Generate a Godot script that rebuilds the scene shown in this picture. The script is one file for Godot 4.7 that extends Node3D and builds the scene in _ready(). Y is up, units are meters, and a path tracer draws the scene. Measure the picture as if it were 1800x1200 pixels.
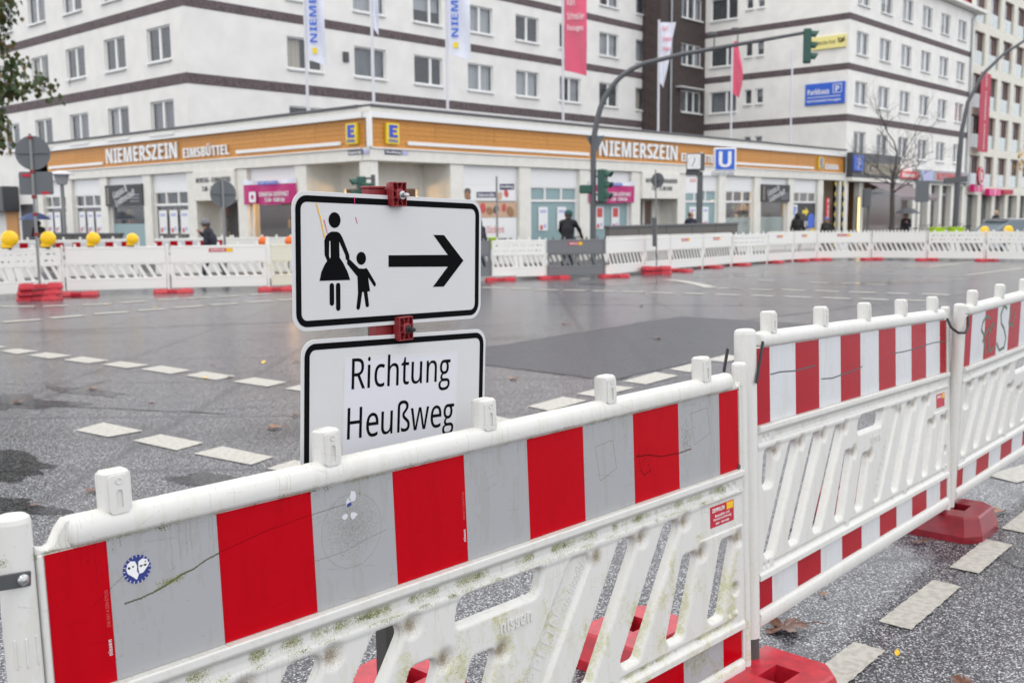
extends Node3D
# A wet street crossing in autumn: road-works barriers and a detour sign in front, a corner supermarket pavilion and flats behind.

const TURN := 48.0                                  # the buildings' axes, degrees about y
const CORNER := Vector3(-4.046, 0.0, -29.8)         # outer corner of the shop pavilion
const FALL := 0.009                                 # the road falls gently away from the camera

var M := {}
var used := {}
var cache := {}
var rng := RandomNumberGenerator.new()

func _ready():
	rng.seed = 7
	# ---- camera
	var cam = Camera3D.new(); cam.name = "camera"
	add_child(cam)
	cam.position = Vector3(0, 1.47, 0)
	cam.basis = Basis(Vector3.RIGHT, deg_to_rad(-7.12)) * Basis(Vector3.BACK, deg_to_rad(-0.515))
	var lens = CameraAttributesPhysical.new()
	lens.frustum_focal_length = 35.8
	lens.frustum_focus_distance = 2.35
	lens.frustum_near = 0.05
	lens.frustum_far = 500.0
	lens.exposure_aperture = 6.0
	cam.attributes = lens
	cam.fov = 37.06
	cam.near = 0.05
	cam.far = 500.0
	cam.current = true
	# ---- sky, sun, exposure: a bright, even overcast
	var env = Environment.new()
	env.background_mode = Environment.BG_SKY
	var sm = ProceduralSkyMaterial.new()
	sm.sky_top_color = Color(0.985, 0.99, 1.0)
	sm.sky_horizon_color = Color(0.90, 0.915, 0.945)
	sm.sky_curve = 0.35
	sm.ground_bottom_color = Color(0.35, 0.35, 0.36)
	sm.ground_horizon_color = Color(0.55, 0.56, 0.58)
	sm.sun_angle_max = 1.0
	var sky = Sky.new(); sky.sky_material = sm
	env.sky = sky
	env.background_energy_multiplier = 1.25
	env.tonemap_mode = Environment.TONE_MAPPER_LINEAR
	env.tonemap_exposure = 1.70
	env.sdfgi_enabled = true
	env.ssao_enabled = true
	env.ssil_enabled = true
	var we = WorldEnvironment.new(); we.name = "environment"; we.environment = env
	add_child(we)
	var sun = DirectionalLight3D.new(); sun.name = "sun"
	sun.light_energy = 0.2
	sun.light_angular_distance = 30.0
	sun.light_color = Color(1.0, 0.985, 0.96)
	sun.shadow_enabled = true
	sun.rotation_degrees = Vector3(-62, -25, 0)
	add_child(sun)
	make_materials()
	build_ground()
	build_flats()
	build_shop()
	build_neighbours()
	build_near_fence()
	build_sign()
	build_far_fence()
	build_street_furniture()
	build_trees()
	build_people()
	build_small_things()

# ------------------------------------------------------------------ helpers: meshes
class MB extends RefCounted:
	var v := PackedVector3Array()
	var n := PackedVector3Array()
	var u := PackedVector2Array()
	var c := PackedColorArray()
	var col = null
	func tri(a: Vector3, b: Vector3, d: Vector3, na: Vector3, nb: Vector3, nd: Vector3, ua := Vector2.ZERO, ub := Vector2.ZERO, ud := Vector2.ZERO):
		if (b - a).cross(d - a).dot(na + nb + nd) > 0.0:   # front faces run clockwise
			var t = b; b = d; d = t
			t = nb; nb = nd; nd = t
			var s = ub; ub = ud; ud = s
		v.append(a); v.append(b); v.append(d)
		n.append(na); n.append(nb); n.append(nd)
		u.append(ua); u.append(ub); u.append(ud)
		if col != null:
			c.append(col); c.append(col); c.append(col)
	func flat_tri(a: Vector3, b: Vector3, d: Vector3, out: Vector3):
		var m = (b - a).cross(d - a).normalized()
		if m.dot(out) < 0.0: m = -m
		tri(a, b, d, m, m, m)
	func quad(a: Vector3, b: Vector3, d: Vector3, e: Vector3, out: Vector3, uv := []):
		var m = (b - a).cross(d - a)
		if m.length_squared() < 1e-14: m = (d - a).cross(e - a)
		m = m.normalized()
		if m.dot(out) < 0.0: m = -m
		if uv.size() == 4:
			tri(a, b, d, m, m, m, uv[0], uv[1], uv[2]); tri(a, d, e, m, m, m, uv[0], uv[2], uv[3])
		else:
			tri(a, b, d, m, m, m); tri(a, d, e, m, m, m)
	func squad(a: Vector3, b: Vector3, d: Vector3, e: Vector3, na: Vector3, nb: Vector3, nd: Vector3, ne: Vector3):
		tri(a, b, d, na, nb, nd); tri(a, d, e, na, nd, ne)
	func box(at: Vector3, size: Vector3, bev := 0.0, bs := Basis.IDENTITY):
		# a box with chamfered, softly shaded edges
		var h = size * 0.5
		bev = minf(bev, minf(h.x, minf(h.y, h.z)) * 0.9)
		for ax in 3:
			var p = (ax + 1) % 3
			var q = (ax + 2) % 3
			for sg in [-1.0, 1.0]:
				var nn = Vector3.ZERO; nn[ax] = sg
				var pts = []
				for k in [[-1, -1], [1, -1], [1, 1], [-1, 1]]:
					var w = Vector3.ZERO
					w[ax] = sg * h[ax]; w[p] = k[0] * (h[p] - bev); w[q] = k[1] * (h[q] - bev)
					pts.append(at + bs * w)
				quad(pts[0], pts[1], pts[2], pts[3], bs * nn)
		if bev <= 0.0: return
		for ax in 3:
			var p = (ax + 1) % 3
			var q = (ax + 2) % 3
			for sp in [-1.0, 1.0]:
				for sq in [-1.0, 1.0]:
					var np_ = Vector3.ZERO; np_[p] = sp
					var nq = Vector3.ZERO; nq[q] = sq
					var r = []
					for e in [-1.0, 1.0]:
						var w1 = Vector3.ZERO; w1[ax] = e * (h[ax] - bev); w1[p] = sp * h[p]; w1[q] = sq * (h[q] - bev)
						var w2 = w1; w2[p] = sp * (h[p] - bev); w2[q] = sq * h[q]
						r.append([at + bs * w1, at + bs * w2])
					squad(r[0][0], r[1][0], r[1][1], r[0][1], bs * np_, bs * np_, bs * nq, bs * nq)
		for sx in [-1.0, 1.0]:
			for sy in [-1.0, 1.0]:
				for sz in [-1.0, 1.0]:
					var o = Vector3(sx * (h.x - bev), sy * (h.y - bev), sz * (h.z - bev))
					tri(at + bs * (o + Vector3(sx * bev, 0, 0)), at + bs * (o + Vector3(0, sy * bev, 0)), at + bs * (o + Vector3(0, 0, sz * bev)), bs * Vector3(sx, 0, 0), bs * Vector3(0, sy, 0), bs * Vector3(0, 0, sz))
	func tube(path: Array, radius, seg := 10, caps := true):
		# radius: a number or one per point
		var rings = []
		var norms = []
		var up = Vector3.UP
		var k = path.size()
		var side = Vector3.ZERO
		for i in k:
			var d: Vector3 = (path[mini(i + 1, k - 1)] - path[maxi(i - 1, 0)]).normalized()
			if side == Vector3.ZERO:
				side = d.cross(up if absf(d.dot(up)) < 0.9 else Vector3.RIGHT).normalized()
			else:
				side = (side - d * side.dot(d)).normalized()
			var oth = d.cross(side).normalized()
			var r = radius[i] if radius is Array else radius
			var ring = []
			var nr = []
			for j in seg:
				var an = TAU * j / seg
				var w = side * cos(an) + oth * sin(an)
				ring.append(path[i] + w * r); nr.append(w)
			rings.append(ring); norms.append(nr)
		for i in k - 1:
			for j in seg:
				var j2 = (j + 1) % seg
				squad(rings[i][j], rings[i][j2], rings[i + 1][j2], rings[i + 1][j], norms[i][j], norms[i][j2], norms[i + 1][j2], norms[i + 1][j])
		if caps:
			for e in [0, k - 1]:
				var d: Vector3 = (path[0] - path[1]).normalized() if e == 0 else (path[k - 1] - path[k - 2]).normalized()
				for j in seg:
					tri(path[e], rings[e][j], rings[e][(j + 1) % seg], d, d, d)
	func lathe(prof: Array, xf := Transform3D.IDENTITY, seg := 16):
		# prof: Vector2(radius, y) from bottom to top
		for i in prof.size() - 1:
			var p: Vector2 = prof[i]
			var q: Vector2 = prof[i + 1]
			var e = q - p
			var nn = Vector2(e.y, -e.x).normalized()
			for j in seg:
				var a0 = TAU * j / seg
				var a1 = TAU * (j + 1) / seg
				var d0 = Vector3(cos(a0), 0, sin(a0))
				var d1 = Vector3(cos(a1), 0, sin(a1))
				var n0 = xf.basis * (d0 * nn.x + Vector3.UP * nn.y)
				var n1 = xf.basis * (d1 * nn.x + Vector3.UP * nn.y)
				if e.length() < 1e-7: continue
				squad(xf * (d0 * p.x + Vector3.UP * p.y), xf * (d1 * p.x + Vector3.UP * p.y), xf * (d1 * q.x + Vector3.UP * q.y), xf * (d0 * q.x + Vector3.UP * q.y), n0, n1, n1, n0)
	func prism(poly: PackedVector2Array, z0: float, z1: float, bev := 0.0, xf := Transform3D.IDENTITY):
		# a polygon in x, y pulled from z0 to z1, its rims chamfered by bev
		if Geometry2D.is_polygon_clockwise(poly): poly.reverse()
		var k = poly.size()
		var en = []
		for i in k:
			var e = (poly[(i + 1) % k] - poly[i]).normalized()
			en.append(Vector2(e.y, -e.x))
		var inset = PackedVector2Array()
		var vn = []
		for i in k:
			var a: Vector2 = en[(i + k - 1) % k]
			var b: Vector2 = en[i]
			var m = (a + b)
			m = m.normalized() if m.length() > 0.05 else b
			inset.append(poly[i] - m * bev / maxf(0.5, m.dot(b)))
			vn.append([m, m] if a.dot(b) > 0.7 else [a, b])
		var tris = Geometry2D.triangulate_polygon(inset)
		if tris.is_empty(): tris = Geometry2D.triangulate_polygon(poly)
		for i in range(0, tris.size(), 3):
			var f = []
			for j in 3: f.append(inset[tris[i + j]])
			var nz = xf.basis * Vector3(0, 0, 1)
			tri(xf * Vector3(f[0].x, f[0].y, z1), xf * Vector3(f[1].x, f[1].y, z1), xf * Vector3(f[2].x, f[2].y, z1), nz, nz, nz, f[0], f[1], f[2])
			tri(xf * Vector3(f[0].x, f[0].y, z0), xf * Vector3(f[1].x, f[1].y, z0), xf * Vector3(f[2].x, f[2].y, z0), -nz, -nz, -nz, f[0], f[1], f[2])
		var zb = minf(bev, (z1 - z0) * 0.45)
		for i in k:
			var j = (i + 1) % k
			var n0: Vector2 = vn[i][1]
			var n1: Vector2 = vn[j][0]
			var s0 = (xf.basis * Vector3(n0.x, n0.y, 0)).normalized()
			var s1 = (xf.basis * Vector3(n1.x, n1.y, 0)).normalized()
			var fz = (xf.basis * Vector3(0, 0, 1)).normalized()
			squad(xf * Vector3(poly[i].x, poly[i].y, z0 + zb), xf * Vector3(poly[j].x, poly[j].y, z0 + zb), xf * Vector3(poly[j].x, poly[j].y, z1 - zb), xf * Vector3(poly[i].x, poly[i].y, z1 - zb), s0, s1, s1, s0)
			if bev > 0.0:
				squad(xf * Vector3(poly[i].x, poly[i].y, z1 - zb), xf * Vector3(poly[j].x, poly[j].y, z1 - zb), xf * Vector3(inset[j].x, inset[j].y, z1), xf * Vector3(inset[i].x, inset[i].y, z1), s0, s1, fz, fz)
				squad(xf * Vector3(poly[i].x, poly[i].y, z0 + zb), xf * Vector3(poly[j].x, poly[j].y, z0 + zb), xf * Vector3(inset[j].x, inset[j].y, z0), xf * Vector3(inset[i].x, inset[i].y, z0), s0, s1, -fz, -fz)
	func ring(outer: PackedVector2Array, inner: PackedVector2Array, z0: float, z1: float, xf := Transform3D.IDENTITY):
		# a flat frame between two outlines of the same number of points
		var k = outer.size()
		var nz = xf.basis * Vector3(0, 0, 1)
		for i in k:
			var j = (i + 1) % k
			quad(xf * Vector3(outer[i].x, outer[i].y, z1), xf * Vector3(outer[j].x, outer[j].y, z1), xf * Vector3(inner[j].x, inner[j].y, z1), xf * Vector3(inner[i].x, inner[i].y, z1), nz)
			for w in [[outer, 1.0], [inner, -1.0]]:
				var p: PackedVector2Array = w[0]
				var e = (p[j] - p[i])
				var o = Vector3(e.y, -e.x, 0) * w[1]
				if Geometry2D.is_polygon_clockwise(outer): o = -o
				quad(xf * Vector3(p[i].x, p[i].y, z0), xf * Vector3(p[j].x, p[j].y, z0), xf * Vector3(p[j].x, p[j].y, z1), xf * Vector3(p[i].x, p[i].y, z1), xf.basis * o)
	func done() -> ArrayMesh:
		var arr = []
		arr.resize(Mesh.ARRAY_MAX)
		arr[Mesh.ARRAY_VERTEX] = v
		arr[Mesh.ARRAY_NORMAL] = n
		arr[Mesh.ARRAY_TEX_UV] = u
		if c.size() == v.size() and c.size() > 0: arr[Mesh.ARRAY_COLOR] = c
		var am = ArrayMesh.new()
		if v.size() > 0: am.add_surface_from_arrays(Mesh.PRIMITIVE_TRIANGLES, arr)
		return am

func rrect(w: float, h: float, r: float, seg := 5, at := Vector2.ZERO) -> PackedVector2Array:
	var p = PackedVector2Array()
	for k in 4:
		var cx = (w / 2 - r) * (1 if k in [0, 3] else -1)
		var cy = (h / 2 - r) * (1 if k < 2 else -1)
		for i in seg + 1:
			var an = PI / 2 * k + PI / 2 * i / seg
			p.append(at + Vector2(cx + r * cos(an), cy + r * sin(an)))
	return p

func circle(r: float, seg := 24, at := Vector2.ZERO, ry := -1.0) -> PackedVector2Array:
	var p = PackedVector2Array()
	for i in seg: p.append(at + Vector2(r * cos(TAU * i / seg), (r if ry < 0 else ry) * sin(TAU * i / seg)))
	return p

func pv(l: Array) -> PackedVector2Array:
	var p = PackedVector2Array()
	for e in l: p.append(Vector2(e[0], e[1]))
	return p

# ------------------------------------------------------------------ helpers: nodes
func numbered(called: String) -> String:
	if not used.has(called):
		used[called] = 0
		return called
	used[called] += 1
	return "%s_%03d" % [called, used[called]]

func tag(o: Node, label: String, category: String, group := ""):
	o.set_meta("label", label); o.set_meta("category", category)
	if group: o.set_meta("group", group)

func thing(called: String, label: String, category: String, at := Vector3.ZERO, turn := 0.0, group := "") -> Node3D:
	var o = Node3D.new()
	o.name = numbered(called)
	add_child(o)
	o.position = at
	o.rotation.y = deg_to_rad(turn)
	tag(o, label, category, group)
	return o

func part(called: String, mesh, m, parent: Node, xf := Transform3D.IDENTITY) -> MeshInstance3D:
	var o = MeshInstance3D.new()
	o.name = numbered(called) if parent == self else called
	o.mesh = mesh.done() if mesh is MB else mesh
	o.material_override = M[m] if m is String else m
	o.transform = xf
	parent.add_child(o, true)
	return o

func copy_of(src: Node3D, at: Vector3, turn: float, label: String, group := "") -> Node3D:
	var o = src.duplicate()
	var base = String(src.name)
	var cut = base.rfind("_")
	if cut > 0 and base.substr(cut + 1).is_valid_int(): base = base.substr(0, cut)
	o.name = numbered(base)
	add_child(o)
	o.position = at; o.rotation = Vector3(0, deg_to_rad(turn), 0)
	o.set_meta("label", label)
	if group: o.set_meta("group", group)
	return o

func structure(called: String, mesh, m) -> MeshInstance3D:
	var o = part(called, mesh, m, self)
	o.set_meta("kind", "structure")
	return o

func gy(z: float) -> float: return FALL * minf(z, 0.0)

func on_road(x: float, z: float, lift := 0.0) -> Vector3: return Vector3(x, gy(z) + lift, z)

func bw(a: float, y: float, b: float) -> Vector3:       # from the buildings' axes to the world
	return CORNER + Basis(Vector3.UP, deg_to_rad(TURN)) * Vector3(a, y, -b)

func lettering(text: String, width: float, height: float, depth: float, m, parent: Node, xf: Transform3D, bold := true, called := "lettering", serif := false) -> MeshInstance3D:
	# raised letters, centred on xf's origin, facing its z
	var key = ["txt", text, bold, serif]
	if not cache.has(key):
		var f = SystemFont.new()
		f.font_names = PackedStringArray(["Droid Serif" if serif else "Droid Sans"])
		f.font_weight = 700 if bold else 400
		var t = TextMesh.new()
		t.font = f; t.text = text; t.font_size = 48; t.pixel_size = 0.02; t.depth = 0.1; t.curve_step = 3.0
		cache[key] = t
	var tm: TextMesh = cache[key]
	var bb = tm.get_aabb()
	var o = part(called, tm, m, parent)
	var sc = Vector3(width / maxf(bb.size.x, 0.001), height / maxf(bb.size.y, 0.001), depth / 0.1)
	var ctr = bb.position + bb.size / 2
	o.transform = xf * Transform3D(Basis.from_scale(sc), -Vector3(ctr.x * sc.x, ctr.y * sc.y, 0))
	return o

# ------------------------------------------------------------------ materials
func lin(r: float, g: float, b: float, a := 1.0) -> Color:
	var c = Color(r, g, b).linear_to_srgb()
	c.a = a
	return c

func mat(called: String, c: Color, rough := 0.6, metal := 0.0) -> StandardMaterial3D:
	var m = StandardMaterial3D.new()
	m.resource_name = called
	m.albedo_color = c
	m.roughness = rough
	m.metallic = metal
	M[called] = m
	return m

func noise_tex(size: int, freq: float, kind: int, lo: Color, hi: Color, octaves := 3, sd := 1, ramp := [], normal := false) -> NoiseTexture2D:
	var f = FastNoiseLite.new()
	f.seed = sd
	f.noise_type = kind
	f.frequency = freq
	f.fractal_octaves = octaves
	if kind == FastNoiseLite.TYPE_CELLULAR:
		f.cellular_return_type = FastNoiseLite.RETURN_CELL_VALUE
		f.fractal_type = FastNoiseLite.FRACTAL_NONE
	var t = NoiseTexture2D.new()
	t.width = size; t.height = size
	t.seamless = true
	t.noise = f
	t.as_normal_map = normal
	if not normal:
		var g = Gradient.new()
		if ramp.is_empty():
			g.offsets = PackedFloat32Array([0.0, 1.0]); g.colors = PackedColorArray([lo, hi])
		else:
			var of = PackedFloat32Array()
			var co = PackedColorArray()
			for r in ramp: of.append(r[0]); co.append(r[1])
			g.offsets = of; g.colors = co
		t.color_ramp = g
	return t

func gray(v: float) -> Color: return Color(v, v, v)

func rough_wall(called: String, c: Color, sd: int, vary := 0.08, scale := 0.25, rough := 0.8):
	# plaster, brick bands and the like: a tint that wanders over metres and a fine grain
	var m = mat(called, c, rough)
	m.albedo_texture = noise_tex(512, 0.012, FastNoiseLite.TYPE_SIMPLEX, gray(1.0 - vary), Color.WHITE, 5, sd)
	m.uv1_triplanar = true
	m.uv1_scale = Vector3.ONE * scale
	return m

func make_materials():
	# asphalt: bright and dark stones in bitumen
	for spec in [["asphalt", 0.0, 3, 0.20], ["asphalt_patch", 1.0, 9, 0.34]]:
		var m = mat(spec[0], Color.WHITE, spec[3])
		var dark = [[0.0, lin(0.024, 0.024, 0.028)], [0.40, lin(0.046, 0.046, 0.053)], [0.64, lin(0.095, 0.094, 0.105)], [0.80, lin(0.20, 0.20, 0.215)], [0.91, lin(0.40, 0.40, 0.415)], [1.0, lin(0.66, 0.66, 0.66)]]
		if spec[1] > 0.5: dark = [[0.0, lin(0.012, 0.013, 0.017)], [0.5, lin(0.032, 0.033, 0.040)], [0.85, lin(0.065, 0.065, 0.077)], [1.0, lin(0.22, 0.22, 0.235)]]
		m.albedo_texture = noise_tex(2048, 0.17, FastNoiseLite.TYPE_CELLULAR, Color.BLACK, Color.WHITE, 1, spec[2], dark)
		m.vertex_color_use_as_albedo = true
		m.metallic_specular = 0.34
		m.heightmap_enabled = true
		m.heightmap_texture = noise_tex(1024, 0.085, FastNoiseLite.TYPE_CELLULAR, Color.BLACK, Color.WHITE, 1, spec[2])
		m.heightmap_scale = 0.22 if spec[1] < 0.5 else 0.12
		m.uv1_scale = Vector3.ONE / (1.75 if spec[1] < 0.5 else 2.6)
	var pud = M["asphalt"].duplicate()
	pud.resource_name = "wet_asphalt"; pud.albedo_color = lin(0.30, 0.30, 0.31); pud.roughness = 0.08; pud.heightmap_scale = 0.08
	M["wet_asphalt"] = pud
	var pave = rough_wall("pavement", lin(0.115, 0.11, 0.105), 5, 0.35, 0.5, 0.5)
	pave.metallic_specular = 0.5
	mat("kerb", lin(0.30, 0.30, 0.29), 0.6)
	var mk = mat("road_paint", lin(0.46, 0.44, 0.395), 0.5)
	mk.albedo_texture = noise_tex(1024, 0.012, FastNoiseLite.TYPE_SIMPLEX, Color.BLACK, Color.WHITE, 7, 12, [[0.0, gray(0.84)], [0.4, gray(0.92)], [0.6, gray(0.98)], [1.0, gray(1.0)]])
	mk.uv1_triplanar = true; mk.uv1_world_triplanar = true; mk.uv1_scale = Vector3.ONE * 1.7
	# buildings
	rough_wall("plaster", lin(0.78, 0.765, 0.735), 21, 0.05, 0.12)
	rough_wall("plaster_east", lin(0.82, 0.805, 0.765), 22, 0.06, 0.12)
	rough_wall("shop_white", lin(0.77, 0.75, 0.69), 23, 0.05, 0.3, 0.6)
	rough_wall("stone_grid", lin(0.74, 0.715, 0.63), 24, 0.07, 0.3)
	var br = mat("brick_band", lin(0.17, 0.13, 0.138), 0.85)
	br.albedo_texture = noise_tex(512, 0.06, FastNoiseLite.TYPE_CELLULAR, gray(0.62), Color.WHITE, 1, 31)
	br.uv1_triplanar = true; br.uv1_scale = Vector3(0.5, 1.6, 0.5)
	var br2 = br.duplicate(); br2.albedo_color = lin(0.095, 0.070, 0.066); br2.resource_name = "brick_tower"; M["brick_tower"] = br2
	mat("window_white", lin(0.76, 0.76, 0.75), 0.4)
	mat("window_wood", lin(0.16, 0.055, 0.035), 0.5)
	mat("sill_stone", lin(0.28, 0.28, 0.27), 0.7)
	mat("joint_lines", lin(0.42, 0.40, 0.36), 0.8)
	var gl = mat("glass", lin(0.5, 0.55, 0.6, 0.06), 0.03)
	gl.metallic_specular = 0.34
	gl.transparency = BaseMaterial3D.TRANSPARENCY_ALPHA
	var fr = mat("glass_green", lin(0.42, 0.50, 0.48, 0.45), 0.08)
	fr.transparency = BaseMaterial3D.TRANSPARENCY_ALPHA
	mat("curtain_white", lin(0.33, 0.35, 0.37), 0.9)
	mat("curtain_gray", lin(0.12, 0.13, 0.145), 0.9)
	mat("curtain_beige", lin(0.40, 0.36, 0.29), 0.9)
	mat("curtain_red", lin(0.38, 0.02, 0.03), 0.9)
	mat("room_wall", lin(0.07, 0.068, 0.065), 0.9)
	mat("shop_brown", lin(0.24, 0.13, 0.055), 0.8)
	mat("shop_floor", lin(0.20, 0.18, 0.15), 0.4)
	for k in 3:
		var w = mat("wood_%d" % k, lin([0.66, 0.635, 0.68][k], [0.285, 0.272, 0.295][k], [0.046, 0.043, 0.049][k]), 0.5)
		w.albedo_texture = noise_tex(512, 0.02, FastNoiseLite.TYPE_SIMPLEX, gray(0.86), Color.WHITE, 4, 40 + k)
		w.uv1_triplanar = true; w.uv1_scale = Vector3(0.3, 3.0, 0.3)
	mat("teal_film", lin(0.235, 0.345, 0.36), 0.35)
	mat("sign_white", lin(0.76, 0.76, 0.76), 0.4)
	mat("black_board", lin(0.018, 0.018, 0.022), 0.5)
	mat("dark_gray", lin(0.055, 0.058, 0.065), 0.5)
	mat("roof_edge", lin(0.10, 0.10, 0.11), 0.5)
	mat("zinc", lin(0.34, 0.36, 0.38), 0.4, 0.4)
	mat("yellow_logo", lin(0.80, 0.62, 0.03), 0.4)
	mat("blue_logo", lin(0.025, 0.06, 0.48), 0.4)
	mat("sign_blue", lin(0.022, 0.11, 0.56), 0.4)
	mat("sign_yellow_pale", lin(0.80, 0.71, 0.27), 0.5)
	mat("pink_flag", lin(0.66, 0.025, 0.11), 0.6)
	mat("magenta", lin(0.46, 0.008, 0.15), 0.55)
	mat("telekom_pink", lin(0.62, 0.005, 0.16), 0.4)
	mat("banner_red", lin(0.42, 0.012, 0.045), 0.6)
	mat("shop_red", lin(0.58, 0.015, 0.018), 0.45)
	mat("flag_white", lin(0.72, 0.74, 0.84), 0.7)
	mat("enamel_navy", lin(0.02, 0.024, 0.075), 0.4)
	mat("awning_fabric", lin(0.20, 0.165, 0.175), 0.8)
	mat("yellow_stripe", lin(0.65, 0.46, 0.02), 0.5)
	for nm in ["flag_white", "pink_flag"]:
		M[nm].backlight_enabled = true
		M[nm].backlight = Color(0.5, 0.5, 0.5)
	# road works
	mat("plastic_white", lin(0.74, 0.735, 0.70), 0.42)
	mat("plastic_near", lin(0.615, 0.607, 0.58), 0.45)
	mat("plastic_old", lin(0.66, 0.64, 0.52), 0.5)
	mat("plastic_gray", lin(0.155, 0.16, 0.17), 0.5)
	mat("film_red", lin(0.43, 0.0015, 0.008), 0.16)
	mat("film_gray", lin(0.345, 0.345, 0.355), 0.18)
	mat("film_red_far", lin(0.34, 0.003, 0.012), 0.25)
	mat("film_white_far", lin(0.56, 0.57, 0.585), 0.25)
	for nm in ["film_red", "film_gray", "film_red_far", "film_white_far"]: M[nm].metallic_specular = 0.2
	var ft = mat("foot_red", lin(0.56, 0.016, 0.036), 0.34)
	ft.albedo_texture = noise_tex(512, 0.02, FastNoiseLite.TYPE_SIMPLEX, gray(0.78), Color.WHITE, 5, 61)
	ft.uv1_triplanar = true; ft.uv1_scale = Vector3.ONE * 1.5
	var fd = ft.duplicate(); fd.resource_name = "foot_dark"; fd.albedo_color = lin(0.26, 0.007, 0.018); M["foot_dark"] = fd
	mat("rubber_black", lin(0.016, 0.016, 0.018), 0.6)
	mat("steel_dark", lin(0.10, 0.105, 0.11), 0.42, 0.7)
	mat("steel", lin(0.45, 0.45, 0.45), 0.3, 0.9)
	mat("post_steel", lin(0.09, 0.092, 0.088), 0.5, 0.5)
	mat("mast_gray", lin(0.085, 0.088, 0.095), 0.5)
	mat("pole_gray", lin(0.21, 0.21, 0.21), 0.5)
	mat("pole_white", lin(0.62, 0.62, 0.66), 0.45)
	mat("sign_back", lin(0.115, 0.125, 0.135), 0.5, 0.2)
	mat("clamp_red", lin(0.21, 0.014, 0.018), 0.45)
	mat("signal_green", lin(0.016, 0.075, 0.055), 0.45)
	mat("lens_dark", lin(0.012, 0.016, 0.016), 0.2)
	mat("beacon_yellow", lin(0.86, 0.52, 0.005), 0.3)
	mat("beacon_amber", lin(0.80, 0.16, 0.02), 0.3)
	mat("sticker_red", lin(0.44, 0.008, 0.03), 0.45)
	mat("sticker_yellow", lin(0.80, 0.46, 0.01), 0.45)
	mat("sticker_blue", lin(0.022, 0.035, 0.19), 0.4)
	mat("ink", lin(0.005, 0.005, 0.006), 0.75)
	M["ink"].metallic_specular = 0.12
	mat("paint_green", lin(0.055, 0.11, 0.065), 0.5)
	mat("scrawl_gray", lin(0.07, 0.075, 0.08), 0.6)
	mat("paper", lin(0.585, 0.588, 0.63), 0.33)
	mat("car_glass", lin(0.16, 0.20, 0.23), 0.08)
	mat("neon_green", lin(0.36, 0.56, 0.01), 0.6)
	mat("leaf_brown", lin(0.12, 0.045, 0.022), 0.28)
	mat("leaf_tan", lin(0.24, 0.10, 0.036), 0.32)
	mat("bark", lin(0.075, 0.066, 0.058), 0.9)
	mat("parapet", lin(0.12, 0.115, 0.105), 0.75)
	mat("print_pale", lin(0.42, 0.44, 0.66), 0.6)
	mat("print_red", lin(0.55, 0.08, 0.08), 0.6)
	mat("print_food_a", lin(0.30, 0.16, 0.08), 0.5)
	mat("print_food_b", lin(0.10, 0.08, 0.08), 0.5)
	mat("print_food_c", lin(0.55, 0.36, 0.24), 0.5)
	mat("car_silver", lin(0.42, 0.44, 0.46), 0.25, 0.5)
	mat("tyre", lin(0.02, 0.02, 0.02), 0.8)
	mat("umbrella_blue", lin(0.03, 0.055, 0.15), 0.6)
	mat("umbrella_gray", lin(0.05, 0.055, 0.065), 0.6)
	mat("chair_yellow", lin(0.70, 0.48, 0.03), 0.5)
	var sk = mat("body", Color.WHITE, 0.75); sk.vertex_color_use_as_albedo = true
	var lf = mat("leaves", Color.WHITE, 0.55); lf.vertex_color_use_as_albedo = true
	lf.backlight_enabled = true; lf.backlight = Color(0.35, 0.4, 0.15)
	var bulb = mat("bulb_glow", lin(1.0, 0.75, 0.4), 0.4)
	bulb.emission_enabled = true; bulb.emission = Color(1.0, 0.78, 0.42); bulb.emission_energy_multiplier = 2.2
	var tubeg = mat("tube_glow", lin(1.0, 0.85, 0.5), 0.4)
	tubeg.emission_enabled = true; tubeg.emission = Color(1.0, 0.80, 0.42); tubeg.emission_energy_multiplier = 0.9
	# reflective sheeting with its honeycomb
	var rs = mat("retro_white", lin(0.58, 0.58, 0.585), 0.3)
	var im = Image.create(128, 222, false, Image.FORMAT_RGB8)
	im.fill(Color.WHITE)
	for y in 222:
		for x in 128:
			var best = 9.0
			var second = 9.0
			for cx in [[0.0, 0.0], [1.0, 0.0], [0.5, 0.866], [0.0, 1.732], [1.0, 1.732], [-0.5, 0.866], [1.5, 0.866]]:
				var d = Vector2(x / 128.0 - cx[0], y / 128.0 - cx[1]).length()
				if d < best:
					second = best; best = d
				elif d < second: second = d
			if second - best < 0.13: im.set_pixel(x, y, gray(0.9))
	rs.albedo_texture = ImageTexture.create_from_image(im)
	rs.uv1_scale = Vector3(1 / 0.0035, 1 / 0.00606, 1)
# ------------------------------------------------------------------ the near barrier
const SLOTS := [[0.03, 0.325, -0.085, 0.445], [0.225, 0.325, -0.085, 0.668], [0.42, 0.325, 0.10, 0.668], [0.622, 0.325, 0.30, 0.668], [0.71, 0.429, 0.505, 0.668], [0.885, 0.464, 0.704, 0.668], [1.415, 0.325, 1.105, 0.668], [1.61, 0.325, 1.30, 0.668], [1.69, 0.435, 1.505, 0.668], [1.88, 0.437, 1.705, 0.668]]

func sd_par(p: Vector2, wi: float, he: float, sk: float) -> float:
	# signed distance to a parallelogram (negative inside)
	var e = Vector2(sk, he)
	if p.y < 0.0: p = -p
	var w = p - e
	w.x -= clampf(w.x, -wi, wi)
	var d = Vector2(w.dot(w), -w.y)
	var s = p.x * e.y - p.y * e.x
	if s < 0.0: p = -p
	var v = p - Vector2(wi, 0)
	v -= e * clampf(v.dot(e) / e.dot(e), -1.0, 1.0)
	d = Vector2(minf(d.x, v.dot(v)), minf(d.y, wi * he - absf(s)))
	return sqrt(d.x) * (-1.0 if d.y > 0.0 else 1.0)

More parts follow.
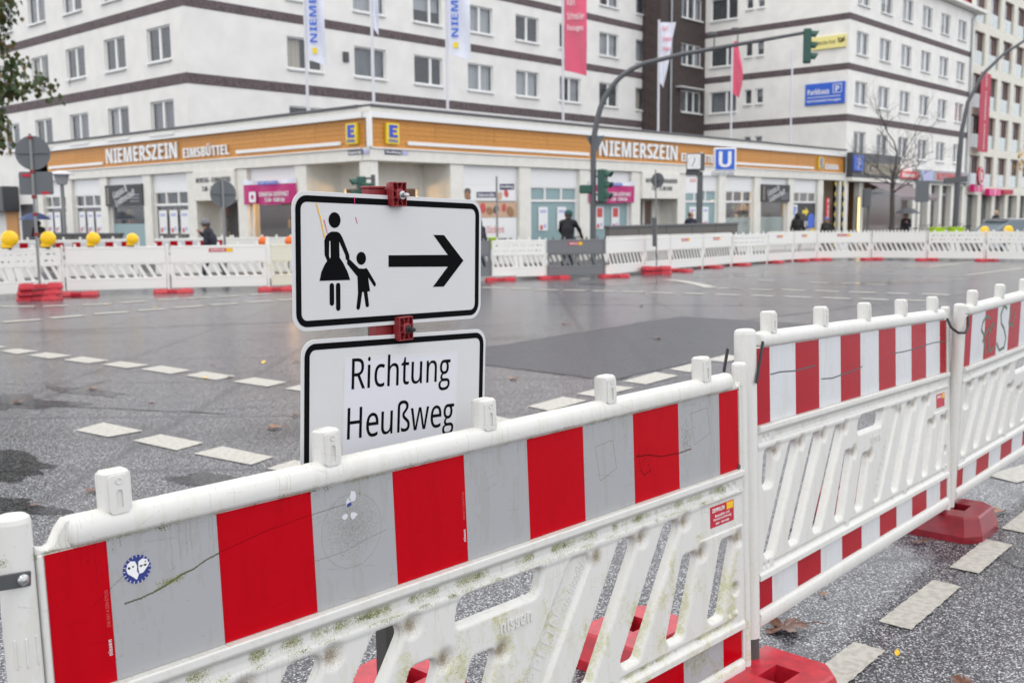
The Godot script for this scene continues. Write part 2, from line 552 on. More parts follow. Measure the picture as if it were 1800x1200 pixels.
func slot_distance(s: float, t: float, k: Array) -> float:
	var r = 0.022
	var wide = 0.092
	# corners: upper end's far corner at (k0, k1), lower end's near corner at (k2, k3)
	var he = (k[3] - k[1]) / 2.0 - r
	var sk = (k[2] + wide - k[0]) / 2.0
	sk = sk * he / (he + r)
	var c = Vector2((k[0] + k[2]) / 2.0, (k[1] + k[3]) / 2.0)
	return sd_par(Vector2(s, t) - c, wide / 2.0 - r * 1.25, he, sk) - r

func sd_box(p: Vector2, h: Vector2, r: float) -> float:
	var q = p.abs() - h + Vector2(r, r)
	return Vector2(maxf(q.x, 0), maxf(q.y, 0)).length() + minf(maxf(q.x, q.y), 0.0) - r

func bump1(x: float, a: float, b: float, soft: float) -> float:
	return smoothstep(a - soft, a + soft, x) * (1.0 - smoothstep(b - soft, b + soft, x))

func lattice_feature(s: float, t: float, with_plate: bool) -> float:
	# height of the moulded face, slots left out
	var z = 0.021
	if t > 0.27 and t < 0.72:
		var dimple = 0.0
		for k in SLOTS:
			if absf(s - k[0]) < 0.06 and absf(t - k[1]) < 0.06: dimple = maxf(dimple, 1.0 - smoothstep(0.006, 0.036, Vector2(s - k[0] - 0.006, t - k[1] - 0.012).length()))
		z -= 0.009 * dimple
		if s > 0.8 and s < 1.35: z -= 0.010 * (1.0 - smoothstep(-0.005, 0.008, slot_distance(s, t, [1.225, 0.325, 0.894, 0.668])))
	if with_plate and s > 1.6: z -= 0.003 * (1.0 - smoothstep(-0.001, 0.004, sd_box(Vector2(s - 1.80, t - 0.362), Vector2(0.115, 0.048), 0.004)))
	z += 0.011 * bump1(t, 0.240, 0.266, 0.005)
	z -= 0.009 * bump1(t, 0.273, 0.298, 0.005) * bump1(s, 0.02, 1.80, 0.006)
	z += 0.003 * bump1(t, 0.302, 0.318, 0.006)
	z += 0.006 * bump1(t, 0.712, 0.75, 0.005)
	z -= 0.007 * bump1(t, 0.690, 0.706, 0.004) * smoothstep(0.014, 0.022, absf(fmod(s + 2.0, 0.655) - 0.02)) * bump1(s, -0.02, 1.85, 0.01)
	for q in [[-0.062, 0.284], [-0.03, 0.284], [1.83, 0.284], [1.865, 0.284], [-0.07, 0.69], [-0.04, 0.69], [1.86, 0.675], [1.825, 0.68]]:
		if absf(s - q[0]) < 0.012 and absf(t - q[1]) < 0.012: z += (0.007 if q[0] > 0.0 and q[1] > 0.5 else -0.006) * (1.0 - smoothstep(0.004, 0.011, Vector2(s - q[0], t - q[1]).length()))
	return z

func lattice_meshes(with_plate: bool) -> Dictionary:
	# the moulded middle of a barrier: a field of heights with slots cut through it, split into rails and slats
	var cell = 0.0047
	var bev = 0.011
	var s0 = -0.107
	var t0 = 0.243
	var nx = int(2.014 / cell) + 1
	var ny = int(0.492 / cell) + 1
	var P = []
	var H = PackedFloat32Array()
	var D = PackedFloat32Array()
	H.resize(nx * ny); D.resize(nx * ny)
	P.resize(nx * ny)
	var N = []
	N.resize(nx * ny)
	for j in ny:
		for i in nx:
			var s = s0 + i * cell
			var t = t0 + j * cell
			var d = 1.0
			if t > 0.28 and t < 0.7: d = rim(s, t)
			var g = Vector2.ZERO
			if d < bev and d > -0.7 * cell:
				g = Vector2(rim(s + 0.001, t) - rim(s - 0.001, t), rim(s, t + 0.001) - rim(s, t - 0.001)).normalized()
				if absf(d) < 0.62 * cell:
					s -= g.x * d; t -= g.y * d
					d = 0.0
			D[j * nx + i] = d
			P[j * nx + i] = Vector2(s, t)
			var z = lattice_feature(s, t, with_plate)
			var e = 0.0018
			var n = Vector3(-(lattice_feature(s + e, t, with_plate) - lattice_feature(s - e, t, with_plate)) / (2 * e), (lattice_feature(s, t + e, with_plate) - lattice_feature(s, t - e, with_plate)) / (2 * e), 1.0).normalized()
			if d < bev and d >= 0.0:
				z -= bev - sqrt(maxf(0.0, bev * bev - pow(bev - d, 2)))
				var sn = (bev - d) / bev * 0.97
				n = (n * sqrt(1.0 - sn * sn) + Vector3(-g.x, g.y, 0) * sn).normalized()
			H[j * nx + i] = z
			N[j * nx + i] = n
	var out = {}
	var back = -0.009
	var ok = func(i, j): return i >= 0 and j >= 0 and i < nx - 1 and j < ny - 1 and D[j * nx + i] >= 0 and D[j * nx + i + 1] >= 0 and D[(j + 1) * nx + i] >= 0 and D[(j + 1) * nx + i + 1] >= 0
	var f3 = func(k): return Vector3(P[k].x, -P[k].y, H[k])
	var b3 = func(k): return Vector3(P[k].x, -P[k].y, back)
	var nb = Vector3(0, 0, -1)
	for j in ny - 1:
		for i in nx - 1:
			var k = [j * nx + i, j * nx + i + 1, (j + 1) * nx + i + 1, (j + 1) * nx + i]
			var inside = []
			for q in k:
				if D[q] >= 0: inside.append(q)
			if inside.size() < 3: continue
			var mid: Vector2 = (P[k[0]] + P[k[2]]) / 2.0
			var key = "lattice_rail"
			if mid.y > 0.345 and mid.y < 0.648:
				var w = 0
				for q in SLOTS:
					if mid.y > q[1] and mid.x > lerpf(q[0], q[2] + 0.092, (mid.y - q[1]) / (q[3] - q[1])) - 0.046: w += 1
				key = "slat%d" % w
			if not out.has(key): out[key] = MB.new()
			var mb: MB = out[key]
			if inside.size() == 4:
				mb.squad(f3.call(k[0]), f3.call(k[1]), f3.call(k[2]), f3.call(k[3]), N[k[0]], N[k[1]], N[k[2]], N[k[3]])
				mb.squad(b3.call(k[0]), b3.call(k[1]), b3.call(k[2]), b3.call(k[3]), nb, nb, nb, nb)
				for e in [[0, 1, 0, -1], [1, 2, 1, 0], [2, 3, 0, 1], [3, 0, -1, 0]]:
					var mi = i + e[2]
					var mj = j + e[3]
					if not ok.call(mi, mj):
						# rim of a slot or of the whole: a wall through the thickness, unless the neighbour closes it with a triangle
						var cnt = 0
						if mi >= 0 and mj >= 0 and mi < nx - 1 and mj < ny - 1:
							for q in [mj * nx + mi, mj * nx + mi + 1, (mj + 1) * nx + mi + 1, (mj + 1) * nx + mi]:
								if D[q] >= 0: cnt += 1
						if cnt < 3:
							mb.quad(f3.call(k[e[0]]), f3.call(k[e[1]]), b3.call(k[e[1]]), b3.call(k[e[0]]), Vector3(e[2], -e[3], 0))
			else:
				mb.tri(f3.call(inside[0]), f3.call(inside[1]), f3.call(inside[2]), N[inside[0]], N[inside[1]], N[inside[2]])
				mb.tri(b3.call(inside[0]), b3.call(inside[1]), b3.call(inside[2]), nb, nb, nb)
				var gone = 0
				for q in 4:
					if D[k[q]] < 0: gone = q
				var p1 = k[(gone + 1) % 4]
				var p2 = k[(gone + 3) % 4]
				var o3 = f3.call(k[gone]) - (f3.call(p1) + f3.call(p2)) / 2.0
				o3.z = 0
				mb.quad(f3.call(p1), f3.call(p2), b3.call(p2), b3.call(p1), o3)
	return out

func rim(s: float, t: float) -> float:
	var d = 1.0
	for k in SLOTS:
		if s > k[2] - 0.05 and s < k[0] + 0.05: d = minf(d, slot_distance(s, t, k))
	d = minf(d, sd_box(Vector2(s - 0.892 - (0.348 - t) * 0.3, t - 0.348), Vector2(0.135, 0.032), 0.02))
	return minf(d, Vector2(s - 1.862, t - 0.60).length() - 0.017)

func grime_texture(sd: int, moss: float) -> ImageTexture:
	# what has grown, scratched and worn on a barrier, in its own axes: 2.4 m by 1.2 m
	var w = 2048
	var h = 1024
	var im = Image.create(w, h, false, Image.FORMAT_RGB8)
	im.fill(Color.WHITE)
	var r = RandomNumberGenerator.new()
	r.seed = sd
	var px = func(s, t): return Vector2((s + 0.25) / 2.4 * w, (t + 0.15) / 1.2 * h)
	var dab = func(x, y, c, k):
		if x >= 0 and y >= 0 and x < w and y < h: im.set_pixel(x, y, im.get_pixel(x, y).lerp(c, k))
	var noise = FastNoiseLite.new()
	noise.seed = sd
	noise.frequency = 0.012
	var fine = FastNoiseLite.new()
	fine.seed = sd + 1
	fine.frequency = 0.09
	# streaky film of dust over everything, faint
	for y in h:
		for x in range(0, w):
			if (x + y) % 2 == 0: continue
			var n = noise.get_noise_2d(x * 2.0, y * 0.35) + 0.5 * fine.get_noise_2d(x, y * 0.3)
			if n > 0.2: im.set_pixel(x, y, Color(0.965, 0.96, 0.935))
	# lines along which moss and dirt sit: s0, s1, t, spread, density, drips
	var green = Color(0.36, 0.42, 0.10)
	var olive = Color(0.62, 0.62, 0.36)
	var dark = Color(0.30, 0.28, 0.20)
	var lines = [[-0.1, 1.9, -0.002, 0.004, 0.55, 0.05], [0.02, 1.82, 0.284, 0.013, 0.75, 0.0], [-0.1, 1.9, 0.302, 0.004, 0.4, 0.05], [-0.02, 1.85, 0.697, 0.008, 0.55, 0.0], [-0.1, 1.9, 0.835, 0.01, 0.2, 0.0]]
	for l in lines:
		var a: Vector2 = px.call(l[0], l[2])
		var b: Vector2 = px.call(l[1], l[2])
		var sp = l[3] / 1.2 * h
		for x in range(int(a.x), int(b.x)):
			var here = clampf(noise.get_noise_2d(x * 1.3, l[2] * 4000.0) * 1.6 + 0.35, 0.0, 1.0) * moss
			var cnt = int(sp * 3.4 * l[4] * here)
			for q in cnt:
				var y = a.y + r.randfn() * sp * 0.6
				var c = green if r.randf() < 0.30 else (dark if r.randf() < 0.16 else olive)
				dab.call(x, int(y), c, r.randf_range(0.3, 0.95))
			if r.randf() < l[5] * here:
				var len = r.randf_range(4, 34)
				for q in int(len):
					if r.randf() < 0.6: dab.call(x + r.randi_range(-1, 1), int(a.y) + q, olive if r.randf() < 0.6 else green, 0.6)
	# tufts
	for q in int(70 * moss):
		var l = lines[r.randi_range(0, 3)]
		var c: Vector2 = px.call(r.randf_range(l[0], l[1]), l[2])
		for m in r.randi_range(10, 70):
			dab.call(int(c.x + r.randfn() * 6.0), int(c.y + r.randfn() * 3.0 + 1.0), green.darkened(r.randf() * 0.4), 0.9)
	# green film on the slats, in flecks
	for y in range(int(0.45 * h), int(0.83 * h)):
		for x in w:
			var n = noise.get_noise_2d(x * 0.9, y * 0.5 + 900.0) + 0.45 * fine.get_noise_2d(x * 0.6, y * 0.6)
			if r.randf() < clampf((n - 0.05) * 1.3, 0.0, 0.6) * moss: im.set_pixel(x, y, Color(0.90, 0.895, 0.74))
			if n > 0.5 and r.randf() < 0.22 * moss: im.set_pixel(x, y, Color(0.76, 0.77, 0.52))
	# brown dirt caught at the slots' upper ends
	for k in SLOTS + [[1.225, 0.325, 0.894, 0.668]]:
		var c: Vector2 = px.call(k[0] + 0.002, k[1] + 0.012)
		for q in 2600:
			var o = Vector2(r.randfn(), r.randfn()) * 9.0
			if o.length() < 26.0: dab.call(int(c.x + o.x), int(c.y + o.y), Color(0.55, 0.46, 0.34) if r.randf() < 0.8 else Color(0.30, 0.25, 0.18), 0.20)
	# scuffs: fine scratches where things have rubbed along
	for q in 260:
		var c: Vector2 = px.call(r.randf_range(-0.15, 1.95), r.randf_range(-0.10, 0.88))
		var ln = r.randf_range(6, 60)
		var sl = r.randfn() * 0.25
		for m in int(ln): dab.call(int(c.x + m), int(c.y + m * sl), Color(0.66, 0.65, 0.60), 0.5 * r.randf())
	# runs of dirty water below edges
	for q in 190:
		var c: Vector2 = px.call(r.randf_range(-0.1, 1.9), [0.0, 0.302, 0.302, 0.74, -0.045][r.randi_range(0, 4)])
		var ln = r.randf_range(8, 70)
		for m in int(ln): dab.call(int(c.x + 0.8 * sin(m * 0.2)), int(c.y + m), Color(0.74, 0.72, 0.60), 0.55 * (0.4 + 0.6 * r.randf()))
	# specks
	for q in 900:
		dab.call(r.randi_range(0, w - 1), r.randi_range(0, h - 1), dark, r.randf_range(0.3, 0.8))
	var stroke = func(pts, c, wid, k):
		for i in pts.size() - 1:
			var a: Vector2 = px.call(pts[i][0], pts[i][1])
			var b: Vector2 = px.call(pts[i + 1][0], pts[i + 1][1])
			var nn = int(a.distance_to(b)) + 1
			for q in nn:
				var p = a.lerp(b, q / float(nn)) + Vector2(0, r.randf_range(-0.5, 0.5))
				for m in wid: dab.call(int(p.x), int(p.y) + m, c, k * r.randf_range(0.6, 1.0))
	if sd == 1:
		# tears and outlines of old stickers in the sheeting
		stroke.call([[0.022, 0.115], [0.05, 0.1135], [0.075, 0.109], [0.10, 0.103], [0.125, 0.093], [0.15, 0.088], [0.175, 0.078], [0.20, 0.072]], Color(0.22, 0.26, 0.06), 2, 0.95)
		stroke.call([[0.075, 0.108], [0.10, 0.1015], [0.125, 0.0915], [0.14, 0.089]], Color(0.62, 0.66, 0.30), 2, 0.8)
		for q in 160:
			var cm: Vector2 = px.call(0.108 + r.randfn() * 0.012, 0.0985 + r.randfn() * 0.003)
			dab.call(int(cm.x), int(cm.y), Color(0.60, 0.62, 0.24), 0.8)
		stroke.call([[0.20, 0.072], [0.30, 0.055], [0.38, 0.048], [0.50, 0.042]], Color(0.45, 0.30, 0.30), 1, 0.8)
		stroke.call([[0.40, 0.140], [0.47, 0.138], [0.53, 0.125], [0.58, 0.118]], Color(0.6, 0.6, 0.58), 1, 0.7)
		stroke.call([[-0.03, 0.105], [0.005, 0.08], [0.03, 0.064]], Color(0.5, 0.48, 0.4), 1, 0.7)
		for ring in [[0.492, 0.100, 0.073, 0.075]]:
			var pts = []
			for q in 49: pts.append([ring[0] + ring[2] * cos(TAU * q / 48), ring[1] + ring[3] * sin(TAU * q / 48)])
			stroke.call(pts, Color(0.70, 0.70, 0.64), 1, 0.55)
		for q in 5200:
			var o = Vector2(r.randfn(), r.randfn()) * 0.034
			if o.length() < 0.070:
				var c: Vector2 = px.call(0.492 + o.x, 0.088 + o.y)
				dab.call(int(c.x), int(c.y), Color(0.80, 0.80, 0.74), 0.55)
		for bx in [[1.245, 0.062, 1.315, 0.152], [1.66, 0.04, 1.74, 0.13]]:
			stroke.call([[bx[0], bx[1]], [bx[2], bx[1] - 0.006], [bx[2] + 0.012, bx[3] - 0.02], [bx[0] + 0.016, bx[3]], [bx[0], bx[1]]], Color(0.58, 0.58, 0.46), 1, 0.8)
		stroke.call([[1.41, 0.115], [1.46, 0.120], [1.52, 0.135], [1.60, 0.140], [1.66, 0.138]], Color(0.40, 0.16, 0.14), 3, 0.8)
		stroke.call([[1.42, 0.11], [1.425, 0.15], [1.44, 0.172], [1.47, 0.165], [1.46, 0.145]], Color(0.35, 0.2, 0.18), 2, 0.8)
		for q in 260:
			var c: Vector2 = px.call(1.44 + r.randfn() * 0.03, 0.125 + r.randfn() * 0.022)
			dab.call(int(c.x), int(c.y), Color(0.25, 0.22, 0.12), 0.7)
		for q in 300:
			var c: Vector2 = px.call(1.635 + r.randfn() * 0.014, 0.10 + r.randfn() * 0.03)
			dab.call(int(c.x), int(c.y), Color(0.35, 0.38, 0.12), 0.8)
	return ImageTexture.create_from_image(im)

func grimy(base: String, tex: Texture2D, called: String) -> StandardMaterial3D:
	var m: StandardMaterial3D = M[base].duplicate()
	m.resource_name = called
	m.albedo_texture = tex
	m.uv1_triplanar = true
	m.uv1_triplanar_sharpness = 4.0
	m.uv1_scale = Vector3(1 / 2.4, 1 / 1.2, 1 / 2.4)
	m.uv1_offset = Vector3(0.25 / 2.4, -0.15 / 1.2, 0.13)
	M[called] = m
	return m

func foot_mesh() -> Array:
	# a recycled-plastic foot, 0.84 m by 0.40 m, long side along x; [block, block, saddle]
	if cache.has("foot"): return cache["foot"]
	var res = []
	for sg in [-1.0, 1.0]:
		var b = MB.new()
		var top = 0.118
		# plan of one end: an octagon; its top face has a hand hole
		var lo = [Vector2(0.10, -0.20), Vector2(0.36, -0.20), Vector2(0.42, -0.13), Vector2(0.42, 0.13), Vector2(0.36, 0.20), Vector2(0.10, 0.20)]
		var hi = [Vector2(0.13, -0.165), Vector2(0.345, -0.170), Vector2(0.398, -0.115), Vector2(0.398, 0.115), Vector2(0.345, 0.170), Vector2(0.13, 0.165)]
		var k = 6
		for i in k:
			var j = (i + 1) % k
			var A = Vector3(sg * lo[i].x, 0, lo[i].y)
			var B = Vector3(sg * lo[j].x, 0, lo[j].y)
			var up1 = Vector3(0, 0.035, 0)
			var C = Vector3(sg * hi[j].x, top - 0.008, hi[j].y)
			var D = Vector3(sg * hi[i].x, top - 0.008, hi[i].y)
			var m = Vector3(sg * 0.25, 0.05, 0)
			var o = (A + B) / 2 - m
			o.y = 0
			if i == 5: o = Vector3(-sg, 0, 0)
			b.quad(A, B, B + up1, A + up1, o)
			b.quad(A + up1, B + up1, C, D, o + Vector3(0, 0.05, 0))
			var C2 = Vector3(sg * 0.25 + (C.x - sg * 0.25) * 0.95, top, C.z * 0.95)
			var D2 = Vector3(sg * 0.25 + (D.x - sg * 0.25) * 0.95, top, D.z * 0.95)
			b.quad(D, C, C2, D2, o * 0.3 + Vector3(0, 0.1, 0))
			lo[i] = lo[i]
			hi[i] = hi[i]
		# top face round the hole
		var hx0 = 0.235
		var hx1 = 0.315
		var hz = 0.055
		var rimp = []
		for q in hi: rimp.append(Vector3(sg * 0.25 + (sg * q.x - sg * 0.25) * 0.95, top, q.y * 0.95))
		var hole = [Vector3(sg * hx0, top, -hz), Vector3(sg * hx1, top, -hz), Vector3(sg * hx1, top, hz), Vector3(sg * hx0, top, hz)]
		b.quad(rimp[0], rimp[1], hole[1], hole[0], Vector3.UP)
		b.flat_tri(rimp[1], rimp[2], hole[1], Vector3.UP)
		b.quad(rimp[2], rimp[3], hole[2], hole[1], Vector3.UP)
		b.flat_tri(rimp[3], rimp[4], hole[2], Vector3.UP)
		b.quad(rimp[4], rimp[5], hole[3], hole[2], Vector3.UP)
		b.quad(rimp[5], rimp[0], hole[0], hole[3], Vector3.UP)
		for i in 4:
			var p: Vector3 = hole[i]
			var q: Vector3 = hole[(i + 1) % 4]
			b.quad(p, q, q - Vector3(0, 0.1, 0), p - Vector3(0, 0.1, 0), Vector3(sg * 0.275, top, 0) - (p + q) / 2)
		b.quad(hole[0] - Vector3(0, 0.1, 0), hole[1] - Vector3(0, 0.1, 0), hole[2] - Vector3(0, 0.1, 0), hole[3] - Vector3(0, 0.1, 0), Vector3.UP)
		res.append(b.done())
	var s = MB.new()
	s.box(Vector3(0, 0.045, 0), Vector3(0.236, 0.09, 0.33), 0.012)
	for z in [-0.09, 0.0, 0.09]:
		s.box(Vector3(0, 0.094, z), Vector3(0.20, 0.012, 0.035), 0.004)
	res.append(s.done())
	cache["foot"] = res
	return res

func foot(at: Vector3, turn: float, label: String, group := "red barrier feet", m := "foot_red") -> Node3D:
	var t = thing("barrier_weight", label, "barrier weight", at, turn, group)
	var fm = foot_mesh()
	part("end_block", fm[0], m, t)
	part("end_block", fm[1], m, t)
	part("saddle", fm[2], m, t)
	return t

func near_panel(called_label: String, o: Vector3, yaw: float, tilt: float, lean: float, sfx: String, lat: Dictionary) -> Node3D:
	var y = deg_to_rad(yaw)
	var ti = deg_to_rad(tilt)
	var le = deg_to_rad(lean)
	var a = Vector3(cos(y) * cos(ti), sin(ti), -sin(y) * cos(ti))
	var n0 = Vector3(sin(y), 0, cos(y))
	var u0 = n0.cross(a)
	var u = u0 * cos(le) + a.cross(u0) * sin(le)
	var t = thing("road_barrier", called_label, "barrier", Vector3.ZERO, 0, "red and gray striped barrier panels")
	t.transform = Transform3D(Basis(a, u, a.cross(u)), o + Vector3(0, 1.47, 0))
	var W = "plastic_" + sfx
	var RED = "red_" + sfx
	var GRY = "gray_" + sfx
	# top rail: a rounded section swept along the barrier
	var b = MB.new()
	var sec = pv([[0.014, 0.000], [0.021, 0.004], [0.0245, 0.011], [0.0245, 0.026], [0.022, 0.038], [0.016, 0.046], [0.006, 0.050], [-0.006, 0.050], [-0.016, 0.046], [-0.022, 0.038], [-0.0245, 0.026], [-0.0245, 0.011], [-0.021, 0.004], [-0.014, 0.000]])
	# section axes: x of the outline -> z of the barrier, y -> y; pulled along x
	b.prism(sec, -0.066, 1.872, 0.012, Transform3D(Basis(Vector3(0, 0, 1), Vector3(0, 1, 0), Vector3(1, 0, 0)), Vector3.ZERO))
	part("top_rail", b, W, t)
	for s in [0.025, 0.452, 0.880, 1.308, 1.735]:
		b = MB.new()
		b.prism(rrect(0.050, 0.040, 0.010, 3), 0.0, 0.072, 0.006, Transform3D(Basis(Vector3(1, 0, 0), Vector3(0, 0, -1), Vector3(0, 1, 0)), Vector3(s, 0.040, 0)))
		var pg = part("peg", b, W, t)
		b = MB.new()
		var st = []
		for q in 13: st.append(Vector3(s + 0.005 * cos(TAU * q / 12), 0.096 + 0.005 * sin(TAU * q / 12), 0.0232))
		b.tube(st, 0.0013, 5, false)
		part("moulded_mark", b, W, pg)
		b = MB.new()
		b.ring(rrect(0.034, 0.064, 0.006, 3, Vector2(s, 0.073)), rrect(0.011, 0.034, 0.0053, 3, Vector2(s, 0.064)), 0.0195, 0.0230)
		part("peg_face", b, W, pg)
	# plates behind the sheeting and its stripes
	b = MB.new()
	b.box(Vector3(0.9, -0.121, -0.002), Vector3(2.02, 0.246, 0.030), 0.002)
	b.box(Vector3(0.9, -0.782, -0.002), Vector3(2.02, 0.10, 0.030), 0.002)
	part("backing_board", b, W, t)
	for k in 11:
		var s0 = -0.1 if k == 0 else -0.2 + 0.2 * k
		var s1 = 1.9 if k == 10 else 0.2 * k
		b = MB.new()
		b.box(Vector3((s0 + s1) / 2, -0.1215, 0.0138), Vector3(s1 - s0 - 0.0004, 0.240, 0.0014))
		part("reflective_stripe", b, RED if k % 2 == 0 else GRY, t)
		b = MB.new()
		b.box(Vector3((s0 + s1) / 2, -0.7815, 0.0138), Vector3(s1 - s0 - 0.0004, 0.091, 0.0014))
		part("lower_stripe", b, RED if k % 2 == 0 else GRY, t)
	for key in lat:
		part("slat" if key.begins_with("slat") else "lattice_rail", lat[key], W, t)
	# bottom lip
	b = MB.new()
	b.prism(pv([[0.020, -0.050], [0.024, -0.040], [0.026, -0.012], [0.020, -0.003], [0.010, 0.0], [-0.020, 0.0], [-0.024, -0.045], [-0.015, -0.052]]), -0.105, 1.905, 0.004, Transform3D(Basis(Vector3(0, 0, 1), Vector3(0, 1, 0), Vector3(1, 0, 0)), Vector3(0, -0.830, 0)))
	part("bottom_rail", b, W, t)
	# side stiles beside the sheeting
	for sx in [[-0.1075, 0.012], [1.9075, 0.012]]:
		b = MB.new()
		b.box(Vector3(sx[0], -0.44, 0.0), Vector3(sx[1], 0.885, 0.040), 0.004)
		part("side_stile", b, W, t)
	return t

func post_mesh(r: float, top: float, bottom: float, s: float, z := 0.0, seg := 20) -> MB:
	var b = MB.new()
	b.lathe([Vector2(0, bottom), Vector2(r, bottom), Vector2(r, top - r * 0.5), Vector2(r * 0.94, top - r * 0.22), Vector2(r * 0.75, top - r * 0.06), Vector2(r * 0.4, top), Vector2(0, top)], Transform3D(Basis.IDENTITY, Vector3(s, 0, z)), seg)
	return b

func sticker_company(t: Node3D, s: float, tt: float, big: bool):
	var b = MB.new()
	var w = 0.122
	var h = 0.062
	var zz = 0.0185
	b.box(Vector3(s, -tt, zz), Vector3(w, h, 0.0012))
	var st = part("sticker", b, "sticker_red", t)
	st.set_meta("label", "small dark red company sticker with yellow corner")
	b = MB.new()
	b.box(Vector3(s + 0.040, -tt + 0.0185, zz + 0.0008), Vector3(0.034, 0.021, 0.0006))
	b.prism(circle(0.006, 12), 0.0011, 0.0013, 0.0, Transform3D(Basis.IDENTITY, Vector3(s + 0.028, -tt + 0.0185, zz)))
	part("yellow_corner", b, "sticker_yellow", st)
	if big:
		lettering("ZEPPELIN", 0.062, 0.0115, 0.0006, "sign_white", st, Transform3D(Basis.IDENTITY, Vector3(s - 0.020, -tt + 0.0185, zz + 0.001)))
		lettering("Baustellen- und", 0.074, 0.0085, 0.0006, "sign_white", st, Transform3D(Basis.IDENTITY, Vector3(s, -tt + 0.001, zz + 0.001)), false)
		lettering("Verkehrssicherung", 0.094, 0.0095, 0.0006, "sign_white", st, Transform3D(Basis.IDENTITY, Vector3(s, -tt - 0.0105, zz + 0.001)), false)
		lettering("0800 - 1805 8888", 0.07, 0.006, 0.0006, "sign_white", st, Transform3D(Basis.IDENTITY, Vector3(s, -tt - 0.0225, zz + 0.001)), false)
	else:
		lettering("ZEPPELIN", 0.062, 0.0115, 0.0006, "sign_white", st, Transform3D(Basis.IDENTITY, Vector3(s - 0.020, -tt + 0.0185, zz + 0.001)))

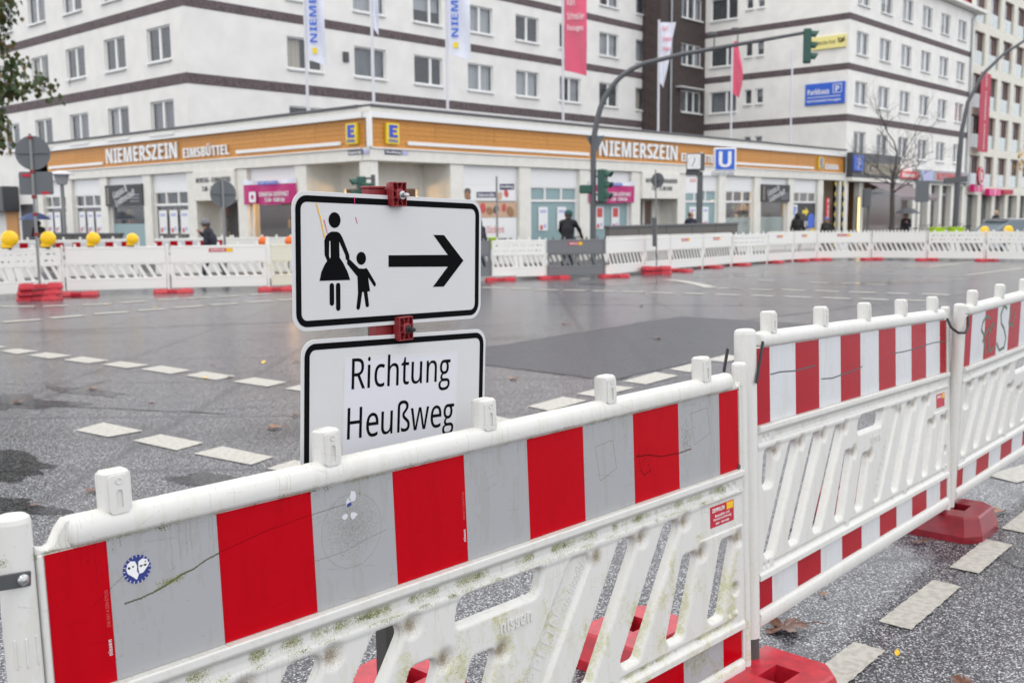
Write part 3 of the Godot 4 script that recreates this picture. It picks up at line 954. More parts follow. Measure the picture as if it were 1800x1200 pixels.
func build_near_fence():
	var g1 = grime_texture(1, 1.0)
	var g2 = grime_texture(2, 0.12)
	for q in [["a", g1, "film_red", "film_gray"], ["b", g2, "film_red_far", "film_white_far"]]:
		grimy("plastic_near", q[1], "plastic_" + q[0])
		grimy(q[2], q[1], "red_" + q[0])
		grimy(q[3], q[1], "gray_" + q[0])
	var raw = lattice_meshes(true)
	var lat = {}
	for k in raw: lat[k] = raw[k].done()
	# ---- first panel
	var p1 = near_panel("moss-stained barrier panel with bright red stripes and a round blue sticker", Vector3(-0.684, -0.528, -1.639), 45.09, 0.3, -2.11, "a", lat)
	part("post", post_mesh(0.027, 0.072, -0.86, -0.138), "plastic_a", p1)
	var b = MB.new()
	for q in 3:
		b = MB.new()
		var ra = -0.75 + 0.62 * q
		b.box(Vector3(-0.138 + 0.027 * sin(ra), -0.145, 0.027 * cos(ra)), Vector3(0.0045, 0.048, 0.004), 0.0018, Basis(Vector3.UP, ra))
		part("moulded_rib", b, "plastic_a", p1)
	part("post", post_mesh(0.022, 0.074, -0.895, 1.932), "plastic_a", p1)
	part("post_cap", post_mesh(0.0205, -0.89, -0.912, 1.932), "rubber_black", p1)
	b = MB.new()
	b.box(Vector3(-0.185, -0.022, 0.030), Vector3(0.115, 0.024, 0.004), 0.0015, Basis(Vector3.BACK, -0.09))
	var strap = part("strap", b, "steel_dark", p1)
	b = MB.new()
	b.lathe([Vector2(0.0095, 0.0), Vector2(0.009, 0.003), Vector2(0.006, 0.0062), Vector2(0.0, 0.0075)], Transform3D(Basis(Vector3.RIGHT, PI / 2), Vector3(-0.140, -0.026, 0.032)), 14)
	part("bolt", b, "steel", strap)
	# bent lip that joins rail and post
	b = MB.new()
	b.prism(pv([[-0.115, 0.0], [-0.115, 0.018], [-0.104, 0.010], [-0.094, 0.008], [-0.086, 0.012], [-0.074, 0.034], [-0.062, 0.048], [-0.055, 0.048], [-0.055, 0.0]]), -0.014, 0.016, 0.004)
	part("rail_end", b, "plastic_a", p1)
	b = MB.new()
	b.prism(pv([[1.915, 0.0], [1.915, 0.020], [1.902, 0.010], [1.893, 0.010], [1.880, 0.030], [1.866, 0.048], [1.862, 0.0]]), -0.014, 0.016, 0.004)
	part("rail_end", b, "plastic_a", p1)
	# blue sticker with two white heads
	b = MB.new()
	b.prism(circle(0.0245, 28, Vector2(0.048, -0.062)), 0.0145, 0.0152)
	var st = part("sticker", b, "sticker_blue", p1)
	st.set_meta("label", "round dark blue sticker with two white faces")
	b = MB.new()
	b.prism(pv([[0.032, -0.050], [0.038, -0.046], [0.045, -0.048], [0.048, -0.056], [0.047, -0.066], [0.050, -0.071], [0.046, -0.080], [0.040, -0.074], [0.031, -0.066], [0.029, -0.058]]), 0.0152, 0.0157)
	b.prism(pv([[0.051, -0.050], [0.058, -0.046], [0.066, -0.049], [0.069, -0.058], [0.064, -0.064], [0.058, -0.070], [0.051, -0.071], [0.050, -0.060]]), 0.0152, 0.0157)
	part("white_print", b, "sign_white", st)
	b = MB.new()
	for q in [[0.034, -0.057, 0.0022], [0.041, -0.056, 0.0016], [0.055, -0.058, 0.0018], [0.062, -0.058, 0.0020], [0.063, -0.052, 0.0012]]: b.prism(circle(q[2], 10, Vector2(q[0], q[1])), 0.0157, 0.0160)
	b.box(Vector3(0.0585, -0.0575, 0.0158), Vector3(0.015, 0.0008, 0.0004))
	part("face_lines", b, "ink", st)
	b = MB.new()
	for q in 20:
		var an = TAU * q / 20
		b.box(Vector3(0.048 + 0.0226 * cos(an), -0.062 + 0.0226 * sin(an), 0.0154), Vector3(0.0008, 0.004, 0.0006), 0.0, Basis(Vector3.BACK, an + PI / 2))
	part("dashed_rim", b, "sign_white", st)
	# remains of a torn sticker
	b = MB.new()
	for q in [[0.497, -0.032, 0.010, 0.012], [0.487, -0.041, 0.007, 0.009], [0.476, -0.068, 0.007, 0.008], [0.496, -0.069, 0.010, 0.008]]:
		var pl = PackedVector2Array()
		for i in 7: pl.append(Vector2(q[0], q[1]) + Vector2(q[2] * cos(TAU * i / 7) * rng.randf_range(0.6, 1.2), q[3] * sin(TAU * i / 7) * rng.randf_range(0.6, 1.2)))
		b.prism(pl, 0.0145, 0.0150)
	part("torn_sticker", b, "paper", p1)
	b = MB.new()
	b.box(Vector3(0.488, -0.046, 0.0150), Vector3(0.010, 0.007, 0.0006), 0.0, Basis(Vector3.BACK, 0.3))
	part("torn_print", b, "sticker_blue", p1)
	# maker's name on the sheeting and on the plastic
	for q in [0.006, 0.806]:
		lettering("nissen", 0.027, 0.007, 0.0006, "film_white_far", p1, Transform3D(Basis(Vector3.BACK, PI / 2), Vector3(q - 0.014, -0.182, 0.0148)))
		lettering("DM RA1 A DIN 67520", 0.062, 0.0055, 0.0004, "print_red", p1, Transform3D(Basis(Vector3.BACK, PI / 2), Vector3(q - 0.013, -0.115, 0.0148)), false)
	lettering("nissen", 0.105, 0.036, 0.005, "plastic_a", p1, Transform3D(Basis.IDENTITY, Vector3(0.935, -0.418, 0.0212)))
	var an = atan2(-0.343, -0.24)
	lettering("ZEPPELIN", 0.235, 0.034, 0.003, "plastic_a", p1, Transform3D(Basis(Vector3.BACK, an + PI), Vector3(1.018, -0.545, 0.0105)), false)
	lettering("eco-friendly", 0.125, 0.034, 0.003, "plastic_a", p1, Transform3D(Basis(Vector3.BACK, an + PI), Vector3(1.148, -0.398, 0.0105)), false)
	sticker_company(p1, 1.800, 0.357, true)
	b = MB.new()
	b.lathe([Vector2(0.007, 0.0), Vector2(0.007, 0.004), Vector2(0.0, 0.005)], Transform3D(Basis(Vector3.RIGHT, PI / 2), Vector3(1.898, -0.236, 0.014)), 10)
	b.lathe([Vector2(0.007, 0.0), Vector2(0.007, 0.004), Vector2(0.0, 0.005)], Transform3D(Basis(Vector3.RIGHT, PI / 2), Vector3(1.892, -0.716, 0.018)), 10)
	part("screw", b, "steel_dark", p1)
	# ---- second panel, its near end lifted out of the foot
	var p2 = near_panel("clean barrier panel with dark red stripes, raised at the end with the peeling post", Vector3(0.808, -0.425, -3.22), 51.06, -2.34, -3.18, "b", lat)
	part("post", post_mesh(0.034, 0.064, -0.90, -0.142), "plastic_b", p2)
	part("steel_tube", post_mesh(0.0315, -0.88, -1.04, -0.142), "post_steel", p2)
	part("post", post_mesh(0.021, 0.060, -0.92, 1.935), "plastic_b", p2)
	part("post_cap", post_mesh(0.0195, -0.915, -0.935, 1.935), "rubber_black", p2)
	b = MB.new()
	var chip = PackedVector2Array()
	for q in 11: chip.append(Vector2(-0.118 + 0.010 * cos(TAU * q / 11) * rng.randf_range(0.6, 1.3), -0.775 + 0.045 * sin(TAU * q / 11) * rng.randf_range(0.8, 1.1)))
	var xf = Transform3D(Basis(Vector3.UP, 0.78), Vector3(-0.142, 0, 0)) * Transform3D(Basis.IDENTITY, Vector3(0.118, 0, 0.033))
	b.prism(chip, 0.0, 0.0018, 0.0, xf)
	part("worn_patch", b, "post_steel", p2)
	b = MB.new()
	b.box(Vector3(-0.126, -0.040, 0.040), Vector3(0.013, 0.135, 0.006), 0.002, Basis(Vector3.BACK, -0.38))
	part("strap", b, "rubber_black", p2)
	b = MB.new()
	b.box(Vector3(-0.205, -0.030, -0.034), Vector3(0.013, 0.075, 0.006), 0.002, Basis(Vector3.BACK, -0.38))
	part("strap", b, "rubber_black", p2)
	sticker_company(p2, 1.795, 0.364, false)
	lettering("nissen", 0.105, 0.036, 0.004, "plastic_b", p2, Transform3D(Basis.IDENTITY, Vector3(0.935, -0.418, 0.0212)))
	lettering("ZEPPELIN", 0.235, 0.034, 0.003, "plastic_b", p2, Transform3D(Basis(Vector3.BACK, an + PI), Vector3(1.018, -0.545, 0.0105)), false)
	for w in [[[0.005, 0.090], [0.08, 0.088], [0.18, 0.094], [0.30, 0.092], [0.37, 0.090]], [[0.42, 0.142], [0.52, 0.148], [0.62, 0.143], [0.74, 0.137], [0.82, 0.130]], [[1.17, 0.105], [1.3, 0.107], [1.45, 0.105], [1.6, 0.098], [1.72, 0.095], [1.88, 0.10]]]:
		b = MB.new()
		for i in w.size() - 1:
			var p = Vector2(w[i][0], -w[i][1])
			var q = Vector2(w[i + 1][0], -w[i + 1][1])
			var hw = 0.0022
			b.prism(pv([[p.x, p.y - hw], [q.x, q.y - hw], [q.x, q.y + hw], [p.x, p.y + hw]]), 0.0145, 0.0149)
		part("scrawled_line", b, "scrawl_gray", p2)
	# ---- third panel
	var p3 = near_panel("barrier panel with green scrawled letters across its red stripes", Vector3(2.167, -0.488, -4.795), 48.59, 0.53, 0.86, "b", lat)
	part("post", post_mesh(0.026, 0.062, -0.905, -0.142), "plastic_b", p3)
	part("post", post_mesh(0.026, 0.062, -0.905, 1.94), "plastic_b", p3)
	b = MB.new()
	b.tube([Vector3(-0.215, -0.005, -0.03), Vector3(-0.245, -0.040, 0.0), Vector3(-0.240, -0.062, 0.03), Vector3(-0.19, -0.066, 0.045), Vector3(-0.14, -0.040, 0.042), Vector3(-0.115, 0.0, 0.03)], 0.006, 8)
	part("wire_loop", b, "rubber_black", p3)
	for w in [[[0.275, 0.045], [0.21, 0.03], [0.165, 0.055], [0.15, 0.09], [0.19, 0.115], [0.205, 0.16], [0.24, 0.22]], [[0.18, 0.15], [0.215, 0.115], [0.27, 0.095]],
			[[0.345, 0.10], [0.33, 0.075], [0.295, 0.09], [0.275, 0.14], [0.285, 0.20], [0.325, 0.215], [0.365, 0.195]],
			[[0.55, 0.02], [0.50, 0.0], [0.45, 0.04], [0.47, 0.09], [0.52, 0.12], [0.56, 0.17], [0.54, 0.22], [0.46, 0.225], [0.41, 0.185]], [[0.62, 0.02], [0.60, 0.1], [0.66, 0.12], [0.70, 0.05]]]:
		b = MB.new()
		for i in w.size() - 1:
			var p = Vector2(w[i][0], -w[i][1])
			var q = Vector2(w[i + 1][0], -w[i + 1][1])
			var nn = (q - p).orthogonal().normalized() * 0.0075
			p -= (q - p).normalized() * 0.004
			q += (q - p).normalized() * 0.004
			b.prism(PackedVector2Array([p - nn, q - nn, q + nn, p + nn]), 0.0145, 0.0151 + 0.0001 * (i % 2))
		part("scrawled_stroke", b, "paint_green", p3)
	# ---- feet under and behind the barrier
	foot(on_road(0.60, -3.11), 45 + 90, "red plastic foot under the joint of the mossy panel and the raised panel")
	foot(on_road(1.905, -4.87), 50 + 90, "dark red plastic foot under the joint beside the panel with green letters", "red barrier feet", "foot_dark")
	foot(on_road(-0.50, -2.72), 50, "red foot lying behind the mossy panel at the sign post")

# ------------------------------------------------------------------ the detour sign
func clamp_on(t: Node3D, at: Vector3, with_arm: bool):
	var b = MB.new()
	b.prism(rrect(0.046, 0.056, 0.005, 2), -0.010, 0.004, 0.002, Transform3D(Basis.IDENTITY, at))
	b.prism(rrect(0.022, 0.026, 0.004, 2), 0.004, 0.016, 0.003, Transform3D(Basis.IDENTITY, at))
	for q in 8:
		var an = TAU * (q + 0.5) / 8
		var d = Vector3(cos(an), sin(an), 0)
		b.box(at + Vector3(cos(an) * 0.015, sin(an) * 0.018, 0.008), Vector3(0.020, 0.0022, 0.010), 0.0008, Basis(Vector3.BACK, an))
		if d.x > 2: break
	var ear = 0.021
	for q in [[-ear, 0.0, 0.003, 0.056], [ear, 0.0, 0.003, 0.056]]: b.box(at + Vector3(q[0], q[1], 0.007), Vector3(q[2], q[3], 0.012), 0.001)
	for q in [[0.0, -0.0265, 0.046, 0.003], [0.0, 0.0265, 0.046, 0.003]]: b.box(at + Vector3(q[0], q[1], 0.007), Vector3(q[2], q[3], 0.012), 0.001)
	var c = part("clamp", b, "clamp_red", t)
	b = MB.new()
	b.lathe([Vector2(0.0, 0.0), Vector2(0.010, 0.0), Vector2(0.010, 0.004), Vector2(0.0055, 0.0045), Vector2(0.0055, 0.014), Vector2(0.004, 0.022), Vector2(0.0, 0.023)], Transform3D(Basis(Vector3.RIGHT, PI / 2), at + Vector3(0.004, -0.002, 0.014)), 12)
	part("bolt", b, "steel" if with_arm else "rubber_black", c)
	b = MB.new()
	b.box(at + Vector3(-0.032, -0.004, -0.030), Vector3(0.075, 0.036, 0.030), 0.003)
	b.box(at + Vector3(-0.045, 0.016, -0.028), Vector3(0.052, 0.006, 0.034), 0.002)
	part("bracket", b, "clamp_red", c)

func build_sign():
	var label = "white detour sign, mother and child with arrow, above a board reading Richtung"
	var yaw = 50.0
	var base = Vector3(-0.2845, 0.0, -2.402)
	var t = thing("detour_sign", label, "road sign", on_road(base.x, base.z), yaw)
	# square post behind the boards
	var b = MB.new()
	b.box(Vector3(0.004, 0.77, -0.050), Vector3(0.042, 1.50, 0.042), 0.004)
	part("post", b, "post_steel", t)
	# upper board
	var y1 = 1.365 - gy(base.z)
	var up = Transform3D(Basis(Vector3.BACK, deg_to_rad(-1.8)), Vector3(-0.004, y1, 0.022))
	b = MB.new()
	b.prism(rrect(0.60, 0.30, 0.036, 6), -0.002, 0.0, 0.0006)
	var s1 = part("sign_board", b, "retro_white", t, up)
	s1.set_meta("label", "upper board with mother, child and arrow")
	b = MB.new()
	b.ring(rrect(0.582, 0.282, 0.030, 6), rrect(0.554, 0.254, 0.016, 6), 0.0, 0.0006)
	part("black_border", b, "ink", s1)
	b = MB.new()
	b.prism(circle(0.0168, 28, Vector2(-0.184, 0.090), 0.0172), 0.0, 0.0006)
	b.prism(pv([[-0.200, 0.0620], [-0.192, 0.0650], [-0.178, 0.0650], [-0.170, 0.0620], [-0.163, 0.0540], [-0.143, 0.0150], [-0.1415, 0.0070], [-0.1475, 0.0005], [-0.1525, 0.0045], [-0.1535, 0.0130], [-0.1715, 0.0440], [-0.1705, 0.0085], [-0.1600, -0.0040], [-0.1480, -0.0230], [-0.1400, -0.0420], [-0.2270, -0.0420], [-0.2220, -0.0230], [-0.2120, -0.0060], [-0.2055, 0.0010], [-0.2125, 0.0140], [-0.2130, 0.0450], [-0.2085, 0.0550]]), 0.0, 0.0006)
	b.prism(rrect(0.0125, 0.050, 0.006, 4, Vector2(-0.1930, -0.0725)), 0.0, 0.0006)
	b.prism(rrect(0.0125, 0.062, 0.006, 4, Vector2(-0.1750, -0.0785)), 0.0, 0.0006)
	part("mother_figure", b, "ink", s1)
	b = MB.new()
	b.prism(pv([[-0.1995, 0.0440], [-0.1970, 0.0440], [-0.1965, 0.0100], [-0.1985, 0.0060], [-0.2005, 0.0120]]), 0.0006, 0.0009)
	part("arm_gap", b, "retro_white", s1)
	b = MB.new()
	b.prism(circle(0.0142, 24, Vector2(-0.107, 0.006), 0.0147), 0.0, 0.0006)
	b.prism(pv([[-0.1485, 0.0000], [-0.1425, 0.0050], [-0.1140, -0.0165], [-0.1000, -0.0175], [-0.0915, -0.0160], [-0.0870, -0.0205], [-0.0635, -0.0510], [-0.0630, -0.0570], [-0.0680, -0.0585], [-0.0865, -0.0370], [-0.0810, -0.0690], [-0.1170, -0.0705], [-0.1185, -0.0350], [-0.1485, -0.0060]]), 0.0, 0.0006)
	b.prism(pv([[-0.1165, -0.0700], [-0.1045, -0.0700], [-0.1110, -0.1050], [-0.1140, -0.1095], [-0.1190, -0.1095], [-0.1220, -0.1050]]), 0.0, 0.0006)
	b.prism(pv([[-0.1000, -0.0700], [-0.0890, -0.0690], [-0.0840, -0.1010], [-0.0860, -0.1045], [-0.0920, -0.1050], [-0.0940, -0.1020]]), 0.0, 0.0006)
	part("child_figure", b, "ink", s1)
	b = MB.new()
	b.prism(pv([[-0.023, 0.0125], [0.1760, 0.0125], [0.1250, 0.0610], [0.1620, 0.0610], [0.2330, -0.0020], [0.1620, -0.0655], [0.1240, -0.0650], [0.1765, -0.0165], [-0.023, -0.0145]]), 0.0, 0.0006)
	part("arrow", b, "ink", s1)
	b = MB.new()
	for q in [[-0.236, 0.125, -0.226, 0.098, "y"], [-0.226, 0.098, -0.213, 0.052, "y"]]:
		b.prism(pv([[q[0], q[1]], [q[0] + 0.003, q[1]], [q[2] + 0.002, q[3]], [q[2] - 0.001, q[3]]]), 0.0007, 0.001)
	part("yellow_scratch", b, "sticker_yellow", s1)
	b = MB.new()
	for q in [[-0.215, 0.090, -0.205, 0.060], [-0.125, 0.098, -0.119, 0.084], [-0.128, 0.142, -0.127, 0.126]]:
		b.prism(pv([[q[0], q[1]], [q[0] + 0.002, q[1]], [q[2] + 0.0012, q[3]], [q[2], q[3]]]), 0.0007, 0.001)
	part("pink_scratch", b, "telekom_pink", s1)
	# lower board
	var y2 = 1.191 - gy(base.z)
	var dn = Transform3D(Basis(Vector3.BACK, deg_to_rad(-2.78)), Vector3(0.012, y2, 0.022)) * Transform3D(Basis.IDENTITY, Vector3(0, -0.165, 0))
	b = MB.new()
	b.prism(rrect(0.60, 0.33, 0.036, 6), -0.002, 0.0, 0.0006)
	var s2 = part("sign_board", b, "retro_white", t, dn)
	s2.set_meta("label", "lower board reading Richtung Heußweg")
	b = MB.new()
	b.ring(rrect(0.582, 0.312, 0.030, 6), rrect(0.554, 0.284, 0.016, 6), 0.0, 0.0006)
	part("black_border", b, "ink", s2)
	b = MB.new()
	b.prism(rrect(0.374, 0.225, 0.002, 1, Vector2(0.006, 0.003)), 0.0, 0.0004, 0.0, Transform3D(Basis(Vector3.BACK, -0.02), Vector3.ZERO))
	var pap = part("paper_sheet", b, "paper", s2)
	b = MB.new()
	b.ring(rrect(0.374, 0.225, 0.002, 1, Vector2(0.006, 0.003)), rrect(0.366, 0.217, 0.002, 1, Vector2(0.006, 0.003)), 0.0004, 0.0006, Transform3D(Basis(Vector3.BACK, -0.02), Vector3.ZERO))
	b.box(Vector3(0.0, -0.034, 0.0005), Vector3(0.36, 0.0018, 0.0003), 0.0, Basis(Vector3.BACK, -0.02))
	part("tape_edge", b, "retro_white", pap)
	lettering("Richtung", 0.324, 0.097, 0.0005, "ink", pap, Transform3D(Basis(Vector3.BACK, -0.02), Vector3(0.005, 0.069, 0.0006)), false)
	lettering("Heußweg", 0.352, 0.099, 0.0005, "ink", pap, Transform3D(Basis(Vector3.BACK, -0.02), Vector3(0.007, -0.044, 0.0006)), false)
	clamp_on(t, Vector3(-0.002, y1 + 0.153, 0.026), true)
	clamp_on(t, Vector3(0.010, y1 - 0.160, 0.026), false)
# ------------------------------------------------------------------ ground
func sheet(poly: PackedVector2Array, lift: float, uvs := 1.0) -> MB:
	# a flat outline (x, z) laid on the falling road
	var b = MB.new()
	var tr = Geometry2D.triangulate_polygon(poly)
	for i in range(0, tr.size(), 3):
		var p = []
		for j in 3:
			var q: Vector2 = poly[tr[i + j]]
			p.append(Vector3(q.x, gy(q.y) + lift, q.y))
		b.col = Color.WHITE
		b.tri(p[0], p[1], p[2], Vector3.UP, Vector3.UP, Vector3.UP, Vector2(p[0].x, p[0].z) * uvs, Vector2(p[1].x, p[1].z) * uvs, Vector2(p[2].x, p[2].z) * uvs)
	return b

func ragged(poly: PackedVector2Array, step: float, amount: float, sd: int) -> PackedVector2Array:
	var r = RandomNumberGenerator.new()
	r.seed = sd
	var out = PackedVector2Array()
	for i in poly.size():
		var a = poly[i]
		var b = poly[(i + 1) % poly.size()]
		var n = maxi(1, int(a.distance_to(b) / step))
		var nn = (b - a).orthogonal().normalized()
		for k in n: out.append(a.lerp(b, k / float(n)) + nn * r.randfn() * amount)
	return out

func blob(x: float, z: float, rx: float, rz: float, turn: float, sd: int) -> PackedVector2Array:
	var f = FastNoiseLite.new()
	f.seed = sd
	f.frequency = 0.8
	f.fractal_octaves = 2
	var p = PackedVector2Array()
	for i in 110:
		var an = TAU * i / 110
		var k = 1.0 + 0.55 * f.get_noise_2d(cos(an) * 1.3, sin(an) * 1.3)
		p.append(Vector2(x, z) + Vector2(cos(an) * rx * k, sin(an) * rz * k).rotated(turn))
	return p

func build_ground():
	# the road: one sheet that reaches far past the buildings
	var xs = [-140.0, -90.0, -60.0, -40.0, -30.0, -24.0, -20.0]
	var x = -17.0
	while x < 17.0:
		xs.append(x); x += 0.28
	xs += [18.0, 20.0, 24.0, 30.0, 40.0, 60.0, 90.0, 140.0]
	var zs = [60.0, 30.0, 12.0, 5.0, 2.0, 0.0]
	var z = -0.8
	while z > -17.0:
		zs.append(z); z -= 0.24
	while z > -46.0:
		zs.append(z); z -= 0.8
	zs += [-52.0, -60.0, -75.0, -100.0, -160.0]
	var f = FastNoiseLite.new()
	f.seed = 4
	f.frequency = 0.22
	f.fractal_octaves = 5
	var f2 = FastNoiseLite.new()
	f2.seed = 14
	f2.frequency = 0.9
	f2.fractal_octaves = 3
	var b = MB.new()
	var shade = func(px, pz):
		# old and newer asphalt, damp and drier patches
		var n = f.get_noise_2d(px * 0.8, pz * 1.5) * 0.55 + f2.get_noise_2d(px, pz) * 0.28
		return Color(1, 1, 1) * clampf(1.18 + n * 1.4, 0.5, 1.85)
	for j in zs.size() - 1:
		for i in xs.size() - 1:
			var q = [Vector2(xs[i], zs[j]), Vector2(xs[i + 1], zs[j]), Vector2(xs[i + 1], zs[j + 1]), Vector2(xs[i], zs[j + 1])]
			var P = []
			var C = []
			for w in q:
				P.append(Vector3(w.x, gy(w.y), w.y)); C.append(shade.call(w.x, w.y))
			for t in [[0, 1, 2], [0, 2, 3]]:
				b.tri(P[t[0]], P[t[1]], P[t[2]], Vector3.UP, Vector3.UP, Vector3.UP, q[t[0]], q[t[1]], q[t[2]])
				# colours in the order the points were stored
				var m = b.v.size()
				for k in 3:
					var vv = b.v[m - 3 + k]
					b.c.append(shade.call(vv.x, vv.z))
	var road = structure("road", b, "asphalt")
	# a newer, darker patch
	var pt = sheet(ragged(pv([[-0.95, -11.3], [-0.30, -12.07], [2.65, -15.84], [5.4, -13.6], [5.6, -13.2], [2.75, -11.63], [2.39, -11.18], [1.48, -10.11], [0.90, -9.40], [0.55, -9.81], [-0.26, -10.50]]), 0.12, 0.012, 3), 0.004)
	part("asphalt_patch", pt, "asphalt_patch", road)
	# puddles
	for q in [[-3.35, -6.25, 0.62, 0.30, 0.5, 5], [-4.75, -8.55, 0.95, 0.42, 0.3, 8], [-3.9, -9.1, 0.5, 0.12, 0.55, 11], [-1.75, -5.75, 0.32, 0.13, 0.6, 15], [-2.9, -5.35, 0.5, 0.2, 0.4, 18], [-5.9, -9.6, 0.7, 0.3, 0.2, 21], [3.2, -24.6, 1.6, 0.5, -0.2, 25], [-7.9, -21.3, 1.8, 0.5, 0.2, 28], [9.5, -24.5, 2.0, 0.6, -0.5, 31], [7.2, -28.4, 2.2, 0.6, -0.6, 35], [-1.0, -25.2, 1.5, 0.4, 0.3, 37], [13.5, -33.0, 2.0, 0.8, -0.7, 41]]:
		part("wet_patch", sheet(blob(q[0], q[1], q[2], q[3], q[4], q[5]), 0.002), "wet_asphalt", road)
	# cracks and sealed seams
	var cr = RandomNumberGenerator.new()
	cr.seed = 33
	for q in [[-2.6, -8.1, -0.9, -8.4, 0.006], [-6.0, -8.9, -2.2, -7.9, 0.014], [-1.3, -13.5, -0.1, -12.1, 0.012], [1.2, -4.6, 3.6, -6.9, 0.008], [-8.0, -14.2, -3.0, -15.6, 0.02], [0.5, -18.5, 7.5, -17.2, 0.025], [2.5, -3.2, 1.9, -5.2, 0.005], [-4.4, -6.6, -3.9, -9.8, 0.008], [3.5, -15.2, 9.5, -20.5, 0.02], [-0.95, -11.3, 2.65, -15.84, 0.014], [0.90, -9.40, 2.75, -11.63, 0.02], [-0.95, -11.3, 0.90, -9.40, 0.012]]:
		var up_ = []
		var dn = []
		var p0 = Vector2(q[0], q[1])
		var p1 = Vector2(q[2], q[3])
		var nn = (p1 - p0).orthogonal().normalized()
		var off = 0.0
		var steps = 40
		for k in steps + 1:
			off = off * 0.9 + cr.randfn() * 0.012
			var c = p0.lerp(p1, k / float(steps)) + nn * off
			var hw = q[4] * cr.randf_range(0.35, 1.0) * (0.15 if k == 0 or k == steps else 1.0)
			up_.append(c + nn * hw); dn.append(c - nn * hw)
		dn.reverse()
		part("asphalt_crack", sheet(PackedVector2Array(up_ + dn), 0.0035), "rubber_black", road)
	# painted markings
	var quads = [
		[[-3.19,-7.28],[-2.85,-7.03],[-2.68,-7.24],[-3.10,-7.57]], [[-2.63,-6.90],[-2.22,-6.58],[-2.11,-6.81],[-2.51,-7.11]], [[-2.08,-6.48],[-1.62,-6.15],[-1.53,-6.36],[-1.95,-6.69]], [[-1.50,-6.05],[-1.08,-5.74],[-0.96,-5.95],[-1.38,-6.27]],
		[[-6.80,-12.6],[-6.42,-12.28],[-6.28,-12.55],[-6.66,-12.86]], [[-6.17,-12.16],[-5.81,-11.82],[-5.68,-12.10],[-6.06,-12.37]], [[-5.61,-11.69],[-5.22,-11.38],[-5.08,-11.64],[-5.53,-11.97]], [[-5.01,-11.25],[-4.61,-10.95],[-4.47,-11.19],[-4.92,-11.54]], [[-4.41,-10.83],[-4.03,-10.54],[-3.88,-10.77],[-4.31,-11.09]], [[-3.86,-10.45],[-3.43,-10.09],[-3.30,-10.35],[-3.74,-10.72]], [[-3.24,-9.97],[-2.85,-9.66],[-2.72,-9.90],[-3.14,-10.25]], [[-2.66,-9.55],[-2.25,-9.22],[-2.13,-9.49],[-2.52,-9.81]], [[-2.07,-9.10],[-1.66,-8.79],[-1.54,-9.03],[-1.95,-9.35]],
		[[-0.42,-7.36],[-0.24,-7.18],[0.02,-7.52],[-0.16,-7.72]], [[0.12,-8.09],[0.29,-7.88],[0.62,-8.34],[0.43,-8.53]], [[0.55,-8.67],[0.72,-8.51],[1.09,-8.97],[0.89,-9.14]], [[1.03,-9.35],[1.22,-9.16],[1.60,-9.67],[1.41,-9.91]], [[1.57,-10.11],[1.74,-9.89],[2.05,-10.30],[1.89,-10.53]], [[2.07,-10.78],[2.24,-10.58],[2.55,-10.98],[2.38,-11.2]],
		[[1.85,-4.17],[1.94,-4.09],[2.26,-4.46],[2.18,-4.55]], [[1.34,-3.59],[1.43,-3.51],[1.80,-3.94],[1.72,-4.02]], [[2.33,-4.71],[2.42,-4.62],[2.75,-5.00],[2.66,-5.09]], [[0.88,-3.06],[0.97,-2.98],[1.27,-3.33],[1.19,-3.41]], [[2.73,-5.73],[2.82,-5.55],[3.40,-5.95],[3.30,-6.15]], [[0.40,-2.52],[0.49,-2.44],[0.78,-2.78],[0.70,-2.86]], [[2.85,-5.30],[2.94,-5.22],[3.25,-5.60],[3.16,-5.68]]]
	for q in quads: part("road_marking", sheet(ragged(pv(q), 0.012, 0.0016, int(absf(q[0][0]) * 100)), 0.005), "road_paint", road)
	# thinner dashes farther off: end points, width
	var dashes = []
	for q in [[-9.61,-19.06,-8.97,-19.11],[-8.82,-19.09,-8.40,-19.25],[-8.18,-19.30,-7.71,-19.58],[-7.64,-19.78,-7.25,-20.13],[-7.13,-20.39,-6.78,-20.67],[-6.66,-20.79,-6.26,-21.08],[-6.15,-21.32,-5.77,-21.52], [-5.6,-21.75,-5.2,-22.0], [-8.01,-15.92,-7.59,-16.34],[-7.54,-16.54,-7.19,-17.03],[-7.12,-17.28,-6.67,-17.64],[-6.62,-17.92,-6.22,-18.23],[-6.14,-18.45,-5.73,-18.87],[-5.65,-19.02,-5.22,-19.38],[-5.13,-19.58,-4.72,-19.96],[-4.62,-20.08,-4.35,-20.28]]: dashes.append(q + [0.24])
	for q in [[-0.68,-23.60,-0.15,-23.24],[-0.04,-23.12,0.42,-22.84],[0.55,-22.66,1.03,-22.44],[1.13,-22.43,1.63,-22.16],[1.76,-22.09,2.22,-21.83],[2.35,-21.76,2.80,-21.51],[2.94,-21.34,3.36,-21.06],[3.58,-21.07,3.97,-20.75],[4.14,-20.64,4.57,-20.32],[4.79,-20.25,5.16,-19.97],[5.34,-19.86,5.79,-19.54],[5.98,-19.51,6.38,-19.16],[6.59,-19.18,6.98,-18.80],[7.15,-18.78,7.57,-18.49],[4.79,-22.47,5.02,-22.21],[5.20,-22.13,5.61,-21.80],[5.81,-21.88,6.23,-21.50],[6.42,-21.47,6.82,-21.11],[6.98,-20.98,7.42,-20.68],[7.61,-20.60,7.94,-20.27],[8.18,-20.24,8.59,-19.90],[6.11,-25.32,6.50,-25.03],[7.14,-24.37,7.49,-24.05],[7.79,-24.00,8.04,-23.70],[8.23,-23.61,8.58,-23.30],[4.57,-22.57,5.04,-22.25]]: dashes.append(q + [0.22])
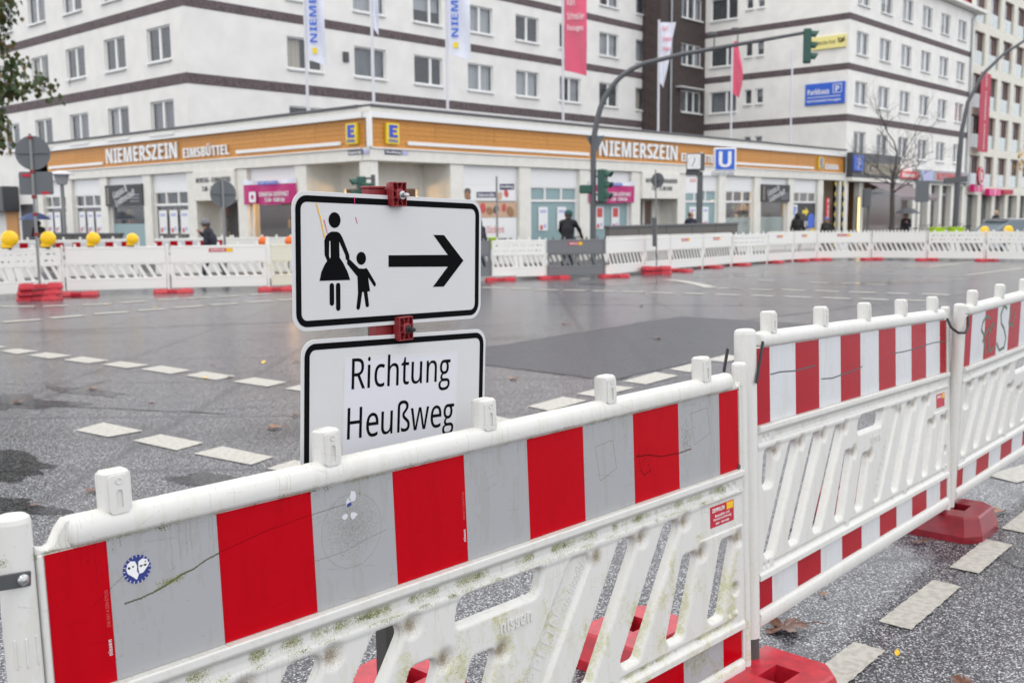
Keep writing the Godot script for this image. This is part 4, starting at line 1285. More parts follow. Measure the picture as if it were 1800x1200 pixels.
	dashes += [[6.35,-29.84,9.29,-28.51,0.14],[9.29,-28.51,12.04,-26.93,0.14],[12.04,-26.93,15.41,-30.63,0.14],[10.41,-33.65,12.99,-31.71,0.14],[12.99,-31.71,16.24,-35.75,0.14],[3.99,-26.03,4.25,-25.51,0.3],[4.25,-25.51,4.43,-24.19,0.3],[4.43,-24.19,4.47,-22.75,0.3]]
	for q in dashes:
		var p0 = Vector2(q[0], q[1])
		var p1 = Vector2(q[2], q[3])
		var nn = (p1 - p0).orthogonal().normalized() * q[4] / 2
		part("road_marking", sheet(PackedVector2Array([p0 - nn, p1 - nn, p1 + nn, p0 + nn]), 0.007), "road_paint", road)
	# raised pavement with its kerb, along both streets and round the corner
	var ab = [[2.0, -5.4], [70.0, -5.4], [70.0, 0.5], [0.3, 0.5], [0.3, 60.0], [-4.6, 60.0], [-4.6, 2.0], [-4.3, -0.6], [-3.4, -2.8], [-2.0, -4.4], [0.0, -5.2]]
	var poly = PackedVector2Array()
	for q in ab:
		var w = bw(q[0], 0, q[1])
		poly.append(Vector2(w.x, w.z))
	var pave = structure("pavement", sheet(poly, 0.12, 1.0), "pavement")
	var k = MB.new()
	for i in poly.size():
		var p = poly[i]
		var q = poly[(i + 1) % poly.size()]
		var c = Vector2.ZERO
		for w in poly: c += w
		var out = (q - p).orthogonal()
		if Geometry2D.is_point_in_polygon((p + q) / 2 + out.normalized() * 0.05, poly): out = -out
		var o3 = Vector3(out.x, 0, out.y).normalized()
		k.quad(Vector3(p.x, gy(p.y) - 0.05, p.y), Vector3(q.x, gy(q.y) - 0.05, q.y), Vector3(q.x, gy(q.y) + 0.124, q.y), Vector3(p.x, gy(p.y) + 0.124, p.y), o3)
		var ins = -o3 * 0.14
		k.quad(Vector3(p.x, gy(p.y) + 0.124, p.y), Vector3(q.x, gy(q.y) + 0.124, q.y), Vector3(q.x, gy(q.y) + 0.124, q.y) + ins, Vector3(p.x, gy(p.y) + 0.124, p.y) + ins, Vector3.UP)
	part("kerb", k, "kerb", pave)

# ------------------------------------------------------------------ facades
const FACE_R := 0
func face(kind: String, off: float) -> Transform3D:
	# "R": looks towards +z of the buildings' frame, u = a; "L": looks towards -x, u = -b
	if kind == "R": return Transform3D(Basis.IDENTITY, Vector3(0, 0, -off))
	return Transform3D(Basis(Vector3(0, 0, 1), Vector3.UP, Vector3(-1, 0, 0)), Vector3(off, 0, 0))

func wall(u0: float, u1: float, y0: float, y1: float, holes: Array, deep: float, xf: Transform3D) -> MB:
	var b = MB.new()
	var us = [u0, u1]
	var ys = [y0, y1]
	for h in holes:
		for e in [h[0], h[1]]:
			if e > u0 and e < u1 and not us.has(e): us.append(e)
		for e in [h[2], h[3]]:
			if e > y0 and e < y1 and not ys.has(e): ys.append(e)
	us.sort(); ys.sort()
	var nz = xf.basis * Vector3(0, 0, 1)
	for i in us.size() - 1:
		for j in ys.size() - 1:
			var cu = (us[i] + us[i + 1]) / 2
			var cy = (ys[j] + ys[j + 1]) / 2
			var open = false
			for h in holes:
				if cu > h[0] and cu < h[1] and cy > h[2] and cy < h[3]: open = true
			if not open: b.quad(xf * Vector3(us[i], ys[j], 0), xf * Vector3(us[i + 1], ys[j], 0), xf * Vector3(us[i + 1], ys[j + 1], 0), xf * Vector3(us[i], ys[j + 1], 0), nz)
	for h in holes:
		var a = maxf(h[0], u0)
		var c = minf(h[1], u1)
		var p = [Vector3(a, h[2], 0), Vector3(c, h[2], 0), Vector3(c, h[3], 0), Vector3(a, h[3], 0)]
		var o = [Vector3(0, 1, 0), Vector3(-1, 0, 0), Vector3(0, -1, 0), Vector3(1, 0, 0)]
		for k in 4:
			var d = Vector3(0, 0, -deep)
			b.quad(xf * p[k], xf * p[(k + 1) % 4], xf * (p[(k + 1) % 4] + d), xf * (p[k] + d), xf.basis * o[k])
	return b

func curtain_mesh(w: float, h: float, waves: int) -> ArrayMesh:
	var key = ["curtain", w, h, waves]
	if not cache.has(key):
		var b = MB.new()
		var n = waves * 6
		for i in n:
			var x0 = w * i / n
			var x1 = w * (i + 1) / n
			var z0 = 0.025 * sin(TAU * waves * i / n)
			var z1 = 0.025 * sin(TAU * waves * (i + 1) / n)
			b.quad(Vector3(x0, 0, z0), Vector3(x1, 0, z1), Vector3(x1, h, z1), Vector3(x0, h, z0), Vector3(0, 0, 1))
		cache[key] = b.done()
	return cache[key]

func window_in(parent: Node, xf: Transform3D, u0: float, u1: float, y0: float, y1: float, split: Array, dress: int, frame := "window_white", sill := true, inset := 0.10):
	# a frame with sashes, a pane in each, a sill and what hangs behind; built in its own axes and shared
	var w = snappedf(u1 - u0, 0.01)
	var h = snappedf(y1 - y0, 0.01)
	var key = ["win", w, h, split, frame]
	if not cache.has(key):
		var b = MB.new()
		var t = 0.055
		b.box(Vector3(w / 2, t / 2, 0), Vector3(w, t, 0.06), 0.006)
		b.box(Vector3(w / 2, h - t / 2, 0), Vector3(w, t, 0.06), 0.006)
		b.box(Vector3(t / 2, h / 2, 0), Vector3(t, h - 2 * t, 0.06), 0.006)
		b.box(Vector3(w - t / 2, h / 2, 0), Vector3(t, h - 2 * t, 0.06), 0.006)
		for s in split: b.box(Vector3(w * s, h / 2, 0.004), Vector3(0.13, h - 2 * t, 0.07), 0.008)
		var panes = []
		var e = [0.0] + split + [1.0]
		for i in e.size() - 1:
			var pb = MB.new()
			pb.box(Vector3(w * (e[i] + e[i + 1]) / 2, h / 2, -0.005), Vector3(w * (e[i + 1] - e[i]) - 0.09, h - 0.09, 0.006))
			panes.append(pb.done())
		var sb = MB.new()
		sb.box(Vector3(w / 2, -0.035, 0.10), Vector3(w + 0.06, 0.05, 0.20), 0.006)
		sb.box(Vector3(w / 2, -0.075, 0.185), Vector3(w + 0.06, 0.03, 0.02), 0.003)
		cache[key] = [b.done(), panes, sb.done()]
	var c = cache[key]
	var at = xf * Transform3D(Basis.IDENTITY, Vector3(u0, y0, -inset))
	var o = part("window", c[0], frame, parent, at)
	for p in c[1]: part("pane", p, "glass", o)
	if sill: part("sill", c[2], "sill_stone" if frame == "window_wood" else "window_white", o)
	var back = Transform3D(Basis.IDENTITY, Vector3(0, 0, -0.16))
	if dress == 1: part("curtain", curtain_mesh(w, h, 9), "curtain_white", o, back)
	elif dress == 2:
		part("curtain", curtain_mesh(snappedf(w * 0.3, 0.01), h, 4), "curtain_white", o, back)
		part("curtain", curtain_mesh(snappedf(w * 0.3, 0.01), h, 4), "curtain_white", o, back.translated(Vector3(w * 0.7, 0, 0)))
	elif dress == 3: part("curtain", curtain_mesh(w, h, 7), "curtain_gray", o, back)
	elif dress == 4: part("curtain", curtain_mesh(snappedf(w * 0.45, 0.01), h, 4), "curtain_beige", o, back)
	elif dress == 5:
		var bl = MB.new()
		bl.box(Vector3(w / 2, h * 0.72, 0), Vector3(w - 0.06, h * 0.5, 0.01))
		part("blind", bl, "curtain_white", o, back)
	elif dress == 6: part("curtain", curtain_mesh(w, h, 7), "curtain_red", o, back)

func building_shell(parent: Node, a0: float, a1: float, b0: float, b1: float, y0: float, y1: float, sides: String, m: String, inner := 0.0):
	# walls that the picture hardly shows, closed so that rooms stay dark; sides from N (far b), S (near b), E (far a), W (near a), T (top), F (floor)
	var b = MB.new()
	if sides.contains("N"): b.quad(Vector3(a0, y0, -b1), Vector3(a1, y0, -b1), Vector3(a1, y1, -b1), Vector3(a0, y1, -b1), Vector3(0, 0, -1))
	if sides.contains("S"): b.quad(Vector3(a0, y0, -b0), Vector3(a1, y0, -b0), Vector3(a1, y1, -b0), Vector3(a0, y1, -b0), Vector3(0, 0, 1))
	if sides.contains("E"): b.quad(Vector3(a1, y0, -b0), Vector3(a1, y0, -b1), Vector3(a1, y1, -b1), Vector3(a1, y1, -b0), Vector3(1, 0, 0))
	if sides.contains("W"): b.quad(Vector3(a0, y0, -b0), Vector3(a0, y0, -b1), Vector3(a0, y1, -b1), Vector3(a0, y1, -b0), Vector3(-1, 0, 0))
	if b.v.size() > 0: part("rear_wall", b, m, parent)
	if sides.contains("T"):
		b = MB.new()
		b.box(Vector3((a0 + a1) / 2, y1 + 0.1, -(b0 + b1) / 2), Vector3(a1 - a0, 0.2, b1 - b0))
		part("roof", b, "roof_edge", parent)

const ROWS := [[4.48, 5.64], [7.04, 8.22], [9.60, 10.76], [12.12, 13.30]]
const BANDS := [[6.10, 6.47], [8.71, 9.05], [11.22, 11.55], [13.76, 14.1]]

func band(parent: Node, xf: Transform3D, u0: float, u1: float, m := "brick_band", rows := 3):
	for k in rows:
		var b = MB.new()
		b.box(xf * Vector3((u0 + u1) / 2, (BANDS[k][0] + BANDS[k][1]) / 2, 0.0), xf.basis.inverse() * Vector3(0, 0, 0) + absv(xf.basis * Vector3(u1 - u0, BANDS[k][1] - BANDS[k][0], 0.024)))
		part("brick_band", b, m, parent)

func absv(v: Vector3) -> Vector3: return Vector3(absf(v.x), absf(v.y), absf(v.z))

func build_flats():
	# white flats on the corner: one wall along each street
	var t = thing("apartment_building", "large white corner apartment block with dark brick bands above the supermarket", "building", CORNER, TURN)
	var top = 14.2
	var L = face("L", 0.0)
	var R = face("R", 9.7)
	var holes = []
	for k in 8:
		for r in ROWS: holes.append([-(12.25 + 3.245 * k), -(10.63 + 3.245 * k), r[0], r[1]])
	part("wall", wall(-36.5, -9.7, 4.35, top, holes, 0.14, L), "plaster", t)
	part("wall", wall(-36.5, -22.35, -0.6, 4.35, [], 0.14, L), "plaster", t)
	var dr = [3, 0, 2, 0, 2, 0, 4, 0, 3, 0, 2, 5, 0, 4, 3, 2, 0, 0, 4, 0, 2, 0, 3, 5]
	var n = 0
	for h in holes:
		window_in(t, L, h[0], h[1], h[2], h[3], [0.5], dr[n % dr.size()]); n += 1
	holes = []
	for k in 8:
		for r in ROWS: holes.append([4.29 + 3.245 * k, 5.95 + 3.245 * k, r[0], r[1]])
	part("wall", wall(0.0, 29.0, 4.35, top, holes, 0.14, R), "plaster", t)
	var dr2 = [0, 4, 1, 2, 4, 3, 1, 0, 1, 0, 5, 2, 1, 1, 1, 0, 2, 1, 0, 3, 1, 2, 0, 1, 3, 0, 1, 2]
	n = 0
	for h in holes:
		window_in(t, R, h[0], h[1], h[2], h[3], [0.60] if n < 12 else [0.5], dr2[n % dr2.size()]); n += 1
	band(t, L, -36.5, -9.69); band(t, R, -0.012, 29.0)
	# vent beside a window
	var b = MB.new()
	b.box(Vector3(7.07, 7.72, -9.66), Vector3(0.28, 0.40, 0.06), 0.01)
	part("vent", b, "dark_gray", t)
	# closed rear, inner partition and roof
	building_shell(t, 0.0, 32.1, 9.7, 36.5, -0.6, top, "NET", "plaster")
	b = MB.new()
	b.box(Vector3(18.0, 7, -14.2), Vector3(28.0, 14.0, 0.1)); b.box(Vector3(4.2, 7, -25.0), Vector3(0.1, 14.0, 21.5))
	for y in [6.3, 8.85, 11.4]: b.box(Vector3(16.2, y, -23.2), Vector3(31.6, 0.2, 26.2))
	part("inner_wall", b, "room_wall", t)
	# brick stair tower between the two blocks
	t = thing("stair_tower", "dark brown brick stair tower between the two white apartment blocks", "building", CORNER, TURN)
	var T = face("R", 8.5)
	holes = []
	for r in ROWS: holes.append([29.62, 31.72, r[0], r[1]])
	part("wall", wall(27.6, 32.1, -0.6, top, holes, 0.14, T), "brick_tower", t)
	for h in holes: window_in(t, T, h[0], h[1], h[2], h[3], [0.34, 0.67], 2 if h[2] > 9.0 else 0)
	building_shell(t, 27.6, 32.1, 8.5, 9.69, -0.6, top, "WT", "brick_tower")
	b = MB.new()
	b.tube([Vector3(28.5, 4.4, -8.42), Vector3(28.5, top, -8.42)], 0.06, 8)
	part("downpipe", b, "zinc", t)
	b = MB.new()
	b.box(Vector3(30.4, 8.32, -8.3), Vector3(2.6, 0.06, 0.4), 0.01)
	part("window_canopy", b, "window_white", t)

func build_shop():
	var t = thing("supermarket", "single storey corner supermarket with a wooden fascia and white columns", "shop building", CORNER, TURN)
	var L = face("L", 0.0)
	var R = face("R", 0.0)
	var b: MB
	# roof slab and parapet, set back a little behind the fascia
	b = MB.new()
	b.box(Vector3(16.0, 4.40, -4.85), Vector3(31.9, 0.10, 9.6))
	part("roof", b, "roof_edge", t)
	for q in [[L, -21.25, 0.0], [R, 0.0, 32.1]]:
		var xf: Transform3D = q[0]
		var u0 = q[1]
		var u1 = q[2]
		var s = func(b_, y0, y1, z0, z1, ext := 0.0):
			var e0 = u0
			var e1 = u1
			# faces of the two sides meet at the corner: the R side runs past
			if xf == L: e1 = u1 + (0.0 if ext == 0.0 else ext)
			b_.box(xf * Vector3((e0 + e1) / 2, (y0 + y1) / 2, (z0 + z1) / 2), absv(xf.basis * Vector3(e1 - e0, y1 - y0, z1 - z0)), 0.01)
		b = MB.new(); s.call(b, 4.58, 4.65, -0.42, 0.09, -0.43); part("parapet_cap", b, "roof_edge", t)
		b = MB.new(); s.call(b, 4.44, 4.578, -0.38, 0.03, -0.39); part("parapet", b, "shop_white", t)
		b = MB.new(); s.call(b, 4.27, 4.438, -0.3, 0.06, -0.31); part("cornice", b, "window_white", t)
		b = MB.new(); s.call(b, 3.05, 3.385, -0.34, 0.02, -0.35); part("lintel_beam", b, "shop_white", t)
		b = MB.new(); s.call(b, 3.387, 3.43, -0.34, 0.07, -0.35); part("drip_moulding", b, "window_white", t)
		b = MB.new(); s.call(b, 3.432, 4.268, -0.20, -0.10, -0.21); part("fascia_backing", b, "shop_brown", t)
		# boards
		var n = int(round((u1 - u0) / 2.61))
		for i in n:
			for j in 6:
				var pu0 = u0 + (u1 - u0) * i / n
				var pu1 = u0 + (u1 - u0) * (i + 1) / n
				var y0 = 3.434 + j * 0.139
				var key = ["plank", snappedf(pu1 - pu0, 0.001)]
				if not cache.has(key):
					var pb = MB.new()
					pb.box(Vector3(0, 0, 0), Vector3(pu1 - pu0 - 0.006, 0.134, 0.02), 0.003)
					cache[key] = pb.done()
				part("plank", cache[key], "wood_%d" % ((i * 7 + j * 5 + i * j) % 3), t, xf * Transform3D(Basis.IDENTITY, Vector3((pu0 + pu1) / 2, y0 + 0.0695, -0.088 + (0.0 if xf == R else 0.0))))
	b = MB.new()
	b.box(Vector3(-0.035, 3.85, 0.035), Vector3(0.13, 0.838, 0.13), 0.01)
	part("corner_trim", b, "window_white", t)
	# columns: along L at -u, along R at u
	var colsL = [0.3, 3.4, 6.63, 9.78, 12.9, 16.3, 19.35, 22.1]
	for c in colsL:
		b = MB.new()
		b.box(L * Vector3(-c, 1.2, -0.19), absv(L.basis * Vector3(0.58 if c > 0.5 else 0.5, 3.7, 0.3)), 0.012)
		part("column", b, "shop_white", t)
	for c in [3.58, 6.84, 10.13, 13.34, 16.58, 19.83, 22.95, 26.2, 29.4, 31.85]:
		b = MB.new()
		b.box(R * Vector3(c, 1.2, -0.19), Vector3(0.60, 3.7, 0.3), 0.012)
		part("column", b, "shop_white", t)
	# bays: [face, u0, u1, kind]
	var bays = [[L, -22.05, -19.65, "posters"], [L, -19.05, -16.6, "posters"], [L, -16.0, -13.2, "board"], [L, -12.6, -10.08, "posters"], [L, -9.48, -6.93, "door"], [L, -6.33, -3.7, "banner"], [R, 3.88, 6.54, "food"], [R, 7.14, 9.83, "teal"], [R, 10.43, 13.04, "teal_banner"], [R, 13.64, 16.28, "door"], [R, 16.88, 19.53, "teal"], [R, 20.13, 22.65, "clear"], [R, 23.25, 25.9, "board_clear"], [R, 26.5, 29.1, "parking"]]
	for q in bays: shop_bay(t, q[0], q[1], q[2], q[3])
	# glazed corner, stepped back
	for q in [[face("L", 1.3), -3.1, -1.3], [face("R", 1.3), 1.3, 3.28]]:
		var xf: Transform3D = q[0]
		b = wall(q[1], q[2], -0.6, 3.2, [[q[1] + 0.2, q[2] - 0.2, 0.4, 2.36]], 0.1, xf)
		part("corner_wall", b, "shop_white", t)
		window_in(t, xf, q[1] + 0.2, q[2] - 0.2, 0.4, 2.36, [0.5], 0, "window_white", false, 0.05)
	for q in [[L, -3.1], [R, 3.28]]:
		b = MB.new()
		b.quad(q[0] * Vector3(q[1], -0.6, -0.3), q[0] * Vector3(q[1], -0.6, -1.3), q[0] * Vector3(q[1], 3.2, -1.3), q[0] * Vector3(q[1], 3.2, -0.3), Vector3(1, 0, 1) * (1.0 if q[0] == L else -1.0))
		part("corner_wall", b, "shop_white", t)
	b = MB.new()
	b.box(Vector3(1.62, 3.12, -1.62), Vector3(3.0, 0.06, 3.0))
	part("soffit", b, "shop_white", t)
	# inside: floor, ceiling, rear wall and lamps that burn
	b = MB.new(); b.box(Vector3(14.9, -0.2, -5.2), Vector3(29.0, 0.1, 8.6)); b.box(Vector3(5.0, -0.2, -15.5), Vector3(9.0, 0.1, 12.0)); part("shop_floor", b, "shop_floor", t)
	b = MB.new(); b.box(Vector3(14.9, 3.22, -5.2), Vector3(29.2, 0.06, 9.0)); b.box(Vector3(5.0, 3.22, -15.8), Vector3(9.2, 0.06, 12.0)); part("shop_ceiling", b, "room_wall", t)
	b = MB.new(); b.box(Vector3(17.5, 1.5, -4.6), Vector3(24.2, 3.5, 0.1)); b.box(Vector3(4.6, 1.5, -12.7), Vector3(0.1, 3.5, 16.5)); part("shop_rear_wall", b, "shop_brown", t)
	# shop name and lines
	lettering("NIEMERSZEIN", 5.25, 0.56, 0.06, "sign_white", t, L * Transform3D(Basis.IDENTITY, Vector3(-13.2, 3.85, -0.02)))
	lettering("EIMSBÜTTEL", 2.9, 0.42, 0.05, "sign_white", t, L * Transform3D(Basis.IDENTITY, Vector3(-8.72, 3.76, -0.02)))
	lettering("NIEMERSZEIN", 5.2, 0.57, 0.06, "sign_white", t, R * Transform3D(Basis.IDENTITY, Vector3(13.55, 3.86, -0.02)))
	lettering("EIMSBÜTTEL", 2.75, 0.42, 0.05, "sign_white", t, R * Transform3D(Basis.IDENTITY, Vector3(17.85, 3.76, -0.02)))
	lettering("EDEKA", 1.55, 0.26, 0.05, "sign_white", t, R * Transform3D(Basis.IDENTITY, Vector3(30.55, 3.71, -0.03)))
	for q in [[L, -21.0, -16.2], [L, -6.88, -1.37], [R, 1.5, 10.35], [R, 20.0, 28.5]]:
		b = MB.new()
		b.box(q[0] * Vector3((q[1] + q[2]) / 2, 3.6, -0.04), absv(q[0].basis * Vector3(q[2] - q[1], 0.11, 0.07)), 0.01)
		part("white_line", b, "sign_white", t)
	for q in [[L, -0.80], [R, 0.88], [R, 29.25]]:
		var xf: Transform3D = q[0] * Transform3D(Basis.IDENTITY, Vector3(q[1], 3.85, -0.02))
		b = MB.new()
		b.prism(rrect(0.50, 0.60, 0.02, 2), -0.05, 0.05, 0.01)
		var lg = part("logo_sign", b, "yellow_logo", t, xf)
		b = MB.new()
		b.prism(pv([[-0.16, -0.12], [0.17, -0.12], [0.17, -0.03], [-0.02, -0.03], [-0.02, 0.03], [0.14, 0.03], [0.14, 0.11], [-0.02, 0.11], [-0.02, 0.16], [0.17, 0.16], [0.17, 0.25], [-0.16, 0.25]]), 0.05, 0.06)
		part("letter_e", b, "blue_logo", lg)
		lettering("EDEKA", 0.38, 0.09, 0.012, "blue_logo", lg, Transform3D(Basis.IDENTITY, Vector3(0, -0.21, 0.054)))
	# enamel street names on the beam
	for q in [[L, -0.62, "Osterstraße"], [R, 0.86, "Heußweg"]]:
		b = MB.new(); b.box(q[0] * Vector3(q[1], 3.30, 0.03), absv(q[0].basis * Vector3(0.66, 0.13, 0.02)), 0.003)
		var pl = part("street_name_plate", b, "enamel_navy", t)
		lettering(q[2], 0.58, 0.095, 0.006, "sign_white", pl, q[0] * Transform3D(Basis.IDENTITY, Vector3(q[1], 3.30, 0.043)))
		b = MB.new(); b.box(q[0] * Vector3(q[1] + (0.48 if q[0] == R else 0.48), 3.30, 0.03), absv(q[0].basis * Vector3(0.22, 0.11, 0.02)), 0.003)
		part("number_plate", b, "print_pale", t)
	building_shell(t, 0.05, 32.05, 0.35, 9.6, -0.6, 4.35, "E", "shop_white")

func shop_bay(t: Node3D, xf: Transform3D, u0: float, u1: float, kind: String):
	var w = u1 - u0
	var c = (u0 + u1) / 2
	var b: MB
	var z = -0.22
	if kind == "door":
		# white box over a recessed glass door, with the opening hours
		b = MB.new(); b.box(xf * Vector3(c, 2.54, -0.12), absv(xf.basis * Vector3(w, 1.02, 0.36)), 0.01)
		part("door_canopy", b, "shop_white", t)
		lettering("MONTAG - SONNABEND", w * 0.84, 0.17, 0.01, "dark_gray", t, xf * Transform3D(Basis.IDENTITY, Vector3(c, 2.73, 0.066)))
		lettering("7.00 - 21.00 UHR", w * 0.56, 0.17, 0.01, "dark_gray", t, xf * Transform3D(Basis.IDENTITY, Vector3(c, 2.43, 0.066)))
		b = wall(u0, u1, -0.6, 3.0, [[u0 + 0.35, c + 0.1, -0.3, 2.0], [c + 0.2, c + 0.75, -0.3, 2.0]], 0.1, xf * Transform3D(Basis.IDENTITY, Vector3(0, 0, -0.9)))
		part("door_wall", b, "shop_white", t)
		for q in [[u0 + 0.35, c + 0.1], [c + 0.2, c + 0.75]]:
			window_in(t, xf, q[0], q[1], -0.3, 2.0, [], 0, "zinc", false, 0.95)
		for e in [[u0, 1.0], [u1, -1.0]]:
			b = MB.new()
			b.quad(xf * Vector3(e[0], -0.6, -0.1), xf * Vector3(e[0], -0.6, -0.9), xf * Vector3(e[0], 2.05, -0.9), xf * Vector3(e[0], 2.05, -0.1), xf.basis * Vector3(e[1], 0, 0))
			part("door_reveal", b, "shop_white", t)
		return
	# white panel above, transom lights, a large pane below on a low sill
	b = MB.new(); b.box(xf * Vector3(c, 2.74, z), absv(xf.basis * Vector3(w, 0.66, 0.10)), 0.005); part("upper_panel", b, "sign_white", t)
	b = MB.new(); b.box(xf * Vector3(c, -0.25, z), absv(xf.basis * Vector3(w, 0.7, 0.14)), 0.01); part("plinth", b, "shop_white", t)
	b = MB.new()
	b.box(xf * Vector3(c, 1.93, z), absv(xf.basis * Vector3(w, 0.09, 0.09)), 0.006)
	b.box(xf * Vector3(c, 2.385, z), absv(xf.basis * Vector3(w, 0.05, 0.09)), 0.006)
	for e in [u0 + 0.04, u1 - 0.04]: b.box(xf * Vector3(e, 1.25, z), absv(xf.basis * Vector3(0.08, 2.3, 0.085)), 0.006)
	for k in [1, 2]: b.box(xf * Vector3(u0 + w * k / 3.0, 2.17, z), absv(xf.basis * Vector3(0.09, 0.40, 0.085)), 0.006)
	part("shop_window_frame", b, "window_white", t)
	var teal = kind.begins_with("teal")
	if not teal and kind != "food" and kind != "parking":
		# shelves of goods some way behind the glass
		b = MB.new()
		var gr = RandomNumberGenerator.new()
		gr.seed = int(absf(u0) * 10.0)
		var tones = [Color(0.30, 0.06, 0.04), Color(0.35, 0.24, 0.08), Color(0.10, 0.14, 0.08), Color(0.40, 0.36, 0.30), Color(0.08, 0.07, 0.10), Color(0.22, 0.12, 0.06), Color(0.05, 0.09, 0.16)]
		for sh in 4:
			var x = u0 + 0.1
			while x < u1 - 0.25:
				var bwid = gr.randf_range(0.10, 0.26)
				var bh = gr.randf_range(0.14, 0.34)
				b.col = tones[gr.randi_range(0, 6)] * gr.randf_range(0.6, 1.3)
				b.box(xf * Vector3(x + bwid / 2, 0.12 + sh * 0.48 + bh / 2, -1.7 + gr.randf_range(-0.08, 0.08)), absv(xf.basis * Vector3(bwid * 0.9, bh, 0.2)))
				x += bwid
			b.col = Color(0.12, 0.11, 0.10)
			b.box(xf * Vector3(c, 0.10 + sh * 0.48, -1.7), absv(xf.basis * Vector3(w - 0.1, 0.03, 0.4)))
		var gd = part("shelf_goods", b, "body", t)
		gd.set_meta("kind", "stuff")
	for k in 3:
		b = MB.new(); b.box(xf * Vector3(u0 + w * (k + 0.5) / 3.0, 2.17, z - 0.01), absv(xf.basis * Vector3(w / 3.0 - 0.09, 0.36, 0.012)))
		part("transom_pane", b, "teal_film" if teal else "glass", t)
	b = MB.new(); b.box(xf * Vector3(c, 0.98, z - 0.01), absv(xf.basis * Vector3(w - 0.16, 1.81, 0.012)))
	part("shop_pane", b, "teal_film" if teal or kind == "food" else "glass", t)
	if kind in ["board", "clear", "board_clear"]:
		b = MB.new(); b.box(xf * Vector3(c, 0.66, z + 0.004), absv(xf.basis * Vector3(w - 0.18, 1.15, 0.012)))
		part("frosted_film", b, "teal_film" if kind == "board" else "glass_green", t)
	if kind in ["posters", "teal", "teal_banner"]:
		var xs = [0.2, 0.5, 0.8] if kind == "posters" else [0.3, 0.68]
		for k in xs:
			var pw = 0.54 if kind == "posters" else 0.50
			b = MB.new(); b.prism(rrect(pw, 0.86 if kind == "posters" else 0.82, 0.03, 3), 0.0, 0.02, 0.004, xf * Transform3D(Basis.IDENTITY, Vector3(u0 + w * k, 1.30, z + 0.01)))
			var po = part("poster", b, "sign_white", t)
			b = MB.new()
			var ym = 1.56 if kind != "teal_banner" else 1.50
			b.box(xf * Vector3(u0 + w * k, ym, z + 0.032), absv(xf.basis * Vector3(pw * 0.66, 0.10 if kind != "teal_banner" else 0.34, 0.003)))
			part("poster_print", b, "print_pale" if kind != "teal_banner" else "print_red", po)
			b = MB.new()
			b.box(xf * Vector3(u0 + w * k - 0.1, 1.0, z + 0.032), absv(xf.basis * Vector3(0.14, 0.16, 0.003)))
			part("poster_print", b, "print_red", po)
			b = MB.new()
			b.box(xf * Vector3(u0 + w * k + 0.09, 1.05, z + 0.032), absv(xf.basis * Vector3(0.15, 0.14, 0.003)))
			part("poster_print", b, "print_pale", po)
	if kind.begins_with("board"):
		b = MB.new(); b.box(xf * Vector3(c, 2.33, -0.01), absv(xf.basis * Vector3(w + 0.12, 0.80, 0.05)), 0.006)
		var bd = part("black_board", b, "black_board", t)
		for q in [["Genuss &", 1.15, 0.28, 2.47, -0.25], ["Leidenschaft", 1.6, 0.26, 2.24, 0.1]]:
			lettering(q[0], q[1], q[2], 0.006, "sign_white", bd, xf * Transform3D(Basis(Vector3.BACK, 0.28), Vector3(c + q[4], q[3], 0.018)), false, "lettering", true)
		lettering("EDEKA", 0.62, 0.14, 0.006, "curtain_beige", bd, xf * Transform3D(Basis(Vector3.BACK, PI / 2), Vector3(c - w / 2 + 0.16, 2.33, 0.018)))
		for k in 3:
			b = MB.new(); b.box(xf * Vector3(c + 0.86, 2.33 - 0.12 * k, 0.018), absv(xf.basis * Vector3(0.7, 0.035, 0.004)))
			part("board_line", b, "curtain_white", bd)
	if kind in ["banner", "teal_banner"]:
		# cloth banner, sagging between two hooks
		var mw = MB.new()
		var mp = MB.new()
		var n = 16
		for i in n:
			for pass_ in 2:
				var p = []
				for e in [[i, 0], [i + 1, 0], [i + 1, 1], [i, 1]]:
					var k = e[0] / float(n)
					var topy = 2.70 - 0.14 * sin(PI * k)
					var mid = 2.50
					var bot = 1.86 + 0.02 * sin(9.0 * k)
					var y = (lerpf(mid, topy, e[1]) if pass_ == 0 else lerpf(bot, mid, e[1]))
					p.append(xf * Vector3(u0 - 0.12 + (w + 0.24) * k, y, 0.02 + 0.025 * sin(k * 17.0) * (1.2 - e[1])))
				(mw if pass_ == 0 else mp).quad(p[0], p[1], p[2], p[3], xf.basis * Vector3(0, 0, 1))
		var bn = part("banner", mp, "magenta", t)
		part("banner_head", mw, "flag_white", bn)
		lettering("NIEMERSZEIN", 1.1, 0.12, 0.005, "sign_blue", bn, xf * Transform3D(Basis.IDENTITY, Vector3(c, 2.545, 0.062)))
		lettering("SONNTAG GEÖFFNET", 1.62, 0.18, 0.005, "sign_white", bn, xf * Transform3D(Basis.IDENTITY, Vector3(c + 0.3, 2.20, 0.062)))
		lettering("13.00 - 18.00 Uhr", 1.1, 0.14, 0.005, "sign_white", bn, xf * Transform3D(Basis.IDENTITY, Vector3(c + 0.35, 2.00, 0.062)))
		b = MB.new(); b.prism(rrect(0.38, 0.34, 0.05, 3), 0.0, 0.008, 0.0, xf * Transform3D(Basis.IDENTITY, Vector3(c - 0.88, 2.10, 0.06)))
		part("bag_print", b, "sign_white", bn)
		b = MB.new(); b.prism(circle(0.08, 14), 0.008, 0.012, 0.0, xf * Transform3D(Basis.IDENTITY, Vector3(c - 0.88, 2.10, 0.06)))
		part("bag_mark", b, "magenta", bn)
